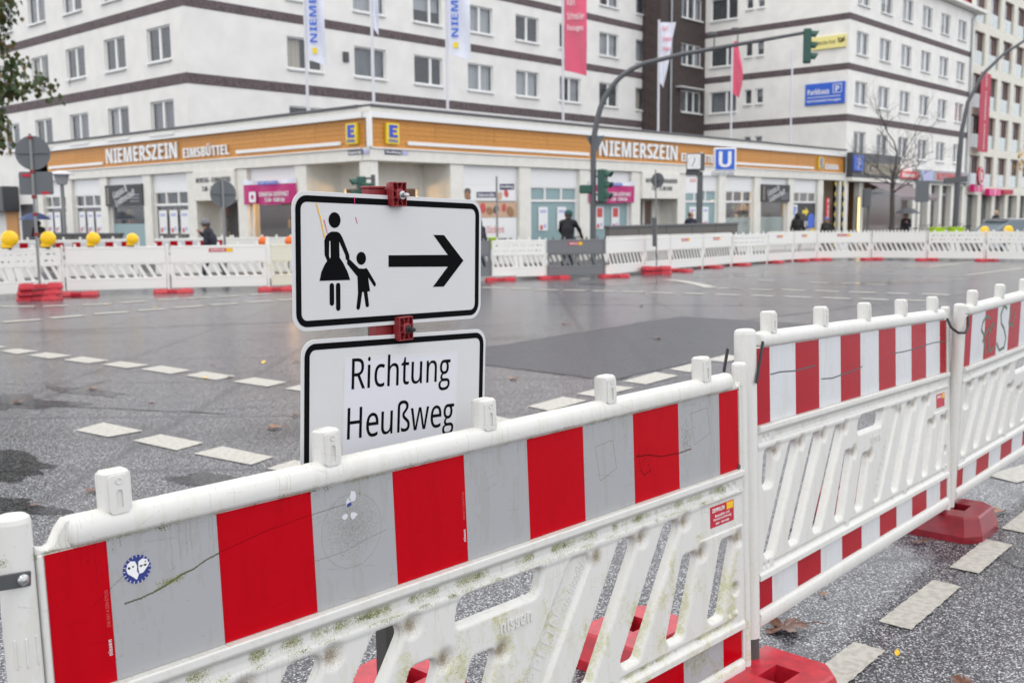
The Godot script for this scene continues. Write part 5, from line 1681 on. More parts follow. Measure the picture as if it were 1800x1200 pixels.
	if kind == "food":
		# printed boards: food above, white text board below
		b = MB.new(); b.box(xf * Vector3(c, 2.14, z + 0.07), absv(xf.basis * Vector3(w - 0.1, 0.44, 0.02))); part("printed_board", b, "sign_white", t)
		b = MB.new(); b.box(xf * Vector3(c, 1.62, z + 0.07), absv(xf.basis * Vector3(w - 0.1, 0.50, 0.02))); part("printed_board", b, "print_food_c", t)
		b = MB.new(); b.box(xf * Vector3(c, 0.72, z + 0.07), absv(xf.basis * Vector3(w - 0.1, 1.28, 0.02))); var low = part("printed_board", b, "sign_white", t)
		for k in 14:
			var r = 0.10 + 0.06 * fmod(k * 0.37, 1.0)
			b = MB.new()
			var u = u0 + 0.25 + (w - 0.5) * fmod(k * 0.618, 1.0)
			var row = k % 3
			if row == 0 and u > c - 0.5 and u < c + 0.4: u = u0 + 0.25
			b.prism(circle(r * 1.3, 12, Vector2.ZERO, r), 0.0, 0.004, 0.0, xf * Transform3D(Basis(Vector3.BACK, k * 0.7), Vector3(u, (2.13 if row == 0 else 1.62) + 0.07 * sin(k * 3.0), z + 0.082 + 0.0007 * k)))
			part("food_print", b, ["print_food_a", "print_food_b", "print_food_c", "print_red"][k % 4], t)
		lettering("Ihre Bäckerei", 1.3, 0.24, 0.004, "print_red", low, xf * Transform3D(Basis.IDENTITY, Vector3(c, 0.98, z + 0.083)), false, "lettering", true)
		b = MB.new(); b.box(xf * Vector3(c + 0.5, 0.66, z + 0.083), absv(xf.basis * Vector3(1.1, 0.04, 0.004))); part("board_line", b, "print_food_b", low)
	if kind == "parking":
		b = MB.new(); b.box(xf * Vector3(c, 0.85, z + 0.05), absv(xf.basis * Vector3(w - 0.1, 2.05, 0.03)), 0.004)
		var bd = part("parking_board", b, "black_board", t)
		lettering("KUNDEN", 1.55, 0.26, 0.006, "sign_white", bd, xf * Transform3D(Basis.IDENTITY, Vector3(c - 0.2, 0.86, z + 0.07)))
		lettering("PARKPLATZ", 1.85, 0.26, 0.006, "sign_white", bd, xf * Transform3D(Basis.IDENTITY, Vector3(c - 0.1, 0.50, z + 0.07)))
		b = MB.new(); b.prism(rrect(0.5, 0.62, 0.05, 3), 0.0, 0.01, 0.0, xf * Transform3D(Basis.IDENTITY, Vector3(c - 0.95, 1.50, z + 0.066)))
		var ps = part("parking_mark", b, "sign_white", bd)
		lettering("P", 0.28, 0.42, 0.006, "sign_blue", ps, xf * Transform3D(Basis.IDENTITY, Vector3(c - 0.95, 1.50, z + 0.079)))
		b = MB.new(); b.prism(pv([[-0.3, 0.08], [0.05, 0.08], [0.05, 0.22], [0.36, 0.0], [0.05, -0.22], [0.05, -0.08], [-0.3, -0.08]]), 0.0, 0.008, 0.0, xf * Transform3D(Basis.IDENTITY, Vector3(c + 0.15, 1.46, z + 0.067)))
		part("yellow_arrow", b, "yellow_logo", bd)
		b = MB.new(); b.prism(circle(0.40, 24), 0.0, 0.008, 0.0, xf * Transform3D(Basis.IDENTITY, Vector3(c + 0.82, 0.98, z + 0.067)))
		part("blue_disc", b, "sign_blue", bd)
func build_neighbours():
	# ---- white block beyond the pavilion
	var t = thing("apartment_building", "white apartment block with blue parking sign and a yellow post sign", "building", CORNER, TURN)
	var L = face("L", 32.1)
	var R = face("R", 0.0)
	var top = 14.0
	var holes = []
	for r in ROWS.slice(1): holes.append([-8.15, -6.47, r[0], r[1]])
	var small = []
	for y in [[7.38, 8.18], [9.95, 10.74], [12.49, 13.28], [4.85, 5.62]]:
		small.append([-5.96, -5.52, y[0], y[1]]); small.append([-5.26, -4.82, y[0], y[1]])
	part("wall", wall(-8.5, 0.0, 4.3, top, holes + small, 0.14, L), "plaster_east", t)
	for h in holes: window_in(t, L, h[0], h[1], h[2], h[3], [0.62], 0 if h[2] > 9 else 3)
	for h in small: window_in(t, L, h[0], h[1], h[2], h[3], [], 5 if h[0] > -5.5 else 0)
	holes = []
	for k in 6:
		for r in ROWS: holes.append([33.0 + 3.0 * k, 34.53 + 3.0 * k, r[0], r[1]])
	part("wall", wall(32.1, 50.65, 3.0, top, holes, 0.14, R), "plaster_east", t)
	var n = 0
	for h in holes:
		window_in(t, R, h[0], h[1], h[2], h[3], [0.5], 6 if n == 21 else [4, 1, 1, 1, 3, 1, 1, 5, 0, 1, 1, 1][n % 12]); n += 1
	band(t, L, -8.5, 0.0); band(t, R, 32.088, 50.65)
	building_shell(t, 32.1, 50.65, 0.0, 14.0, -0.6, top, "NET", "plaster_east")
	var b = MB.new()
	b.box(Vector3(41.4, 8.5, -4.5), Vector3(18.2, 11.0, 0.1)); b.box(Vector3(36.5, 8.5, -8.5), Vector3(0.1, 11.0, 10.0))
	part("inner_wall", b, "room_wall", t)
	b = MB.new(); b.box(Vector3(41.8, 14.15, -0.2), Vector3(20.2, 0.22, 1.4), 0.02); part("eaves", b, "plaster_east", t)
	b = MB.new(); b.box(Vector3(42.2, 14.6, -1.6), Vector3(18.6, 0.7, 2.4), 0.02); part("attic_rail", b, "banner_red", t)
	b = MB.new(); b.tube([Vector3(50.35, 3.0, 0.08), Vector3(50.35, 13.6, 0.08), Vector3(50.45, 13.9, 0.3)], 0.06, 8); part("downpipe", b, "zinc", t)
	# signs on its flank
	b = MB.new(); b.box(L * Vector3(-1.08, 10.17, 0.06), absv(L.basis * Vector3(1.85, 0.64, 0.12)), 0.01)
	var sg = part("post_sign", b, "sign_yellow_pale", t)
	lettering("Deutsche Post", 1.15, 0.20, 0.01, "ink", sg, L * Transform3D(Basis.IDENTITY, Vector3(-1.28, 10.17, 0.125)), false)
	b = MB.new()
	for q in [[-0.42, 10.20, 0.13, 0.10], [-0.28, 10.20, 0.09, 0.06]]:
		var pts = []
		for k in 13: pts.append(L * Vector3(q[0] + q[2] * cos(TAU * k / 12), q[1] + q[3] * sin(TAU * k / 12), 0.13))
		b.tube(pts, 0.018, 6, false)
	b.tube([L * Vector3(-0.56, 10.34, 0.13), L * Vector3(-0.40, 10.12, 0.13), L * Vector3(-0.2, 10.36, 0.13)], 0.02, 6)
	part("horn_mark", b, "ink", sg)
	b = MB.new(); b.box(L * Vector3(-1.22, 7.58, 0.05), absv(L.basis * Vector3(2.18, 1.10, 0.10)), 0.01)
	sg = part("parking_sign", b, "sign_blue", t)
	lettering("Parkhaus", 1.2, 0.30, 0.01, "sign_white", sg, L * Transform3D(Basis.IDENTITY, Vector3(-1.56, 7.70, 0.105)))
	lettering("Karl Schneider Passagen", 1.85, 0.17, 0.01, "sign_white", sg, L * Transform3D(Basis.IDENTITY, Vector3(-1.25, 7.22, 0.105)))
	b = MB.new(); b.box(L * Vector3(-1.25, 7.42, 0.105), absv(L.basis * Vector3(1.85, 0.035, 0.01))); part("sign_line", b, "sign_white", sg)
	b = MB.new(); b.ring(rrect(0.48, 0.46, 0.03, 2), rrect(0.42, 0.40, 0.02, 2), 0.0, 0.01, L * Transform3D(Basis.IDENTITY, Vector3(-0.52, 7.80, 0.102))); part("sign_frame", b, "sign_white", sg)
	lettering("P", 0.20, 0.30, 0.01, "sign_white", sg, L * Transform3D(Basis.IDENTITY, Vector3(-0.52, 7.78, 0.105)))
	# ground floor shops
	b = MB.new(); b.box(Vector3(35.4, 3.87, 0.18), Vector3(6.4, 1.28, 0.34), 0.02)
	var fb = part("bookshop_fascia", b, "dark_gray", t)
	lettering("BUCHHANDLUNG", 5.2, 0.62, 0.04, "curtain_beige", fb, Transform3D(Basis.IDENTITY, Vector3(35.9, 3.72, 0.36)))
	b = MB.new(); b.box(Vector3(35.4, 3.12, 0.16), Vector3(6.4, 0.2, 0.4), 0.02); part("beam", b, "shop_white", t)
	b = MB.new(); b.box(Vector3(32.72, 3.94, 0.42), Vector3(1.25, 0.84, 0.12), 0.04)
	var pb = part("parking_light_box", b, "sign_blue", t)
	lettering("P", 0.42, 0.62, 0.02, "print_pale", pb, Transform3D(Basis.IDENTITY, Vector3(32.72, 3.94, 0.485)))
	b = MB.new(); b.box(Vector3(40.1, 3.51, 0.14), Vector3(2.85, 0.42, 0.26), 0.02)
	var rs = part("red_sign", b, "shop_red", t)
	lettering("Blumen", 1.9, 0.26, 0.02, "sign_white", rs, Transform3D(Basis.IDENTITY, Vector3(40.1, 3.51, 0.275)))
	b = MB.new(); b.box(Vector3(46.1, 3.53, 0.16), Vector3(8.9, 0.68, 0.30), 0.02)
	var rw = part("drugstore_sign", b, "curtain_white", t)
	lettering("ROSSMANN", 4.4, 0.46, 0.03, "shop_red", rw, Transform3D(Basis.IDENTITY, Vector3(46.7, 3.53, 0.315)))
	b = MB.new(); b.box(Vector3(42.85, 3.53, 0.32), Vector3(1.9, 0.58, 0.02), 0.005); part("sign_panel", b, "print_pale", rw)
	# shop fronts: piers, dark glass, a fold-out awning
	for a in [32.25, 34.2, 41.75, 42.6, 44.2, 46.1, 48.2, 50.3]:
		b = MB.new(); b.box(Vector3(a, 1.2, -0.15), Vector3(0.5, 3.7, 0.35), 0.02); part("pier", b, "shop_white", t)
	for q in [[34.45, 41.5], [42.85, 43.95], [44.45, 45.85], [46.35, 47.95], [48.45, 50.05]]:
		b = MB.new()
		b.box(Vector3((q[0] + q[1]) / 2, 2.45, -0.3), Vector3(q[1] - q[0], 0.12, 0.1))
		b.box(Vector3((q[0] + q[1]) / 2, -0.2, -0.3), Vector3(q[1] - q[0], 0.5, 0.1))
		part("shop_window_frame", b, "zinc", t)
		b = MB.new(); b.box(Vector3((q[0] + q[1]) / 2, 1.4, -0.32), Vector3(q[1] - q[0], 3.1, 0.01)); part("shop_pane", b, "glass", t)
	b = MB.new(); b.box(Vector3(42.5, 1.4, -3.2), Vector3(16.4, 4.0, 0.1)); b.box(Vector3(50.6, 1.4, -1.6), Vector3(0.1, 4.0, 3.2)); b.box(Vector3(34.3, 1.4, -1.6), Vector3(0.1, 4.0, 3.2)); part("shop_rear_wall", b, "shop_brown", t)
	b = MB.new(); b.box(Vector3(42.5, -0.35, -1.6), Vector3(16.4, 0.1, 3.1)); part("shop_floor", b, "shop_floor", t)
	b = MB.new()
	b.quad(Vector3(34.3, 3.02, 0.2), Vector3(39.6, 3.02, 0.2), Vector3(39.6, 2.2, 2.1), Vector3(34.3, 2.2, 2.1), Vector3.UP)
	for k in 22:
		var x0 = 34.3 + 5.3 * k / 22
		b.quad(Vector3(x0, 2.2, 2.1), Vector3(x0 + 0.24, 2.2, 2.1), Vector3(x0 + 0.24, 2.02, 2.1), Vector3(x0, 2.02, 2.1), Vector3(0, 0, 1))
	part("awning", b, "awning_fabric", t)
	# drive-through passage with its warning stripes and red name board
	b = MB.new(); b.box(Vector3(30.9, 1.2, -5.2), Vector3(2.1, 3.6, 0.1)); part("passage_end", b, "room_wall", t)
	for a in [30.95, 31.9]:
		for k in 13:
			b = MB.new(); b.box(Vector3(a, -0.25 + k * 0.26, 0.02), Vector3(0.14, 0.13, 0.03), 0.0, Basis(Vector3.BACK, 0.5))
			part("warning_stripe", b, "yellow_stripe" if k % 2 == 0 else "ink", t)
		b = MB.new(); b.box(Vector3(a, 1.3, -0.04), Vector3(0.16, 3.4, 0.06)); part("stripe_board", b, "ink", t)
	b = MB.new(); b.box(Vector3(29.95, 1.0, 0.08), Vector3(0.34, 2.3, 0.06), 0.01)
	var rb = part("passage_sign", b, "shop_red", t)
	var word = "PASSAGEN"
	for k in 8: lettering(word[k], 0.15, 0.19, 0.01, "sign_white", rb, Transform3D(Basis.IDENTITY, Vector3(29.95, 1.98 - 0.27 * k, 0.115)))
	# ---- stone-framed office house at the end
	t = thing("office_building", "pale stone grid building with tall reddish-brown windows and vertical red banner", "building", CORNER, TURN)
	var O = face("R", 0.15)
	holes = []
	for k in 9:
		for r in [[3.05, 5.10], [5.62, 7.75], [8.22, 10.40], [10.98, 13.12], [13.7, 15.8]]: holes.append([51.6 + 2.95 * k, 53.68 + 2.95 * k, r[0], r[1]])
	part("wall", wall(50.7, 78.0, 2.5, 16.4, holes, 0.3, O), "stone_grid", t)
	n = 0
	for h in holes:
		office_window(t, O, h, n); n += 1
	for k in 10:
		b = MB.new(); b.box(Vector3(51.1 + 2.95 * k, 1.0, -0.35), Vector3(0.75, 3.2, 0.4), 0.02); part("pier", b, "stone_grid", t)
		b = MB.new(); b.box(Vector3(52.6 + 2.95 * k, 0.95, -0.5), Vector3(2.2, 2.9, 0.02)); part("shop_pane", b, "glass", t)
	b = MB.new(); b.box(Vector3(64.5, 1.2, -3.5), Vector3(27.0, 3.6, 0.1)); b.box(Vector3(64.5, 2.6, -2.0), Vector3(27.0, 0.1, 3.4)); part("shop_rear_wall", b, "room_wall", t)
	building_shell(t, 50.7, 78.0, 0.2, 14.0, -0.6, 16.4, "NET", "stone_grid")
	b = MB.new(); b.box(Vector3(64.4, 9.4, -4.0), Vector3(27.0, 13.6, 0.1)); part("inner_wall", b, "room_wall", t)
	b = MB.new(); b.box(Vector3(52.55, 7.85, 0.35), Vector3(1.95, 5.1, 0.04), 0.005)
	var bn = part("vertical_banner", b, "banner_red", t)
	word = "KARL SCHNEIDER PASSAGEN"
	for k in word.length():
		if word[k] != " ": lettering(word[k], 0.15, 0.17, 0.01, "sign_white", bn, Transform3D(Basis(Vector3.BACK, -PI / 2), Vector3(52.65, 10.2 - 0.212 * k, 0.375)))
	for q in [[52.15, 2.92, 1.75], [55.65, 2.68, 2.5]]:
		b = MB.new(); b.box(Vector3(q[0], q[1], 0.2), Vector3(q[2], 0.48, 0.3), 0.02)
		var ts = part("pink_sign", b, "telekom_pink", t)
		lettering("T", 0.32, 0.34, 0.02, "sign_white", ts, Transform3D(Basis.IDENTITY, Vector3(q[0], q[1], 0.355)), true, "lettering", true)
	b = MB.new(); b.box(Vector3(58.6, 2.72, 0.2), Vector3(2.3, 0.34, 0.3), 0.02); part("red_sign", b, "banner_red", t)
	b = MB.new(); b.prism(circle(0.6, 28), -0.08, 0.08, 0.02, Transform3D(Basis.IDENTITY, Vector3(51.75, 3.69, 0.55)))
	var rd = part("round_sign", b, "banner_red", t)
	b = MB.new(); b.ring(circle(0.55, 28), circle(0.49, 28), 0.08, 0.09, Transform3D(Basis.IDENTITY, Vector3(51.75, 3.69, 0.55))); part("sign_ring", b, "sign_white", rd)
	lettering("R", 0.5, 0.5, 0.01, "sign_white", rd, Transform3D(Basis.IDENTITY, Vector3(51.75, 3.69, 0.635)), true, "lettering", true)
	# ---- the next shop on the side street
	t = thing("side_street_shop", "small shop with dark green fascia beyond the supermarket", "shop building", CORNER, TURN)
	var S = face("L", -0.02)
	b = MB.new(); b.box(S * Vector3(-25.6, 2.35, 0.35), absv(S.basis * Vector3(3.0, 1.1, 0.7)), 0.03)
	var fs = part("fascia", b, "dark_gray", t)
	for k in 3:
		b = MB.new(); b.box(S * Vector3(-25.4, 2.6 - 0.2 * k, 0.705), absv(S.basis * Vector3(1.7, 0.05, 0.01))); part("sign_line", b, "curtain_gray", fs)
	b = MB.new(); b.box(S * Vector3(-24.9, 0.6, 0.03), absv(S.basis * Vector3(1.2, 2.4, 0.06)), 0.01); part("lit_display", b, "wood_0", t)
	b = MB.new(); b.box(S * Vector3(-23.2, 0.75, 0.03), absv(S.basis * Vector3(1.3, 2.7, 0.06)), 0.01); part("door", b, "black_board", t)

func office_window(t: Node3D, xf: Transform3D, h: Array, n: int):
	var w = h[1] - h[0]
	var hh = h[3] - h[2]
	var key = ["office", snappedf(w, 0.01), snappedf(hh, 0.01)]
	if not cache.has(key):
		var b = MB.new()
		for q in [[w / 2, 0.04, w, 0.08], [w / 2, hh - 0.04, w, 0.08], [0.04, hh / 2, 0.08, hh - 0.16], [w - 0.04, hh / 2, 0.08, hh - 0.16], [w * 0.66, hh / 2, 0.10, hh - 0.16], [w * 0.33, hh * 0.42, w * 0.66 - 0.1, 0.08]]:
			b.box(Vector3(q[0], q[1], 0), Vector3(q[2], q[3], 0.08), 0.006)
		var pb = MB.new(); pb.box(Vector3(w / 2, hh / 2, -0.01), Vector3(w - 0.1, hh - 0.1, 0.01))
		var rb = MB.new(); rb.box(Vector3(w / 2, hh * 0.22, 0.12), Vector3(w - 0.04, hh * 0.42, 0.012))
		cache[key] = [b.done(), pb.done(), rb.done()]
	var c = cache[key]
	var o = part("window", c[0], "window_wood", t, xf * Transform3D(Basis.IDENTITY, Vector3(h[0], h[2], -0.22)))
	part("pane", c[1], "glass", o)
	part("glass_balustrade", c[2], "glass_green", o)
	if n % 3 != 1: part("curtain", curtain_mesh(snappedf(w * (0.4 if n % 2 == 0 else 0.9), 0.01), snappedf(hh, 0.01), 5), "curtain_white" if n % 4 < 2 else "curtain_beige", o, Transform3D(Basis.IDENTITY, Vector3(0.05, 0, -0.2)))

# ------------------------------------------------------------------ the far barrier
func far_proto(kind: String) -> Node3D:
	# built once per kind, x along the barrier from 0 to 2 m, seen from the back
	var names = {"white": "road_barrier", "dirty": "road_barrier", "gray": "road_barrier", "perf": "road_barrier", "fine": "road_barrier"}
	var m = {"white": "plastic_white", "dirty": "plastic_old", "gray": "plastic_gray", "perf": "plastic_white", "fine": "plastic_white"}[kind]
	var t = Node3D.new()
	t.name = names[kind]
	var b = MB.new()
	if kind == "perf":
		var holes = []
		for k in 12:
			for r in [0.66, 0.80]: holes.append([0.08 + k * 0.155 + (0.05 if r > 0.7 else 0.0), 0.08 + k * 0.155 + (0.05 if r > 0.7 else 0.0) + (0.09 if (k + int(r * 10)) % 2 == 0 else 0.045), r, r + 0.035])
		b = wall(0.0, 2.0, 0.58, 0.92, holes, 0.045, Transform3D(Basis.IDENTITY, Vector3(0, 0, 0.022)))
		var b2 = wall(0.0, 2.0, 0.58, 0.92, holes, 0.0, Transform3D(Basis.IDENTITY, Vector3(0, 0, -0.022)))
		part("upper_board", b, m, t)
		part("upper_board", b2, m, t)
	else:
		b.box(Vector3(1.0, 0.75, 0), Vector3(2.0, 0.34, 0.042), 0.01)
		part("upper_board", b, m, t)
	b = MB.new(); b.box(Vector3(1.0, 0.927, 0), Vector3(1.98, 0.05, 0.058), 0.012); part("top_rail", b, m, t)
	b = MB.new(); b.box(Vector3(1.0, 0.565, 0), Vector3(2.0, 0.028, 0.056), 0.008); part("middle_rail", b, m, t)
	b = MB.new(); b.box(Vector3(1.0, 0.13, 0), Vector3(2.0, 0.26, 0.040), 0.01); part("lower_board", b, m, t)
	b = MB.new(); b.box(Vector3(1.0, 0.235, 0), Vector3(2.0, 0.03, 0.054), 0.008); part("lower_rail", b, m, t)
	var key = "far_slat"
	if not cache.has(key):
		b = MB.new()
		b.prism(pv([[-0.040, 0.0], [0.040, 0.0], [-0.120, 0.30], [-0.200, 0.30]]), -0.012, 0.012, 0.006)
		cache[key] = b.done()
		b = MB.new()
		b.prism(pv([[-0.08, 0.0], [0.08, 0.0], [0.0, 0.30], [-0.160, 0.30]]), -0.020, 0.020, 0.008)
		cache["far_slat_wide"] = b.done()
	for k in 12:
		var x = -0.02 + k * 0.19
		if kind == "perf" and k in [5, 6]:
			part("slat", cache["far_slat_wide"], m, t, Transform3D(Basis.IDENTITY, Vector3(x, 0.255, 0)))
		else:
			part("slat", cache[key], m, t, Transform3D(Basis.IDENTITY, Vector3(x + 0.08, 0.255, 0)))
	b = MB.new()
	b.prism(pv([[0.0, 0.0], [0.06, 0.0], [0.06, 0.30], [0.0, 0.30]]), -0.02, 0.02, 0.004, Transform3D(Basis.IDENTITY, Vector3(0, 0.255, 0)))
	part("side_stile", b, m, t)
	b = MB.new()
	b.prism(pv([[1.94, 0.0], [2.0, 0.0], [2.0, 0.30], [1.94, 0.30]]), -0.02, 0.02, 0.004, Transform3D(Basis.IDENTITY, Vector3(0, 0.255, 0)))
	part("side_stile", b, m, t)
	var np_ = 15 if kind == "fine" else 5
	for k in np_:
		b = MB.new(); b.box(Vector3(2.0 * (k + 0.5) / np_, 0.985, 0), Vector3(0.055, 0.075, 0.045), 0.008); part("peg", b, m, t)
	b = MB.new(); b.lathe([Vector2(0.0, -0.10), Vector2(0.026, -0.10), Vector2(0.026, 0.98), Vector2(0.018, 1.0), Vector2(0.0, 1.0)], Transform3D(Basis.IDENTITY, Vector3(2.035, 0, 0)), 12); part("post", b, m, t)
	if kind != "perf":
		b = MB.new()
		for k in 7:
			for y in [0.76, 0.09]: b.lathe([Vector2(0.014, 0.0), Vector2(0.011, 0.006), Vector2(0.0, 0.006)], Transform3D(Basis(Vector3.RIGHT, PI / 2), Vector3(0.18 + k * 0.27, y, 0.0205)), 8)
		part("rivet", b, m, t)
	return t

const ORD := ["first", "second", "third", "fourth", "fifth", "sixth", "seventh", "eighth", "ninth", "tenth", "eleventh", "twelfth"]

func far_sticker(t: Node3D, x: float, w: float):
	var b = MB.new(); b.box(Vector3(x, 0.845, 0.024), Vector3(w, 0.085, 0.004))
	var s = part("sticker", b, "sticker_red", t)
	b = MB.new(); b.box(Vector3(x + w * 0.36, 0.845, 0.027), Vector3(w * 0.27, 0.083, 0.003)); part("yellow_end", b, "sticker_yellow", s)
	lettering("ZEPPELIN", w * 0.58, 0.045, 0.002, "sign_white", s, Transform3D(Basis.IDENTITY, Vector3(x - w * 0.14, 0.845, 0.027)))

func build_far_fence():
	var pts = [[-13.2, -19.6], [-11.15, -20.78], [-9.79, -22.38], [-7.71, -23.08], [-5.57, -23.62], [-3.72, -24.6], [-1.95, -25.6], [-0.5, -26.42], [0.96, -26.89], [2.54, -27.37], [3.84, -29.29], [4.77, -30.6], [6.06, -32.2], [7.36, -34.0], [8.98, -35.69], [10.26, -37.08], [11.39, -38.02], [13.47, -38.09], [15.13, -37.01], [16.77, -35.97], [18.3, -34.6]]
	var kinds = ["perf", "perf", "white", "white", "dirty", "dirty", "gray", "perf", "gray", "fine", "fine", "fine", "fine", "perf", "fine", "fine", "fine", "fine", "perf", "perf"]
	var says = ["white barrier panel with small holes cut by the picture's edge", "white barrier panel with small holes behind the pole on stacked red feet", "plain white barrier panel, muddy along its foot, under two yellow lamps", "plain white barrier panel with a red and yellow sticker in front of the capped man", "yellowed barrier panel beside the one with the capped man behind it", "yellowed barrier panel hidden mostly behind the detour sign", "gray barrier panel showing only its end beside the detour sign", "white barrier panel with rows of small holes between two gray panels", "gray barrier panel with a red and yellow sticker in front of the cyclist", "white barrier panel with closely set pegs beside the gray panel with sticker", "white barrier panel behind the leaning dark pole on doubled feet", "white sticker panel, first after the leaning dark pole", "white sticker panel, second after the leaning dark pole", "white barrier panel with small holes between sticker panels in the receding row", "white sticker panel just beyond the holed panel in the receding row", "last white sticker panel before the fence turns", "white barrier panel with sticker just after the fence turns", "plain white barrier panel in front of the person in a long black coat", "white barrier panel with small holes in front of the bright green boxes", "white barrier panel with small holes in front of the parked cars"]
	var protos = {}
	for k in pts.size() - 1:
		var p0 = Vector2(pts[k][0], pts[k][1])
		var p1 = Vector2(pts[k + 1][0], pts[k + 1][1])
		if not protos.has(kinds[k]): protos[kinds[k]] = far_proto(kinds[k])
		var t = protos[kinds[k]].duplicate()
		t.name = numbered("road_barrier")
		add_child(t)
		tag(t, says[k], "barrier", "barrier panels across the far side of the crossing")
		t.position = on_road(p0.x, p0.y, 0.085)
		t.basis = Basis(Vector3.UP, atan2(-(p1.y - p0.y), p1.x - p0.x)) * Basis(Vector3.BACK, atan2(gy(p1.y) - gy(p0.y), p0.distance_to(p1))) * Basis.from_scale(Vector3((p0.distance_to(p1) - 0.03) / 2.07, 1, 1))
		if k in [3, 8]: far_sticker(t, 1.05 if k == 3 else 0.98, 0.50)
		if k in [11, 12, 14, 15]: far_sticker(t, 0.9, 0.5)
		if k == 16: far_sticker(t, 1.0, 0.5)
	for q in protos: protos[q].free()
	# feet below the joints
	var fw = ["under the pole's barrier joint beside the stacked feet", "below the joint under the third yellow lamp", "below the joint beside the capped man", "left of the gray panel beside the sign", "between the holed panel and the gray sticker panel", "at the end of the gray sticker panel", "just past the leaning dark pole", "under the second sticker panel joint", "under the holed panel in the receding row", "just beyond the holed panel in the receding row", "before the fence turns", "at the corner where the fence turns", "first after the fence turns", "in front of the person in a long black coat", "in front of the parked cars"]
	var fp = [[-9.37, -21.96], [-7.52, -22.62], [-5.33, -23.1], [-0.31, -26.3], [1.12, -26.8], [2.76, -27.4], [4.98, -30.2], [6.37, -32.6], [7.63, -34.2], [9.24, -36.1], [10.5, -37.3], [11.5, -37.9], [13.35, -37.75], [15.0, -36.8], [16.75, -35.9]]
	for k in fp.size():
		var near = 8 if k < 3 else (12 if k < 6 else (-45 if k < 11 else 20))
		foot(on_road(fp[k][0], fp[k][1]), near, "red foot " + fw[k], "red feet of the far barrier").scale = Vector3(1.0, 0.85, 1.0)
	for k in 3: foot(on_road(-9.62 + 0.02 * k, -20.7, 0.118 * k), 5 + 9 * k, ["lowest red foot of the stack carrying the pole", "middle red foot of the stack carrying the pole", "top red foot of the stack carrying the pole"][k], "red feet stacked under the pole")
	for k in 2: foot(on_road(4.12, -28.92, 0.118 * k), 3 + 5 * k, ["lower red foot below the leaning dark pole", "upper red foot below the leaning dark pole"][k], "red feet stacked under the pole")
	# a second row on the pavement, striped side to the road
	var proto = far_proto("white")
	for k in 5:
		var p0 = Vector2(-13.9 + 2.15 * k, -25.2 - 1.15 * k) if k < 3 else Vector2(-7.9 + 2.1 * (k - 3), -28.3)
		var t = proto.duplicate()
		t.name = numbered("road_barrier")
		add_child(t)
		tag(t, ["striped barrier panel behind the yellow lamps, nearest the blue umbrella", "striped barrier panel behind the second and third yellow lamps", "striped barrier panel behind the rightmost yellow lamp", "white panel of the rear barrier row just before the capped man", "white panel of the rear barrier row just behind the capped man"][k], "barrier", "barrier panels standing on the pavement")
		t.position = Vector3(p0.x, gy(p0.y) + 0.20, p0.y)
		t.rotation.y = atan2(1.15, 2.15) if k < 3 else 0.02
		if k < 3:
			for q in 10:
				var b = MB.new(); b.box(Vector3(0.1 + 0.2 * q, 0.76, 0.0225), Vector3(0.198, 0.24, 0.003))
				part("reflective_stripe", b, "film_red_far" if q % 2 == 0 else "film_white_far", t)
	proto.free()

# ------------------------------------------------------------------ poles, signals, flags
func pole_thing(called: String, label: String, cat: String, at: Vector3, h: float, r: float, m: String, group := "") -> Node3D:
	var t = thing(called, label, cat, at, 0, group)
	var b = MB.new()
	b.tube([Vector3.ZERO, Vector3(0, h, 0)], r, 12)
	part("pole", b, m, t)
	return t

func signal_head(parent: Node3D, xf: Transform3D, called := "signal_head"):
	# three lamps with visors, looking along +z of xf
	var b = MB.new()
	b.box(xf * Vector3(0, 0, 0), Vector3(0.30, 0.92, 0.22), 0.03, xf.basis)
	var h = part(called, b, "signal_green", parent)
	for k in 3:
		var c = Vector3(0, 0.30 - 0.30 * k, 0.11)
		b = MB.new()
		b.lathe([Vector2(0.0, 0.012), Vector2(0.10, 0.0)], xf * Transform3D(Basis(Vector3.RIGHT, PI / 2), c), 16)
		part("lens", b, "lens_dark", h)
		b = MB.new()
		var n = 12
		for i in n:
			var a0 = PI * (-0.12 + 1.24 * i / n)
			var a1 = PI * (-0.12 + 1.24 * (i + 1) / n)
			var p0 = Vector3(cos(a0), sin(a0), 0) * 0.115
			var p1 = Vector3(cos(a1), sin(a1), 0) * 0.115
			var d0 = Vector3(0, -0.02, 0.10 + 0.10 * sin(PI * i / n))
			var d1 = Vector3(0, -0.02, 0.10 + 0.10 * sin(PI * (i + 1) / n))
			b.quad(xf * (c + p0), xf * (c + p1), xf * (c + p1 + d1), xf * (c + p0 + d0), xf.basis * (p0 + p1))
		part("visor", b, "signal_green", h)
	return h

func disc_sign(t: Node3D, at: Vector3, turn: float, r: float, m := "sign_back", called := "sign_plate"):
	var b = MB.new()
	b.prism(circle(r, 28), -0.004, 0.004, 0.001, Transform3D(Basis(Vector3.UP, deg_to_rad(turn)), at))
	b.box(at + Basis(Vector3.UP, deg_to_rad(turn)) * Vector3(0, 0, 0.02), Vector3(r * 1.7, 0.03, 0.03), 0.003, Basis(Vector3.UP, deg_to_rad(turn)))
	return part(called, b, m, t)

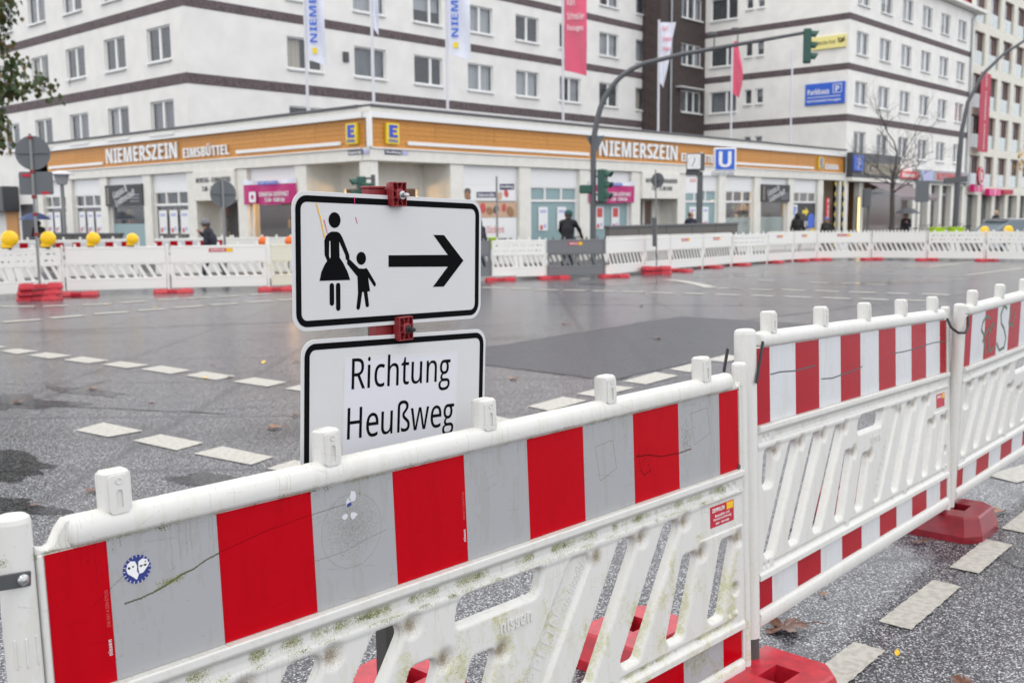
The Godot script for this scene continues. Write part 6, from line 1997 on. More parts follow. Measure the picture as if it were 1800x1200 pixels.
func build_street_furniture():
	var b: MB
	# pole with sign backs on the stacked feet
	var t = pole_thing("sign_pole", "gray pole with a round and a square sign back on stacked red feet", "road sign", on_road(-9.6, -20.7, 0.34), 3.0, 0.028, "pole_gray")
	disc_sign(t, Vector3(0.02, 2.62, -0.03), 8, 0.34)
	b = MB.new(); b.prism(rrect(0.66, 0.46, 0.04, 3), -0.004, 0.004, 0.001, Transform3D(Basis(Vector3.UP, 0.1), Vector3(0.05, 2.02, -0.03))); part("sign_plate", b, "sign_back", t)
	for y in [2.92, 2.25, 1.75, 1.4, 1.0]:
		b = MB.new(); b.box(Vector3(0.0, y, 0.0), Vector3(0.075, 0.07, 0.075), 0.01); part("clamp", b, "clamp_red", t)
	b = MB.new(); b.box(Vector3(-0.12, 2.18, 0.01), Vector3(0.18, 0.06, 0.004)); b.box(Vector3(0.24, 1.82, 0.01), Vector3(0.16, 0.06, 0.004)); part("sticker", b, "sticker_red", t)
	# pole with round sign back behind the capped man
	t = pole_thing("sign_pole", "slim gray pole with a round sign back near the capped man", "road sign", Vector3(-7.28, gy(-26) + 0.0, -26.0), 2.65, 0.03, "pole_gray")
	disc_sign(t, Vector3(0, 2.28, -0.03), 35, 0.34)
	# dark leaning pole with round sign back
	t = pole_thing("sign_pole", "thin pole with small round sign back and dark sleeve before the door", "road sign", on_road(4.13, -28.95, 0.22), 2.72, 0.022, "pole_gray")
	t.rotation.z = 0.02
	b = MB.new(); b.box(Vector3(-0.05, 0.98, 0), Vector3(0.12, 0.82, 0.10), 0.02); part("sleeve", b, "mast_gray", t)
	disc_sign(t, Vector3(0.06, 2.42, -0.03), -40, 0.21)
	# signal mast with a long curved arm
	t = thing("signal_mast", "tall dark gray traffic signal mast with a long curved arm over the road", "traffic light", on_road(2.33, -29.0))
	b = MB.new()
	var y0 = gy(-29.0)
	b.tube([Vector3(0, 0, 0), Vector3(0, 3.29 - y0, 0), Vector3(0.04, 3.72 - y0, 0), Vector3(0.11, 4.07 - y0, 0), Vector3(0.20, 4.40 - y0, 0), Vector3(0.33, 4.69 - y0, 0), Vector3(0.52, 4.98 - y0, 0), Vector3(0.75, 5.23 - y0, 0), Vector3(1.05, 5.43 - y0, 0), Vector3(1.38, 5.58 - y0, 0), Vector3(2.47, 5.83 - y0, 0), Vector3(5.85, 6.38 - y0, 0)], [0.085, 0.082, 0.08, 0.08, 0.078, 0.076, 0.074, 0.072, 0.07, 0.068, 0.062, 0.045], 14)
	part("mast", b, "mast_gray", t)
	signal_head(t, Transform3D(Basis(Vector3.UP, deg_to_rad(75)), Vector3(5.93, 6.02 - y0, 0)))
	signal_head(t, Transform3D(Basis(Vector3.UP, deg_to_rad(62)), Vector3(0.26, 2.24 - y0, 0.05)))
	b = MB.new(); b.box(Vector3(-0.22, 2.15 - y0, 0), Vector3(0.34, 0.24, 0.22), 0.03); part("signal_box", b, "signal_green", t)
	for y in [2.0, 2.5]:
		b = MB.new(); b.box(Vector3(0.13, y - y0, 0.03), Vector3(0.2, 0.05, 0.05), 0.01); part("bracket", b, "mast_gray", t)
	b = MB.new(); b.prism(pv([[-0.30, 0.26], [0.30, 0.26], [0.0, -0.26]]), -0.004, 0.004, 0.0, Transform3D(Basis(Vector3.UP, 0.35), Vector3(0.06, 3.38 - y0, -0.1))); part("yield_sign_back", b, "sign_back", t)
	for x in [3.35, 4.0]:
		b = MB.new()
		b.tube([Vector3(x, 5.98 - y0 + (x - 3.35) * 0.16, 0), Vector3(x, 6.32 - y0 + (x - 3.35) * 0.16, 0)], 0.018, 6)
		b.box(Vector3(x - 0.06, 6.37 - y0 + (x - 3.35) * 0.16, 0), Vector3(0.26, 0.12, 0.12), 0.03)
		part("camera_detector", b, "mast_gray", t)
	# smaller signal by the shop corner
	t = pole_thing("signal_post", "short traffic signal post with green housings before the shop corner", "traffic light", Vector3(-3.55, gy(-26.6), -26.6), 2.75, 0.055, "mast_gray")
	signal_head(t, Transform3D(Basis(Vector3.UP, deg_to_rad(-70)), Vector3(-0.30, 2.25, 0.05)))
	signal_head(t, Transform3D(Basis(Vector3.UP, deg_to_rad(15)), Vector3(-0.12, 2.08, 0.16)))
	b = MB.new(); b.box(Vector3(-0.12, 2.66, 0.02), Vector3(0.34, 0.05, 0.05), 0.01); part("bracket", b, "mast_gray", t)
	# street name post
	t = pole_thing("street_name_post", "thin post with two navy street name plates before the bakery window", "street sign", Vector3(-0.38, gy(-28.0), -28.0), 2.75, 0.028, "pole_gray")
	for q in [[-0.29, 2.25, "Osterstraße", 0.52, 0.1], [0.28, 2.46, "Heußweg", 0.42, -0.35]]:
		b = MB.new(); b.box(Vector3(q[0], q[1], 0.03), Vector3(q[3], 0.16, 0.012), 0.002, Basis(Vector3.UP, q[4]))
		var pl = part("name_plate", b, "enamel_navy", t)
		lettering(q[2], q[3] * 0.86, 0.10, 0.004, "sign_white", pl, Transform3D(Basis(Vector3.UP, q[4]), Vector3(q[0], q[1], 0.040)))
	# globe lamp by the side street
	t = pole_thing("street_lamp", "small gray street lamp with a flat hat by the side street windows", "street lamp", Vector3(-14.6, gy(-33.5) + 0.12, -33.5), 2.75, 0.06, "pole_gray")
	b = MB.new(); b.lathe([Vector2(0.0, 2.72), Vector2(0.16, 2.74), Vector2(0.24, 3.05), Vector2(0.0, 3.05)], Transform3D.IDENTITY, 18); part("glass_shade", b, "curtain_white", t)
	b = MB.new(); b.lathe([Vector2(0.0, 3.05), Vector2(0.42, 3.06), Vector2(0.40, 3.10), Vector2(0.12, 3.18), Vector2(0.0, 3.19)], Transform3D.IDENTITY, 20); part("hat", b, "pole_white", t)
	# underground station sign with clock
	var up = Vector3(6.62, gy(-36.0) + 0.12, -36.0)
	t = thing("station_sign", "station post with square clock, blue U sign and white name bar", "station sign", up)
	b = MB.new(); b.box(Vector3(0.0, 1.55, 0), Vector3(0.20, 3.1, 0.14), 0.02); part("post", b, "mast_gray", t)
	b = MB.new(); b.box(Vector3(-0.16, 3.42, 0), Vector3(0.62, 0.60, 0.22), 0.03); var ck = part("clock_case", b, "mast_gray", t)
	b = MB.new(); b.prism(rrect(0.46, 0.50, 0.03, 3), 0.0, 0.02, 0.004, Transform3D(Basis.IDENTITY, Vector3(-0.24, 3.43, 0.105))); part("clock_face", b, "sign_white", ck)
	b = MB.new()
	for k in 12:
		var an = TAU * k / 12
		b.box(Vector3(-0.24 + 0.19 * sin(an), 3.43 + 0.19 * cos(an), 0.127), Vector3(0.012, 0.04, 0.004), 0.0, Basis(Vector3.BACK, -an))
	b.box(Vector3(-0.265, 3.36, 0.130), Vector3(0.022, 0.17, 0.004), 0.0, Basis(Vector3.BACK, -0.35))
	b.box(Vector3(-0.215, 3.50, 0.130), Vector3(0.022, 0.13, 0.004), 0.0, Basis(Vector3.BACK, 0.1))
	part("clock_hands", b, "ink", ck)
	b = MB.new(); b.box(Vector3(-0.26, 3.05, 0), Vector3(0.46, 0.14, 0.16), 0.02); part("lamp_bar", b, "dark_gray", t)
	b = MB.new(); b.box(Vector3(-0.28, 2.62, 0.02), Vector3(0.46, 0.56, 0.06), 0.01); var wl = part("line_board", b, "sign_white", t)
	lettering("U2", 0.19, 0.11, 0.006, "shop_red", wl, Transform3D(Basis.IDENTITY, Vector3(-0.25, 2.79, 0.054)))
	b = MB.new(); b.box(Vector3(0.86, 3.50, 0.02), Vector3(0.78, 0.80, 0.16), 0.03); var ub = part("u_box", b, "sign_white", t)
	b = MB.new(); b.box(Vector3(0.85, 3.50, 0.104), Vector3(0.66, 0.70, 0.01)); part("blue_field", b, "sign_blue", ub)
	lettering("U", 0.44, 0.54, 0.01, "sign_white", ub, Transform3D(Basis.IDENTITY, Vector3(0.85, 3.50, 0.112)))
	b = MB.new(); b.box(Vector3(0.62, 3.02, 0.02), Vector3(1.24, 0.16, 0.10), 0.01); var nb = part("name_bar", b, "sign_white", t)
	lettering("Osterstraße", 0.78, 0.13, 0.006, "dark_gray", nb, Transform3D(Basis.IDENTITY, Vector3(0.78, 3.02, 0.074)), false)
	# parapet walls of the station stairs
	for q in [[2.9, -31.0, 8.2, -37.3, 1.24, "dark concrete stair wall of the station below the clock sign"], [-15.2, -33.2, -12.4, -32.6, 1.15, "dark stair wall behind the yellow lamps at the street lamp"]]:
		var p0 = Vector3(q[0], gy(q[1]) + 0.12, q[1])
		var p1 = Vector3(q[2], gy(q[3]) + 0.12, q[3])
		var d = p1 - p0
		var pt = thing("parapet_wall", q[5], "wall", p0, rad_to_deg(atan2(-d.z, d.x)))
		var n = 5
		var ln = Vector2(d.x, d.z).length()
		for k in n:
			b = MB.new(); b.box(Vector3(ln * (k + 0.5) / n, q[4] / 2 - 0.05, 0), Vector3(ln / n - 0.02, q[4], 0.16), 0.01); part("wall_panel", b, "parapet", pt)
		b = MB.new(); b.box(Vector3(ln / 2, q[4] - 0.02, 0), Vector3(ln + 0.05, 0.08, 0.22), 0.015); part("coping", b, "mast_gray", pt)
	# street lamp with a curved arm
	t = thing("street_lamp", "tall slender street lamp with curved arm beside the red vertical banner", "street lamp", Vector3(19.95, gy(-46) + 0.12, -46))
	b = MB.new()
	b.tube([Vector3(0, 0, 0), Vector3(0.04, 3.0, 0), Vector3(0.12, 5.2, 0), Vector3(0.33, 6.5, 0), Vector3(0.95, 7.72, 0), Vector3(1.8, 8.55, 0), Vector3(2.65, 9.1, 0), Vector3(3.6, 9.4, 0)], [0.13, 0.12, 0.10, 0.085, 0.075, 0.065, 0.06, 0.05], 12)
	part("mast", b, "mast_gray", t)
	b = MB.new(); b.box(Vector3(4.0, 9.4, 0), Vector3(0.8, 0.14, 0.28), 0.05); part("lamp_head", b, "mast_gray", t)
	b = MB.new(); b.box(Vector3(-0.10, 3.10, 0.1), Vector3(1.05, 0.26, 0.06), 0.01, Basis(Vector3.BACK, 0.10)); part("dark_sign", b, "mast_gray", t)
	# back of a tall board near it
	t = pole_thing("sign_pole", "gray pole with a tall dark rectangular sign back before the drugstore", "road sign", Vector3(17.6, gy(-44) + 0.12, -44.0), 3.2, 0.04, "pole_gray")
	b = MB.new(); b.prism(rrect(0.58, 0.90, 0.04, 3), -0.004, 0.004, 0.0, Transform3D(Basis.IDENTITY, Vector3(0.0, 2.55, 0.05))); part("sign_plate", b, "sign_back", t)
	t = pole_thing("signal_post", "small dark traffic signal seen from behind near the awning", "traffic light", Vector3(15.35, gy(-44) + 0.12, -44.0), 2.6, 0.05, "mast_gray")
	b = MB.new(); b.box(Vector3(-0.1, 2.3, 0.0), Vector3(0.32, 0.80, 0.24), 0.03); part("signal_head", b, "mast_gray", t)
	# flags on the pavilion's roof
	var fl = [[-1, 3.65, "flag_white", "white flag with blue vertical lettering on the side street roof edge", 0.57, 6.32, 10.2, "NIEMERSZEIN"], [0.7, -1, "flag_white", "narrow furled white flag above the pavilion corner", 0.26, 6.9, 10.2, ""], [3.76, -1, "flag_white", "white flag with blue lettering and small logo above the bakery window", 0.70, 6.5, 10.2, "NIEMERSZEIN"], [9.57, -1, "pink_flag", "large pink flag with white words above the wooden fascia", 0.80, 6.55, 10.3, "Karl"], [15.65, -1, "flag_white", "pale flag with faint pink words before the brick tower", 0.62, 6.65, 9.1, ""], [21.41, -1, "pink_flag", "small furled pink flag before the white block's corner window", 0.42, 6.68, 9.05, ""], [27.1, -1, "", "bare white flagpole beside the blue parking sign", 0.0, 0, 9.2, ""]]
	for q in fl:
		var at = bw(q[0], 4.42, 0.6) if q[0] > 0 else bw(0.6, 4.42, q[1])
		t = thing("flagpole", q[3], "flag", at, 0, "flagpoles on the pavilion roof")
		b = MB.new()
		b.tube([Vector3(0, 0, 0), Vector3(0, q[6] - 4.42, 0)], 0.045, 10)
		part("pole", b, "pole_white", t)
		b = MB.new(); b.box(Vector3(0, 0.08, 0), Vector3(0.3, 0.16, 0.3), 0.02); part("pole_base", b, "zinc", t)
		if q[2] == "": continue
		b = MB.new()
		var nx = 10
		var ny = 16
		var wd = q[4]
		var f = func(i, j):
			var k = i / float(nx)
			var h = lerpf(q[5], q[6] - 0.1, j / float(ny)) - 4.42
			var narrow = 1.0 if wd > 0.5 else 0.5 + 0.5 * j / float(ny)
			if q[0] == 21.41: narrow = 0.35 + 0.65 * sin(PI * clampf(0.18 + 0.8 * j / float(ny), 0, 1))
			if q[0] == 15.65: narrow = 0.25 + 0.75 * j / float(ny)
			return Vector3(0.05 + wd * k * narrow, h - 0.18 * k * (1.0 - j / float(ny)), 0.10 * sin(k * 5.0 + j * 0.5) * k)
		for i in nx:
			for j in ny: b.quad(f.call(i, j), f.call(i + 1, j), f.call(i + 1, j + 1), f.call(i, j + 1), Vector3(0, 0, 1))
		var cloth = part("cloth", b, q[2], t)
		if q[7] == "NIEMERSZEIN":
			lettering("NIEMERSZEIN", 2.9, 0.22, 0.01, "sign_blue", cloth, Transform3D(Basis(Vector3.BACK, PI / 2), Vector3(0.27, q[5] + 1.95 - 4.42, 0.11)))
			b = MB.new(); b.box(Vector3(0.29, q[5] + 0.26 - 4.42, 0.08), Vector3(0.16, 0.17, 0.01)); part("logo", b, "yellow_logo", cloth)
		elif q[7] == "Karl":
			for w in [["Karl", 0.26, 8.9], ["Schneider", 0.60, 8.42], ["Passagen", 0.56, 7.98]]: lettering(w[0], w[1], 0.24, 0.01, "sign_white", cloth, Transform3D(Basis.IDENTITY, Vector3(0.15 + w[1] / 2, w[2] - 4.42, 0.12)), false)
		elif q[0] == 15.65:
			for w in [["Karl", 0.22, 8.75], ["Schneider", 0.40, 8.35], ["Passagen", 0.32, 7.95]]: lettering(w[0], w[1], 0.2, 0.01, "pink_flag", cloth, Transform3D(Basis.IDENTITY, Vector3(0.12 + w[1] / 2, w[2] - 4.42, 0.12)), false)
	# yellow warning lamps on the barrier and beyond
	var lamps = [[-10.54, -21.5, 0.34, "yellow warning lamp at the edge of the picture on the far barrier"], [-10.0, -22.1, 0.32, "yellow warning lamp just beside the pole on stacked feet"], [-9.23, -22.6, 0.29, "third yellow warning lamp from the edge, over the plain white panel"], [-8.46, -22.85, 0.26, "last of the four yellow lamps, nearest the capped man"]]
	for q in lamps: warning_lamp(on_road(q[0], q[1], 1.06), q[2], q[3], "beacon_yellow", "yellow warning lamps on the far barrier")
	for q in [[18.75, -40.5, 0.40, "yellow lamp before the first parked car near the green boxes"], [19.55, -40.2, 0.42, "yellow lamp between the two parked cars"], [20.25, -40.0, 0.42, "yellow lamp nearest the edge before the second parked car"]]: warning_lamp(Vector3(q[0], gy(q[1]) + 0.78, q[1]), q[2], q[3], "beacon_yellow", "yellow lamps before the parked cars")
	for q in [[-6.55, -27.0, 0.26, "amber lamp beside the white cone behind the far barrier"], [-5.85, -27.0, 0.26, "amber lamp close to the detour sign behind the far barrier"]]: warning_lamp(Vector3(q[0], gy(q[1]) + 0.92, q[1]), q[2], q[3], "beacon_amber", "amber lamps behind the far barrier")
	t = thing("road_cone", "white cone standing up behind the far barrier", "cone", Vector3(-6.3, gy(-26.4), -26.4))
	b = MB.new(); b.lathe([Vector2(0.0, 0.0), Vector2(0.16, 0.0), Vector2(0.15, 0.06), Vector2(0.10, 0.5), Vector2(0.03, 1.18), Vector2(0.0, 1.2)], Transform3D.IDENTITY, 16); part("cone", b, "plastic_white", t)
	b = MB.new(); b.box(Vector3(0, 0.02, 0), Vector3(0.4, 0.04, 0.4), 0.01); part("base", b, "rubber_black", t)

func warning_lamp(at: Vector3, d: float, label: String, m: String, group: String):
	var t = thing("warning_lamp", label, "warning lamp", at, 12, group)
	var b = MB.new()
	b.lathe([Vector2(0.0, -0.09), Vector2(d * 0.40, -0.085), Vector2(d * 0.5, -0.03), Vector2(d * 0.5, 0.03), Vector2(d * 0.40, 0.085), Vector2(d * 0.2, 0.11), Vector2(0.0, 0.115)], Transform3D(Basis(Vector3.RIGHT, PI / 2), Vector3(0, d * 0.55, 0)), 22)
	part("lens", b, m, t)
	b = MB.new(); b.box(Vector3(-d * 0.18, d * 0.12, 0), Vector3(d * 0.62, d * 0.30, 0.16), 0.02); part("battery_case", b, m, t)
	b = MB.new(); b.box(Vector3(-d * 0.18, -d * 0.08, 0), Vector3(d * 0.5, d * 0.12, 0.1), 0.01); part("bracket", b, "rubber_black", t)
	b = MB.new(); b.tube([Vector3(-d * 0.18, -at.y + gy(at.z) + 0.1, -0.05), Vector3(-d * 0.18, 0, -0.05)], 0.02, 8); part("stem", b, "pole_gray", t)
# ------------------------------------------------------------------ trees
func leaf_cluster(b: MB, c: Vector3, r: float, n: int, size: float, cols: Array, rg: RandomNumberGenerator):
	for i in n:
		var d = Vector3(rg.randfn(), rg.randfn() * 0.7, rg.randfn()) * r * 0.5
		var p = c + d
		var ax = Vector3(rg.randf_range(-1, 1), rg.randf_range(-0.4, 0.4), rg.randf_range(-1, 1)).normalized()
		var ay = (Vector3(rg.randf_range(-0.5, 0.5), -1.0, rg.randf_range(-0.5, 0.5))).normalized()
		ay = (ay - ax * ay.dot(ax)).normalized()
		var s = size * rg.randf_range(0.6, 1.25)
		var nn = ax.cross(ay).normalized()
		var col: Color = cols[rg.randi_range(0, cols.size() - 1)]
		b.col = col * rg.randf_range(0.75, 1.2)
		var tip = p + ay * s
		var l = p + ay * s * 0.45 - ax * s * 0.42 + nn * s * 0.12
		var m = p + ay * s * 0.45 + ax * s * 0.42 + nn * s * 0.12
		b.tri(p, l, tip, nn, nn, nn); b.tri(p, tip, m, nn, nn, nn)

func grow(b: MB, from: Vector3, dir: Vector3, length: float, r: float, depth: int, tips: Array, rg: RandomNumberGenerator, droop := 0.0):
	var path = [from]
	var rad = [r]
	var d = dir.normalized()
	var n = 4
	for k in n:
		d = (d + Vector3(rg.randfn(), rg.randfn() - droop, rg.randfn()) * 0.13).normalized()
		path.append(path[-1] + d * length / n)
		rad.append(r * (1.0 - 0.55 * (k + 1) / n))
	b.tube(path, rad, 5 if depth < 2 else 7, false)
	tips.append(path[-1])
	if depth == 0: return
	for k in (3 if depth > 1 else 4):
		var at = path[rg.randi_range(2, n)]
		var side = Vector3(rg.randfn(), rg.randf_range(-0.1, 0.7), rg.randfn()).normalized()
		grow(b, at, (d * 0.8 + side * 0.9).normalized(), length * rg.randf_range(0.55, 0.78), r * 0.48, depth - 1, tips, rg, droop)

func build_trees():
	var rg = RandomNumberGenerator.new()
	rg.seed = 11
	# street tree still in leaf, its branches reaching into the picture from the side
	var t = thing("street_tree", "street tree with dark green autumn leaves overhanging from the side", "tree", on_road(-13.9, -24.5, 0.12))
	var b = MB.new()
	b.tube([Vector3.ZERO, Vector3(0.05, 1.6, 0), Vector3(-0.05, 3.2, 0.05), Vector3(0.0, 6.4, 0)], [0.22, 0.18, 0.16, 0.12], 10)
	part("trunk", b, "bark", t)
	b = MB.new()
	var tips = []
	for k in 13:
		var an = TAU * k / 13 + rg.randf() * 0.4
		grow(b, Vector3(0, 3.5 + 0.22 * k, 0), Vector3(cos(an), 0.4, sin(an)), rg.randf_range(1.4, 2.0), 0.06, 2, tips, rg, 0.08)
	part("limbs", b, "bark", t)
	b = MB.new()
	var greens = [Color(0.035, 0.062, 0.014), Color(0.05, 0.075, 0.016), Color(0.075, 0.085, 0.018), Color(0.11, 0.07, 0.02), Color(0.028, 0.048, 0.012)]
	for p in tips:
		if p.x > 0.2: leaf_cluster(b, p, 0.42, 62, 0.165, greens, rg)
		else: leaf_cluster(b, p, 0.6, 8, 0.16, greens, rg)
	part("crown", b, "leaves", t)
	# bare young tree before the bookshop
	t = thing("street_tree", "bare young street tree in front of the bookshop", "tree", Vector3(17.1, gy(-46.0) + 0.12, -46.0))
	b = MB.new()
	b.tube([Vector3.ZERO, Vector3(0.02, 1.5, 0), Vector3(-0.03, 2.8, 0), Vector3(0.0, 3.5, 0)], [0.13, 0.105, 0.09, 0.06], 10)
	part("trunk", b, "bark", t)
	b = MB.new()
	tips = []
	for k in 11:
		var an = TAU * k / 11 + 0.3
		grow(b, Vector3(0, 2.5 + 0.09 * k, 0), Vector3(cos(an) * 0.9, 0.8 if k % 2 == 0 else 0.35, sin(an) * 0.9), rg.randf_range(1.4, 2.0), 0.028, 3, tips, rg, -0.04)
	grow(b, Vector3(0, 3.4, 0), Vector3(0.05, 1, 0), 2.0, 0.05, 3, tips, rg, -0.04)
	part("crown", b, "bark", t)
	# a yellow maple at the far edge
	t = thing("street_tree", "yellow autumn tree at the edge before the stone building", "tree", Vector3(23.9, gy(-45.0) + 0.12, -45.0))
	b = MB.new(); b.tube([Vector3.ZERO, Vector3(0, 2.6, 0), Vector3(0.1, 4.4, 0)], [0.14, 0.11, 0.05], 9); part("trunk", b, "bark", t)
	b = MB.new()
	tips = []
	for k in 9:
		var an = TAU * k / 9
		grow(b, Vector3(0, 2.4 + 0.15 * k, 0), Vector3(cos(an), 0.6, sin(an)), 1.0, 0.035, 1, tips, rg)
	part("limbs", b, "bark", t)
	b = MB.new()
	for p in tips: leaf_cluster(b, p, 0.5, 40, 0.13, [Color(0.55, 0.30, 0.02), Color(0.62, 0.38, 0.03), Color(0.45, 0.22, 0.02)], rg)
	part("crown", b, "leaves", t)

# ------------------------------------------------------------------ people
func smin(a: float, b: float, k: float) -> float:
	var h = maxf(k - absf(a - b), 0.0) / k
	return minf(a, b) - h * h * k * 0.25

func cone_dist(p: Vector3, a: Vector3, b: Vector3, ra: float, rb: float) -> float:
	var ab = b - a
	var t = clampf((p - a).dot(ab) / maxf(ab.length_squared(), 1e-6), 0.0, 1.0)
	return (p - a - ab * t).length() - lerpf(ra, rb, t)

func body_mesh(bones: Array, cell: float) -> ArrayMesh:
	# bones: [from, to, r0, r1, colour]; a smooth skin over tapered capsules (surface nets)
	var lo = Vector3.ONE * 1e9
	var hi = -lo
	for q in bones:
		var m = maxf(q[2], q[3]) + 0.04
		for e in [q[0], q[1]]:
			lo = lo.min(e - Vector3.ONE * m); hi = hi.max(e + Vector3.ONE * m)
	var n = Vector3i(((hi - lo) / cell).ceil()) + Vector3i(2, 2, 2)
	var val = PackedFloat32Array()
	val.resize(n.x * n.y * n.z)
	val.fill(1.0)
	var who = PackedInt32Array()
	who.resize(val.size())
	var best = PackedFloat32Array()
	best.resize(val.size())
	best.fill(1e9)
	for q in bones.size():
		var bo = bones[q]
		var m = maxf(bo[2], bo[3]) + 0.05
		var l = Vector3i(((bo[0].min(bo[1]) - Vector3.ONE * m - lo) / cell).floor()).clamp(Vector3i.ZERO, n - Vector3i.ONE)
		var h = Vector3i(((bo[0].max(bo[1]) + Vector3.ONE * m - lo) / cell).ceil()).clamp(Vector3i.ZERO, n - Vector3i.ONE)
		for z in range(l.z, h.z + 1):
			for y in range(l.y, h.y + 1):
				for x in range(l.x, h.x + 1):
					var i = (z * n.y + y) * n.x + x
					var d = cone_dist(lo + Vector3(x, y, z) * cell, bo[0], bo[1], bo[2], bo[3])
					val[i] = smin(val[i], d, 0.045)
					if d < best[i]:
						best[i] = d; who[i] = q
	var b = MB.new()
	var vid = {}
	var pos = []
	var col = []
	var corner = [Vector3i(0, 0, 0), Vector3i(1, 0, 0), Vector3i(0, 1, 0), Vector3i(1, 1, 0), Vector3i(0, 0, 1), Vector3i(1, 0, 1), Vector3i(0, 1, 1), Vector3i(1, 1, 1)]
	var edges = [[0, 1], [2, 3], [4, 5], [6, 7], [0, 2], [1, 3], [4, 6], [5, 7], [0, 4], [1, 5], [2, 6], [3, 7]]
	for z in n.z - 1:
		for y in n.y - 1:
			for x in n.x - 1:
				var i0 = (z * n.y + y) * n.x + x
				var v0 = val[i0]
				if v0 > cell * 3.0 or v0 < -cell * 3.0: continue
				var cv = []
				var neg = 0
				for c in corner:
					var f = val[((z + c.z) * n.y + y + c.y) * n.x + x + c.x]
					cv.append(f)
					if f < 0: neg += 1
				if neg == 0 or neg == 8: continue
				var s = Vector3.ZERO
				var k = 0
				for e in edges:
					if (cv[e[0]] < 0) != (cv[e[1]] < 0):
						s += Vector3(corner[e[0]]).lerp(Vector3(corner[e[1]]), cv[e[0]] / (cv[e[0]] - cv[e[1]])); k += 1
				vid[i0] = pos.size()
				pos.append(lo + (Vector3(x, y, z) + s / k) * cell)
				col.append(bones[who[i0]][4])
	var faces = []
	var st = [1, n.x, n.x * n.y]
	for i0 in vid:
		var x = i0 % n.x
		var y = (i0 / n.x) % n.y
		var z = i0 / (n.x * n.y)
		var xyz = [x, y, z]
		for a in 3:
			var u = (a + 1) % 3
			var w = (a + 2) % 3
			if xyz[u] == 0 or xyz[w] == 0: continue
			if (val[i0] < 0) == (val[i0 + st[a]] < 0): continue
			var q = [i0, i0 - st[u], i0 - st[u] - st[w], i0 - st[w]]
			var fine = true
			for e in q:
				if not vid.has(e): fine = false
			if fine:
				var o = Vector3.ZERO
				o[a] = 1.0 if val[i0] < 0 else -1.0
				faces.append([vid[q[0]], vid[q[1]], vid[q[2]], vid[q[3]], o])
	var nrm = []
	nrm.resize(pos.size())
	nrm.fill(Vector3.ZERO)
	for f in faces:
		var m = (pos[f[2]] - pos[f[0]]).cross(pos[f[3]] - pos[f[1]])
		if m.dot(f[4]) < 0: m = -m
		for k in 4: nrm[f[k]] += m
	for f in faces:
		for tr in [[0, 1, 2], [0, 2, 3]]:
			b.tri(pos[f[tr[0]]], pos[f[tr[1]]], pos[f[tr[2]]], nrm[f[tr[0]]].normalized(), nrm[f[tr[1]]].normalized(), nrm[f[tr[2]]].normalized())
			# one colour per face, so that clothes end cleanly
			for k in 3: b.c.append(col[f[0]])
	return b.done()

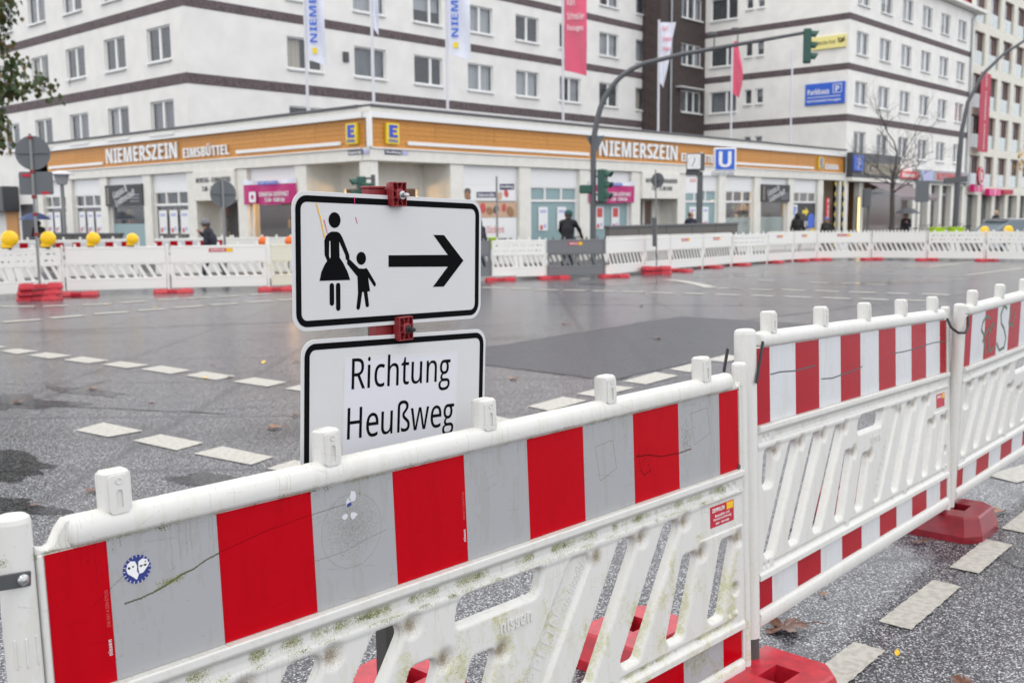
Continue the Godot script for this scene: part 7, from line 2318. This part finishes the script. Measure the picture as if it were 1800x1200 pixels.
func person(label: String, at: Vector3, turn: float, o: Dictionary) -> Node3D:
	# built facing +z, 1.75 m tall, then scaled; o: jacket, legs, skin, lean, arms, hood, cap, stride, sit
	var t = thing("person", label, "person", at, turn)
	var J: Color = o.get("jacket", Color(0.02, 0.02, 0.025))
	var G: Color = o.get("legs", Color(0.02, 0.025, 0.04))
	var S: Color = o.get("skin", Color(0.45, 0.24, 0.16))
	var lean: float = o.get("lean", 0.0)
	var st: float = o.get("stride", 0.12)
	var hip = Vector3(0, 0.93, 0)
	var bend = func(v: Vector3): return hip + Basis(Vector3.RIGHT, lean) * (v - hip)
	var neck = bend.call(Vector3(0, 1.45, 0.0))
	var head = neck + Basis(Vector3.RIGHT, lean * 0.4) * Vector3(0, 0.16, 0.03)
	var bones = []
	bones.append([bend.call(Vector3(0, 0.98, 0)), bend.call(Vector3(0, 1.22, 0.01)), 0.155, 0.165, J])
	bones.append([bend.call(Vector3(0, 1.22, 0.01)), bend.call(Vector3(0, 1.40, 0)), 0.165, 0.12, J])
	bones.append([bend.call(Vector3(-0.15, 1.40, 0)), bend.call(Vector3(0.15, 1.40, 0)), 0.085, 0.085, J])
	bones.append([neck - Vector3(0, 0.02, 0), head - Vector3(0, 0.06, 0.01), 0.062, 0.058, S if not o.get("hood", false) else J])
	bones.append([head - Vector3(0, 0.045, -0.008), head + Vector3(0, 0.045, -0.008), 0.078, 0.098, S])
	bones.append([head + Vector3(0, -0.012, 0.085), head + Vector3(0, -0.03, 0.105), 0.012, 0.016, S])
	if o.get("coat", false): bones.append([Vector3(0, 0.62, 0), Vector3(0, 0.98, 0), 0.20, 0.17, J])
	for sg in [-1.0, 1.0]:
		var k = Vector3(0.10 * sg, 0.50, st * sg + 0.03)
		var an = Vector3(0.10 * sg, 0.09, st * 1.5 * sg - 0.02)
		if o.get("sit", false):
			k = Vector3(0.10 * sg, 0.90, 0.42); an = Vector3(0.10 * sg, 0.48, 0.45)
		bones.append([Vector3(0.095 * sg, 0.93, 0), k, 0.098, 0.066, G])
		bones.append([k, an, 0.064, 0.045, G])
		bones.append([an, an + Vector3(0.02 * sg, -0.045, 0.17), 0.048, 0.040, Color(0.02, 0.02, 0.02)])
		var sh = bend.call(Vector3(0.19 * sg, 1.395, 0))
		var el = sh + Vector3(0.06 * sg, -0.28, -0.03 + 0.06 * sg * st * 4.0)
		var ha = el + Vector3(0.0, -0.20, 0.14)
		var arms: Dictionary = o.get("arms", {})
		if arms.has(sg): el = arms[sg][0]; ha = arms[sg][1]
		bones.append([sh, el, 0.062, 0.050, J])
		bones.append([el, ha, 0.050, 0.036, J])
		var fd = (ha - el).normalized()
		bones.append([ha, ha + fd * 0.06, 0.032, 0.034, S])
		for f in 4: bones.append([ha + fd * 0.06 + Vector3((f - 1.5) * 0.016, 0, 0), ha + fd * 0.12 + Vector3((f - 1.5) * 0.018, -0.01, 0.01), 0.010, 0.008, S])
		bones.append([ha + fd * 0.03, ha + fd * 0.07 + Vector3(-0.035 * sg, 0, 0.015), 0.011, 0.009, S])
	var body = part("body", body_mesh(bones, o.get("cell", 0.026)), "body", t)
	body.set_meta("label", "body in outdoor clothes")
	# hair, hood or cap, and eyes
	var b = MB.new()
	b.col = o.get("hair", Color(0.03, 0.02, 0.015))
	if o.get("hood", false):
		b.col = J * 1.1
		b.lathe([Vector2(0.115, -0.16), Vector2(0.13, -0.06), Vector2(0.128, 0.03), Vector2(0.10, 0.10), Vector2(0.05, 0.14), Vector2(0.0, 0.15)], Transform3D(Basis(Vector3.RIGHT, -0.35), head + Vector3(0, 0, -0.02)), 16)
		part("hood", b, "body", t)
	elif o.has("cap"):
		b.col = o.cap
		b.lathe([Vector2(0.112, 0.015), Vector2(0.113, 0.05), Vector2(0.095, 0.105), Vector2(0.05, 0.135), Vector2(0.0, 0.14)], Transform3D(Basis(Vector3.RIGHT, lean * 0.4), head + Vector3(0, 0, -0.008)), 16)
		if o.get("peak", false): b.prism(circle(0.085, 12, Vector2(0, 0.02), 0.08), -0.008, 0.004, 0.002, Transform3D(Basis(Vector3.RIGHT, PI / 2 + 0.15), head + Vector3(0, 0.03, 0.085)))
		part("cap", b, "body", t)
		b = MB.new(); b.col = o.get("hair", Color(0.05, 0.04, 0.035))
		b.lathe([Vector2(0.098, -0.06), Vector2(0.106, -0.01), Vector2(0.108, 0.03)], Transform3D(Basis.IDENTITY, head + Vector3(0, 0, -0.016)), 14)
		part("hair", b, "body", t)
	else:
		b.lathe([Vector2(0.09, -0.05), Vector2(0.108, 0.0), Vector2(0.108, 0.05), Vector2(0.085, 0.11), Vector2(0.045, 0.135), Vector2(0.0, 0.14)], Transform3D(Basis(Vector3.RIGHT, -0.45), head + Vector3(0, 0, -0.012)), 16)
		part("hair", b, "body", t)
	b = MB.new(); b.col = Color(0.02, 0.015, 0.012)
	for sg in [-1.0, 1.0]: b.lathe([Vector2(0.011, 0.0), Vector2(0.007, 0.006), Vector2(0.0, 0.007)], Transform3D(Basis(Vector3.RIGHT, PI / 2), head + Vector3(0.034 * sg, 0.012, 0.088)), 8)
	b.col = Color(0.3, 0.10, 0.08)
	b.box(head + Vector3(0, -0.062, 0.076), Vector3(0.045, 0.008, 0.008), 0.002)
	part("face", b, "body", t)
	t.scale = Vector3.ONE * o.get("size", 1.0)
	return t

func bicycle(called_label: String, at: Vector3, turn: float, group := "") -> Node3D:
	var t = thing("bicycle", called_label, "bicycle", at, turn, group)
	for x in [-0.53, 0.53]:
		var b = MB.new()
		var p = []
		for k in 25: p.append(Vector3(x + 0.335 * cos(TAU * k / 24), 0.345 + 0.335 * sin(TAU * k / 24), 0))
		b.tube(p, 0.018, 6, false)
		var wl = part("wheel", b, "tyre", t)
		b = MB.new()
		for k in 10: b.tube([Vector3(x, 0.345, 0), Vector3(x + 0.32 * cos(TAU * k / 10), 0.345 + 0.32 * sin(TAU * k / 10), 0)], 0.003, 4, false)
		b.tube([Vector3(x, 0.345, -0.05), Vector3(x, 0.345, 0.05)], 0.02, 8)
		part("spokes", b, "steel", wl)
	var b = MB.new()
	var bb = Vector3(-0.06, 0.30, 0)
	var seat = Vector3(-0.20, 0.80, 0)
	var hd = Vector3(0.38, 0.86, 0)
	for q in [[bb, seat], [seat, hd], [bb, Vector3(0.40, 0.78, 0)], [bb, Vector3(-0.53, 0.345, 0)], [seat, Vector3(-0.53, 0.345, 0)], [hd, Vector3(0.53, 0.345, 0)]]: b.tube(q, 0.018, 7)
	part("frame", b, "mast_gray", t)
	b = MB.new(); b.tube([Vector3(0.30, 1.04, -0.29), Vector3(0.40, 1.06, -0.1), Vector3(0.40, 1.06, 0.1), Vector3(0.30, 1.04, 0.29)], 0.015, 7); b.tube([hd, Vector3(0.39, 1.06, 0)], 0.016, 7); part("handlebar", b, "rubber_black", t)
	b = MB.new(); b.prism(pv([[-0.14, -0.08], [0.0, -0.05], [0.14, -0.02], [0.14, 0.02], [0.0, 0.05], [-0.14, 0.08]]), -0.02, 0.03, 0.01, Transform3D(Basis(Vector3.RIGHT, -PI / 2), seat + Vector3(-0.03, 0.14, 0))); b.tube([seat, seat + Vector3(-0.03, 0.14, 0)], 0.014, 7); part("saddle", b, "rubber_black", t)
	b = MB.new()
	for q in [[0.16, 0.08], [-0.16, -0.08]]: b.tube([bb + Vector3(0, 0, q[1]), bb + Vector3(0.02, q[0], q[1])], 0.01, 6); b.box(bb + Vector3(0.02, q[0], q[1] * 1.8), Vector3(0.09, 0.02, 0.09), 0.004)
	part("pedals", b, "steel_dark", t)
	return t

func build_people():
	var nav = Color(0.012, 0.014, 0.024)
	# man in a cap, walking, hand at his mouth
	person("stooped man in gray cap and dark jacket, hand raised to his mouth", on_road(-7.42, -25.5), -90, {"jacket": nav, "cap": Color(0.16, 0.16, 0.18), "peak": true, "lean": 0.28, "size": 0.96, "stride": 0.2, "arms": {-1.0: [Vector3(-0.24, 1.13, 0.20), Vector3(-0.10, 1.36, 0.36)]}})
	# cyclist seen from behind
	person("person in green beanie and black jacket astride a bicycle", on_road(1.62, -29.3), 160, {"jacket": Color(0.010, 0.010, 0.013), "cap": Color(0.02, 0.08, 0.075), "size": 1.06, "lean": 0.12, "stride": 0.02, "arms": {1.0: [Vector3(0.27, 1.20, 0.20), Vector3(0.26, 1.02, 0.46)], -1.0: [Vector3(-0.27, 1.20, 0.20), Vector3(-0.26, 1.02, 0.46)]}})
	bicycle("city bicycle under the person in the green beanie", on_road(1.72, -29.55), 160 - 90)
	person("hooded person in dark gray coat beside the detour sign's edge", on_road(-0.92, -28.2), 30, {"jacket": Color(0.025, 0.026, 0.032), "hood": true, "size": 0.95})
	person("dark haired man in navy jacket coming out of the shop door", bw(15.3, gy(-41) + 0.12, -1.2), 20, {"jacket": Color(0.012, 0.014, 0.03), "size": 1.0})
	person("person in black hooded coat walking away along the shop windows", bw(20.2, gy(-44) + 0.12, -3.3), 170, {"jacket": Color(0.008, 0.008, 0.011), "hood": true, "coat": true, "size": 0.97})
	person("person in light blue cap sitting at the yellow chairs", bw(23.6, gy(-46) + 0.02, -3.0), -25, {"jacket": Color(0.02, 0.022, 0.022), "cap": Color(0.10, 0.16, 0.45), "size": 0.92, "sit": true})
	person("person in long black coat with pale hair by the drugstore", bw(36.5, gy(-54) + 0.12, -6.2), 30, {"jacket": Color(0.006, 0.006, 0.008), "hair": Color(0.50, 0.44, 0.38), "coat": true, "size": 1.04})
	person("person in dark clothes under the gray umbrella by the passage", bw(30.2, gy(-52) + 0.12, -4.0), -40, {"jacket": Color(0.02, 0.022, 0.03), "size": 0.97, "arms": {1.0: [Vector3(0.26, 1.12, 0.12), Vector3(0.16, 1.28, 0.28)]}})
	person("person walking under the blue umbrella on the side street", bw(-1.6, gy(-42) + 0.12, 18.6), 200, {"jacket": Color(0.012, 0.012, 0.014), "size": 0.94, "arms": {1.0: [Vector3(0.26, 1.12, 0.12), Vector3(0.16, 1.28, 0.28)]}})
	for q in [[bw(30.2, gy(-52) + 0.12, -4.0), -40, "umbrella_gray", "gray umbrella held up by the person at the passage"], [bw(-1.6, gy(-42) + 0.12, 18.6), 200, "umbrella_blue", "dark blue umbrella held up on the side street"]]:
		var t = thing("umbrella", q[3], "umbrella", q[0], q[1])
		var b = MB.new()
		var n = 8
		for k in n:
			for r in 4:
				var f = func(kk, rr):
					var an = TAU * kk / n
					var rad = 0.62 * rr / 4.0
					return Vector3(0.12 + rad * cos(an), 1.98 - 0.30 * pow(rr / 4.0, 1.8), 0.22 + rad * sin(an))
				b.quad(f.call(k, r), f.call(k + 1, r), f.call(k + 1, r + 1), f.call(k, r + 1), Vector3.UP)
		part("canopy", b, q[2], t)
		b = MB.new(); b.tube([Vector3(0.15, 1.15, 0.27), Vector3(0.12, 2.05, 0.22)], 0.01, 6); part("shaft", b, "steel_dark", t)

func build_small_things():
	var rg = RandomNumberGenerator.new()
	rg.seed = 21
	# lamps that burn inside the shops
	for q in [[21.0, 2.05, 1.2, "bulb"], [24.0, 2.1, 0.9, "bulb"], [5.2, 2.25, 1.9, "bulb"], [2.3, 2.05, 2.4, "bulb"], [2.0, 2.1, 2.2, "bulb"]]:
		var t = thing("pendant_lamp", {21.0: "round lit lamp inside the window by the hooded walker", 24.0: "round lit lamp inside the window above the yellow chairs", 5.2: "lit lamp behind the food posters", 2.3: "lit lamp in the corner window, lower one", 2.0: "lit lamp in the corner window, upper one"}[q[0]], "lamp", bw(q[0], q[1], q[2]), 0, "lit lamps inside the shop")
		var b = MB.new()
		b.lathe([Vector2(0.0, -0.11), Vector2(0.07, -0.085), Vector2(0.11, 0.0), Vector2(0.07, 0.085), Vector2(0.0, 0.11)], Transform3D.IDENTITY, 14)
		part("bulb", b, "bulb_glow", t)
		b = MB.new(); b.tube([Vector3(0, 0.1, 0), Vector3(0, 3.19 - q[1], 0)], 0.012, 6); part("cord", b, "ink", t)
		var l = OmniLight3D.new(); l.name = "lamp_light"; l.light_color = Color(1.0, 0.78, 0.45); l.light_energy = 0.6; l.omni_range = 12.0; l.omni_attenuation = 2.0; l.light_size = 0.1; l.shadow_enabled = true
		t.add_child(l)
	for q in [[-1, 5.2, 2.0, "lit lamp behind the side street banner, lower one"], [-1, 4.6, 2.2, "lit lamp behind the side street banner, upper one"]]:
		var t = thing("pendant_lamp", q[3], "lamp", bw(0.9, q[2], q[1]), 0, "lit lamps inside the shop")
		var b = MB.new(); b.lathe([Vector2(0.0, -0.09), Vector2(0.09, 0.0), Vector2(0.0, 0.09)], Transform3D.IDENTITY, 12); part("bulb", b, "bulb_glow", t)
		b = MB.new(); b.tube([Vector3(0, 0.08, 0), Vector3(0, 3.19 - q[2], 0)], 0.012, 6); part("cord", b, "ink", t)
		var l = OmniLight3D.new(); l.name = "lamp_light"; l.light_color = Color(1.0, 0.78, 0.45); l.light_energy = 0.5; l.omni_range = 12.0; l.omni_attenuation = 2.0; l.light_size = 0.09; l.shadow_enabled = true
		t.add_child(l)
	var tb = thing("light_strip", "tall warm lit strip beside the bookshop door", "lamp", bw(33.7, 0.0, -0.1), TURN)
	var sb = MB.new(); sb.box(Vector3(0, 1.1, 0), Vector3(0.14, 2.2, 0.06), 0.01); part("lamp_tube", sb, "tube_glow", tb)
	sb = MB.new(); sb.box(Vector3(0, 1.1, -0.05), Vector3(0.2, 2.3, 0.04), 0.005); part("housing", sb, "dark_gray", tb)
	var al = AreaLight3D.new(); al.name = "strip_light"; al.area_size = Vector2(0.14, 2.2); al.light_energy = 0.25; al.light_color = Color(1.0, 0.8, 0.45); al.shadow_enabled = true
	al.position = Vector3(0, 1.1, 0.05); al.rotation.y = PI
	tb.add_child(al)
	# yellow chairs and a small stand on the pavement
	for q in [[22.9, -2.9, "yellow chair beside the sitting person, nearer the hooded walker"], [24.3, -2.9, "yellow chair beside the sitting person, nearer the parking board"]]:
		var t = thing("chair", q[2], "chair", bw(q[0], gy(-46) + 0.12, q[1]), TURN, "yellow chairs before the shop")
		var b = MB.new(); b.box(Vector3(0, 0.46, 0), Vector3(0.46, 0.05, 0.44), 0.015); part("seat", b, "chair_yellow", t)
		b = MB.new(); b.prism(rrect(0.48, 0.5, 0.12, 4), -0.02, 0.02, 0.008, Transform3D(Basis.IDENTITY, Vector3(0, 0.78, -0.2))); part("backrest", b, "chair_yellow", t)
		for lx in [-0.2, 0.2]:
			for lz in [-0.18, 0.18]:
				b = MB.new(); b.tube([Vector3(lx, 0.45, lz), Vector3(lx * 1.15, 0.0, lz * 1.2)], 0.014, 6); part("leg", b, "steel", t)
	var bx = thing("parcel_box", "white box with a red heart mark before the sitting person", "box", bw(23.2, gy(-45) + 0.12, -3.9), TURN)
	sb = MB.new(); sb.box(Vector3(0, 0.42, 0), Vector3(0.5, 0.84, 0.4), 0.02); part("box", sb, "sign_white", bx)
	sb = MB.new(); sb.prism(pv([[0.0, -0.14], [0.15, 0.03], [0.13, 0.11], [0.06, 0.12], [0.0, 0.06], [-0.06, 0.12], [-0.13, 0.11], [-0.15, 0.03]]), 0.0, 0.01, 0.0, Transform3D(Basis.IDENTITY, Vector3(0, 0.62, 0.201))); part("red_heart", sb, "shop_red", bx)
	# bright green bins
	for q in [[Vector3(17.3, gy(-41.5) + 0.12, -41.5), "bright green box on legs behind the holed panel, nearer the black coat"], [Vector3(18.05, gy(-41.5) + 0.12, -41.5), "bright green box on legs behind the holed panel, nearer the cars"], [Vector3(-0.5, gy(-28.4), -28.4), "bright green box at the street name post"]]:
		var t = thing("green_box", q[1], "box", q[0], 8, "bright green boxes")
		var b = MB.new(); b.prism(pv([[-0.24, 0.74], [0.24, 0.74], [0.25, 1.02], [-0.25, 1.02]]), -0.2, 0.2, 0.02); part("body", b, "neon_green", t)
		for lx in [-0.2, 0.2]:
			b = MB.new(); b.tube([Vector3(lx, 0.0, 0), Vector3(lx, 0.76, 0)], 0.02, 6); part("leg", b, "mast_gray", t)
		b = MB.new(); b.box(Vector3(0, 1.04, 0), Vector3(0.54, 0.05, 0.46), 0.015); part("lid", b, "neon_green", t)
		t.scale = Vector3(0.5, 1.03, 0.6) if q[0].x < 1.0 else Vector3(1.0, 0.98, 1.0)
	# bicycles parked along the bookshop
	for k in 7:
		bicycle("parked bicycle, %s in the row running from the passage towards the drugstore" % ORD[k], bw(31.6 + 1.75 * k, gy(-55) + 0.12, -2.9 - 0.15 * (k % 3)), TURN + [70, 95, 80, 62, 100, 85, 75][k], "bicycles parked before the bookshop")
	# two parked cars
	for q in [[Vector3(20.9, gy(-42.0), -42.0), 14, "silver car with its windscreen showing above the holed barrier panel"], [Vector3(24.0, gy(-42.5), -42.5), 14, "second silver car, cut off by the picture's edge"]]:
		car(q[0], q[1], q[2])
	# leaves: near ones each by its place, scattered ones alike
	var near = [[0.98, -3.52, 0.085, 20, "leaf_brown", "large curled brown leaf beside the grey tube of the raised panel"], [1.42, -3.06, 0.05, 80, "leaf_brown", "oval brown leaf lying flat between the dashes in front"], [1.66, -4.62, 0.05, 130, "leaf_brown", "wet brown leaf in front of the foot at the green letters"], [1.86, -4.50, 0.045, 10, "leaf_brown", "brown leaf touching the foot at the green letters"], [2.44, -4.98, 0.05, 200, "leaf_tan", "tan leaf behind the foot at the green letters"], [0.62, -5.0, 0.06, 50, "leaf_brown", "brown leaf seen through the slots near the company sticker"], [0.28, -4.1, 0.05, 90, "leaf_tan", "tan leaf seen through the handle hole of the mossy panel"], [-1.93, -4.68, 0.06, 15, "leaf_brown", "pair-like brown leaf behind the peg nearest the round post"], [-2.35, -5.55, 0.05, 60, "leaf_brown", "brown leaf on the damp asphalt above the round post"], [1.22, -3.86, 0.02, 30, "leaf_tan", "small tan leaf scrap near the second dash"], [1.30, -3.30, 0.022, 70, "sticker_yellow", "tiny yellow leaf at the corner of the front dash"]]
	for q in near: leaf(on_road(q[0], q[1], 0.009), q[2], q[3], q[4], q[5], "")
	for k in 46:
		var p: Vector2
		if k < 26: p = Vector2(rg.randf_range(-6.5, -1.2), rg.randf_range(-11.0, -4.6))
		elif k < 38: p = Vector2(rg.randf_range(-9.0, -5.0), rg.randf_range(-22.5, -17.5))
		else: p = Vector2(rg.randf_range(-1.0, 7.0), rg.randf_range(-20.0, -9.0))
		leaf(on_road(p.x, p.y, 0.009), rg.randf_range(0.03, 0.065), rg.randf() * 360, ["leaf_brown", "leaf_tan", "leaf_brown", "sticker_yellow"][k % 4] if k % 4 != 3 or k % 8 == 3 else "leaf_tan", "small fallen autumn leaf lying loose on the wet crossing", "fallen leaves strewn over the wet crossing")

func leaf(at: Vector3, r: float, turn: float, m: String, label: String, group: String):
	var key = ["leaf", int(turn) % 3]
	if not cache.has(key):
		var b = MB.new()
		var n = 60
		var kind = key[1]
		var at_ = func(k, f):
			var an = TAU * k / n
			var lob = 0.42 + 0.58 * pow(absf(cos(2.5 * (an - PI))), 0.8) + 0.05 * sin(an * 17.0)
			var wx = 0.85
			if kind == 1:
				lob = 0.9 + 0.04 * sin(an * 13.0); wx = 0.42
			var x = cos(an) * lob * f
			var z = sin(an) * lob * wx * f
			return Vector3(x, 0.05 + (0.22 * z * z + 0.16 * x * x * sin(x * 3.0) + 0.10 * sin(z * 5.0 + x * 2.0)) * (1.3 if kind == 2 else 0.8) + 0.08 * f, z)
		for k in n:
			for rr in 3:
				var f0 = rr / 3.0
				var f1 = (rr + 1) / 3.0
				var c4 = [at_.call(k, f0), at_.call(k + 1, f0), at_.call(k + 1, f1), at_.call(k, f1)]
				if rr == 0: b.flat_tri(c4[0], c4[2], c4[3], Vector3.UP)
				else: b.quad(c4[0], c4[1], c4[2], c4[3], Vector3.UP)
		b.tube([Vector3(0.9, 0.1, 0), Vector3(1.5, 0.12, 0.1), Vector3(1.9, 0.02, 0.25)], 0.03, 5)
		cache[key] = b.done()
	var o = part("fallen_leaf", cache[key], m, self, Transform3D(Basis(Vector3.UP, deg_to_rad(turn)) * Basis.from_scale(Vector3(r, r * 0.8, r)), at))
	tag(o, label, "leaf", group)

func car(at: Vector3, turn: float, label: String):
	var t = thing("parked_car", label, "car", at, turn, "parked cars")
	var b = MB.new()
	b.prism(pv([[-2.1, 0.28], [2.1, 0.28], [2.16, 0.6], [2.05, 0.82], [1.2, 0.93], [-1.9, 0.95], [-2.14, 0.7]]), -0.86, 0.86, 0.06)
	part("body", b, "car_silver", t)
	b = MB.new()
	b.prism(pv([[1.25, 0.92], [0.55, 1.42], [0.2, 1.48], [-1.1, 1.46], [-1.8, 0.95]]), -0.72, 0.72, 0.08)
	part("cabin_glass", b, "car_glass", t)
	b = MB.new()
	b.prism(pv([[0.52, 1.42], [0.2, 1.485], [-1.1, 1.465], [-1.3, 1.40], [-1.1, 1.44], [0.2, 1.46]]), -0.70, 0.70, 0.0)
	b.box(Vector3(-0.43, 1.475, 0), Vector3(1.5, 0.035, 1.36), 0.015)
	part("roof", b, "car_silver", t)
	for x in [-1.3, 1.35]:
		for z in [-0.80, 0.80]:
			b = MB.new(); b.lathe([Vector2(0.0, -0.1), Vector2(0.30, -0.1), Vector2(0.32, 0.0), Vector2(0.30, 0.1), Vector2(0.0, 0.1)], Transform3D(Basis(Vector3.RIGHT, PI / 2), Vector3(x, 0.32, z)), 20)
			var w = part("wheel", b, "tyre", t)
			b = MB.new(); b.lathe([Vector2(0.0, 0.105), Vector2(0.19, 0.10)], Transform3D(Basis(Vector3.RIGHT, PI / 2 if z > 0 else -PI / 2), Vector3(x, 0.32, z)), 16); part("rim", b, "steel", w)
	for z in [-0.62, 0.62]:
		b = MB.new(); b.box(Vector3(2.08, 0.68, z), Vector3(0.12, 0.14, 0.34), 0.03); part("headlight", b, "sign_white", t)
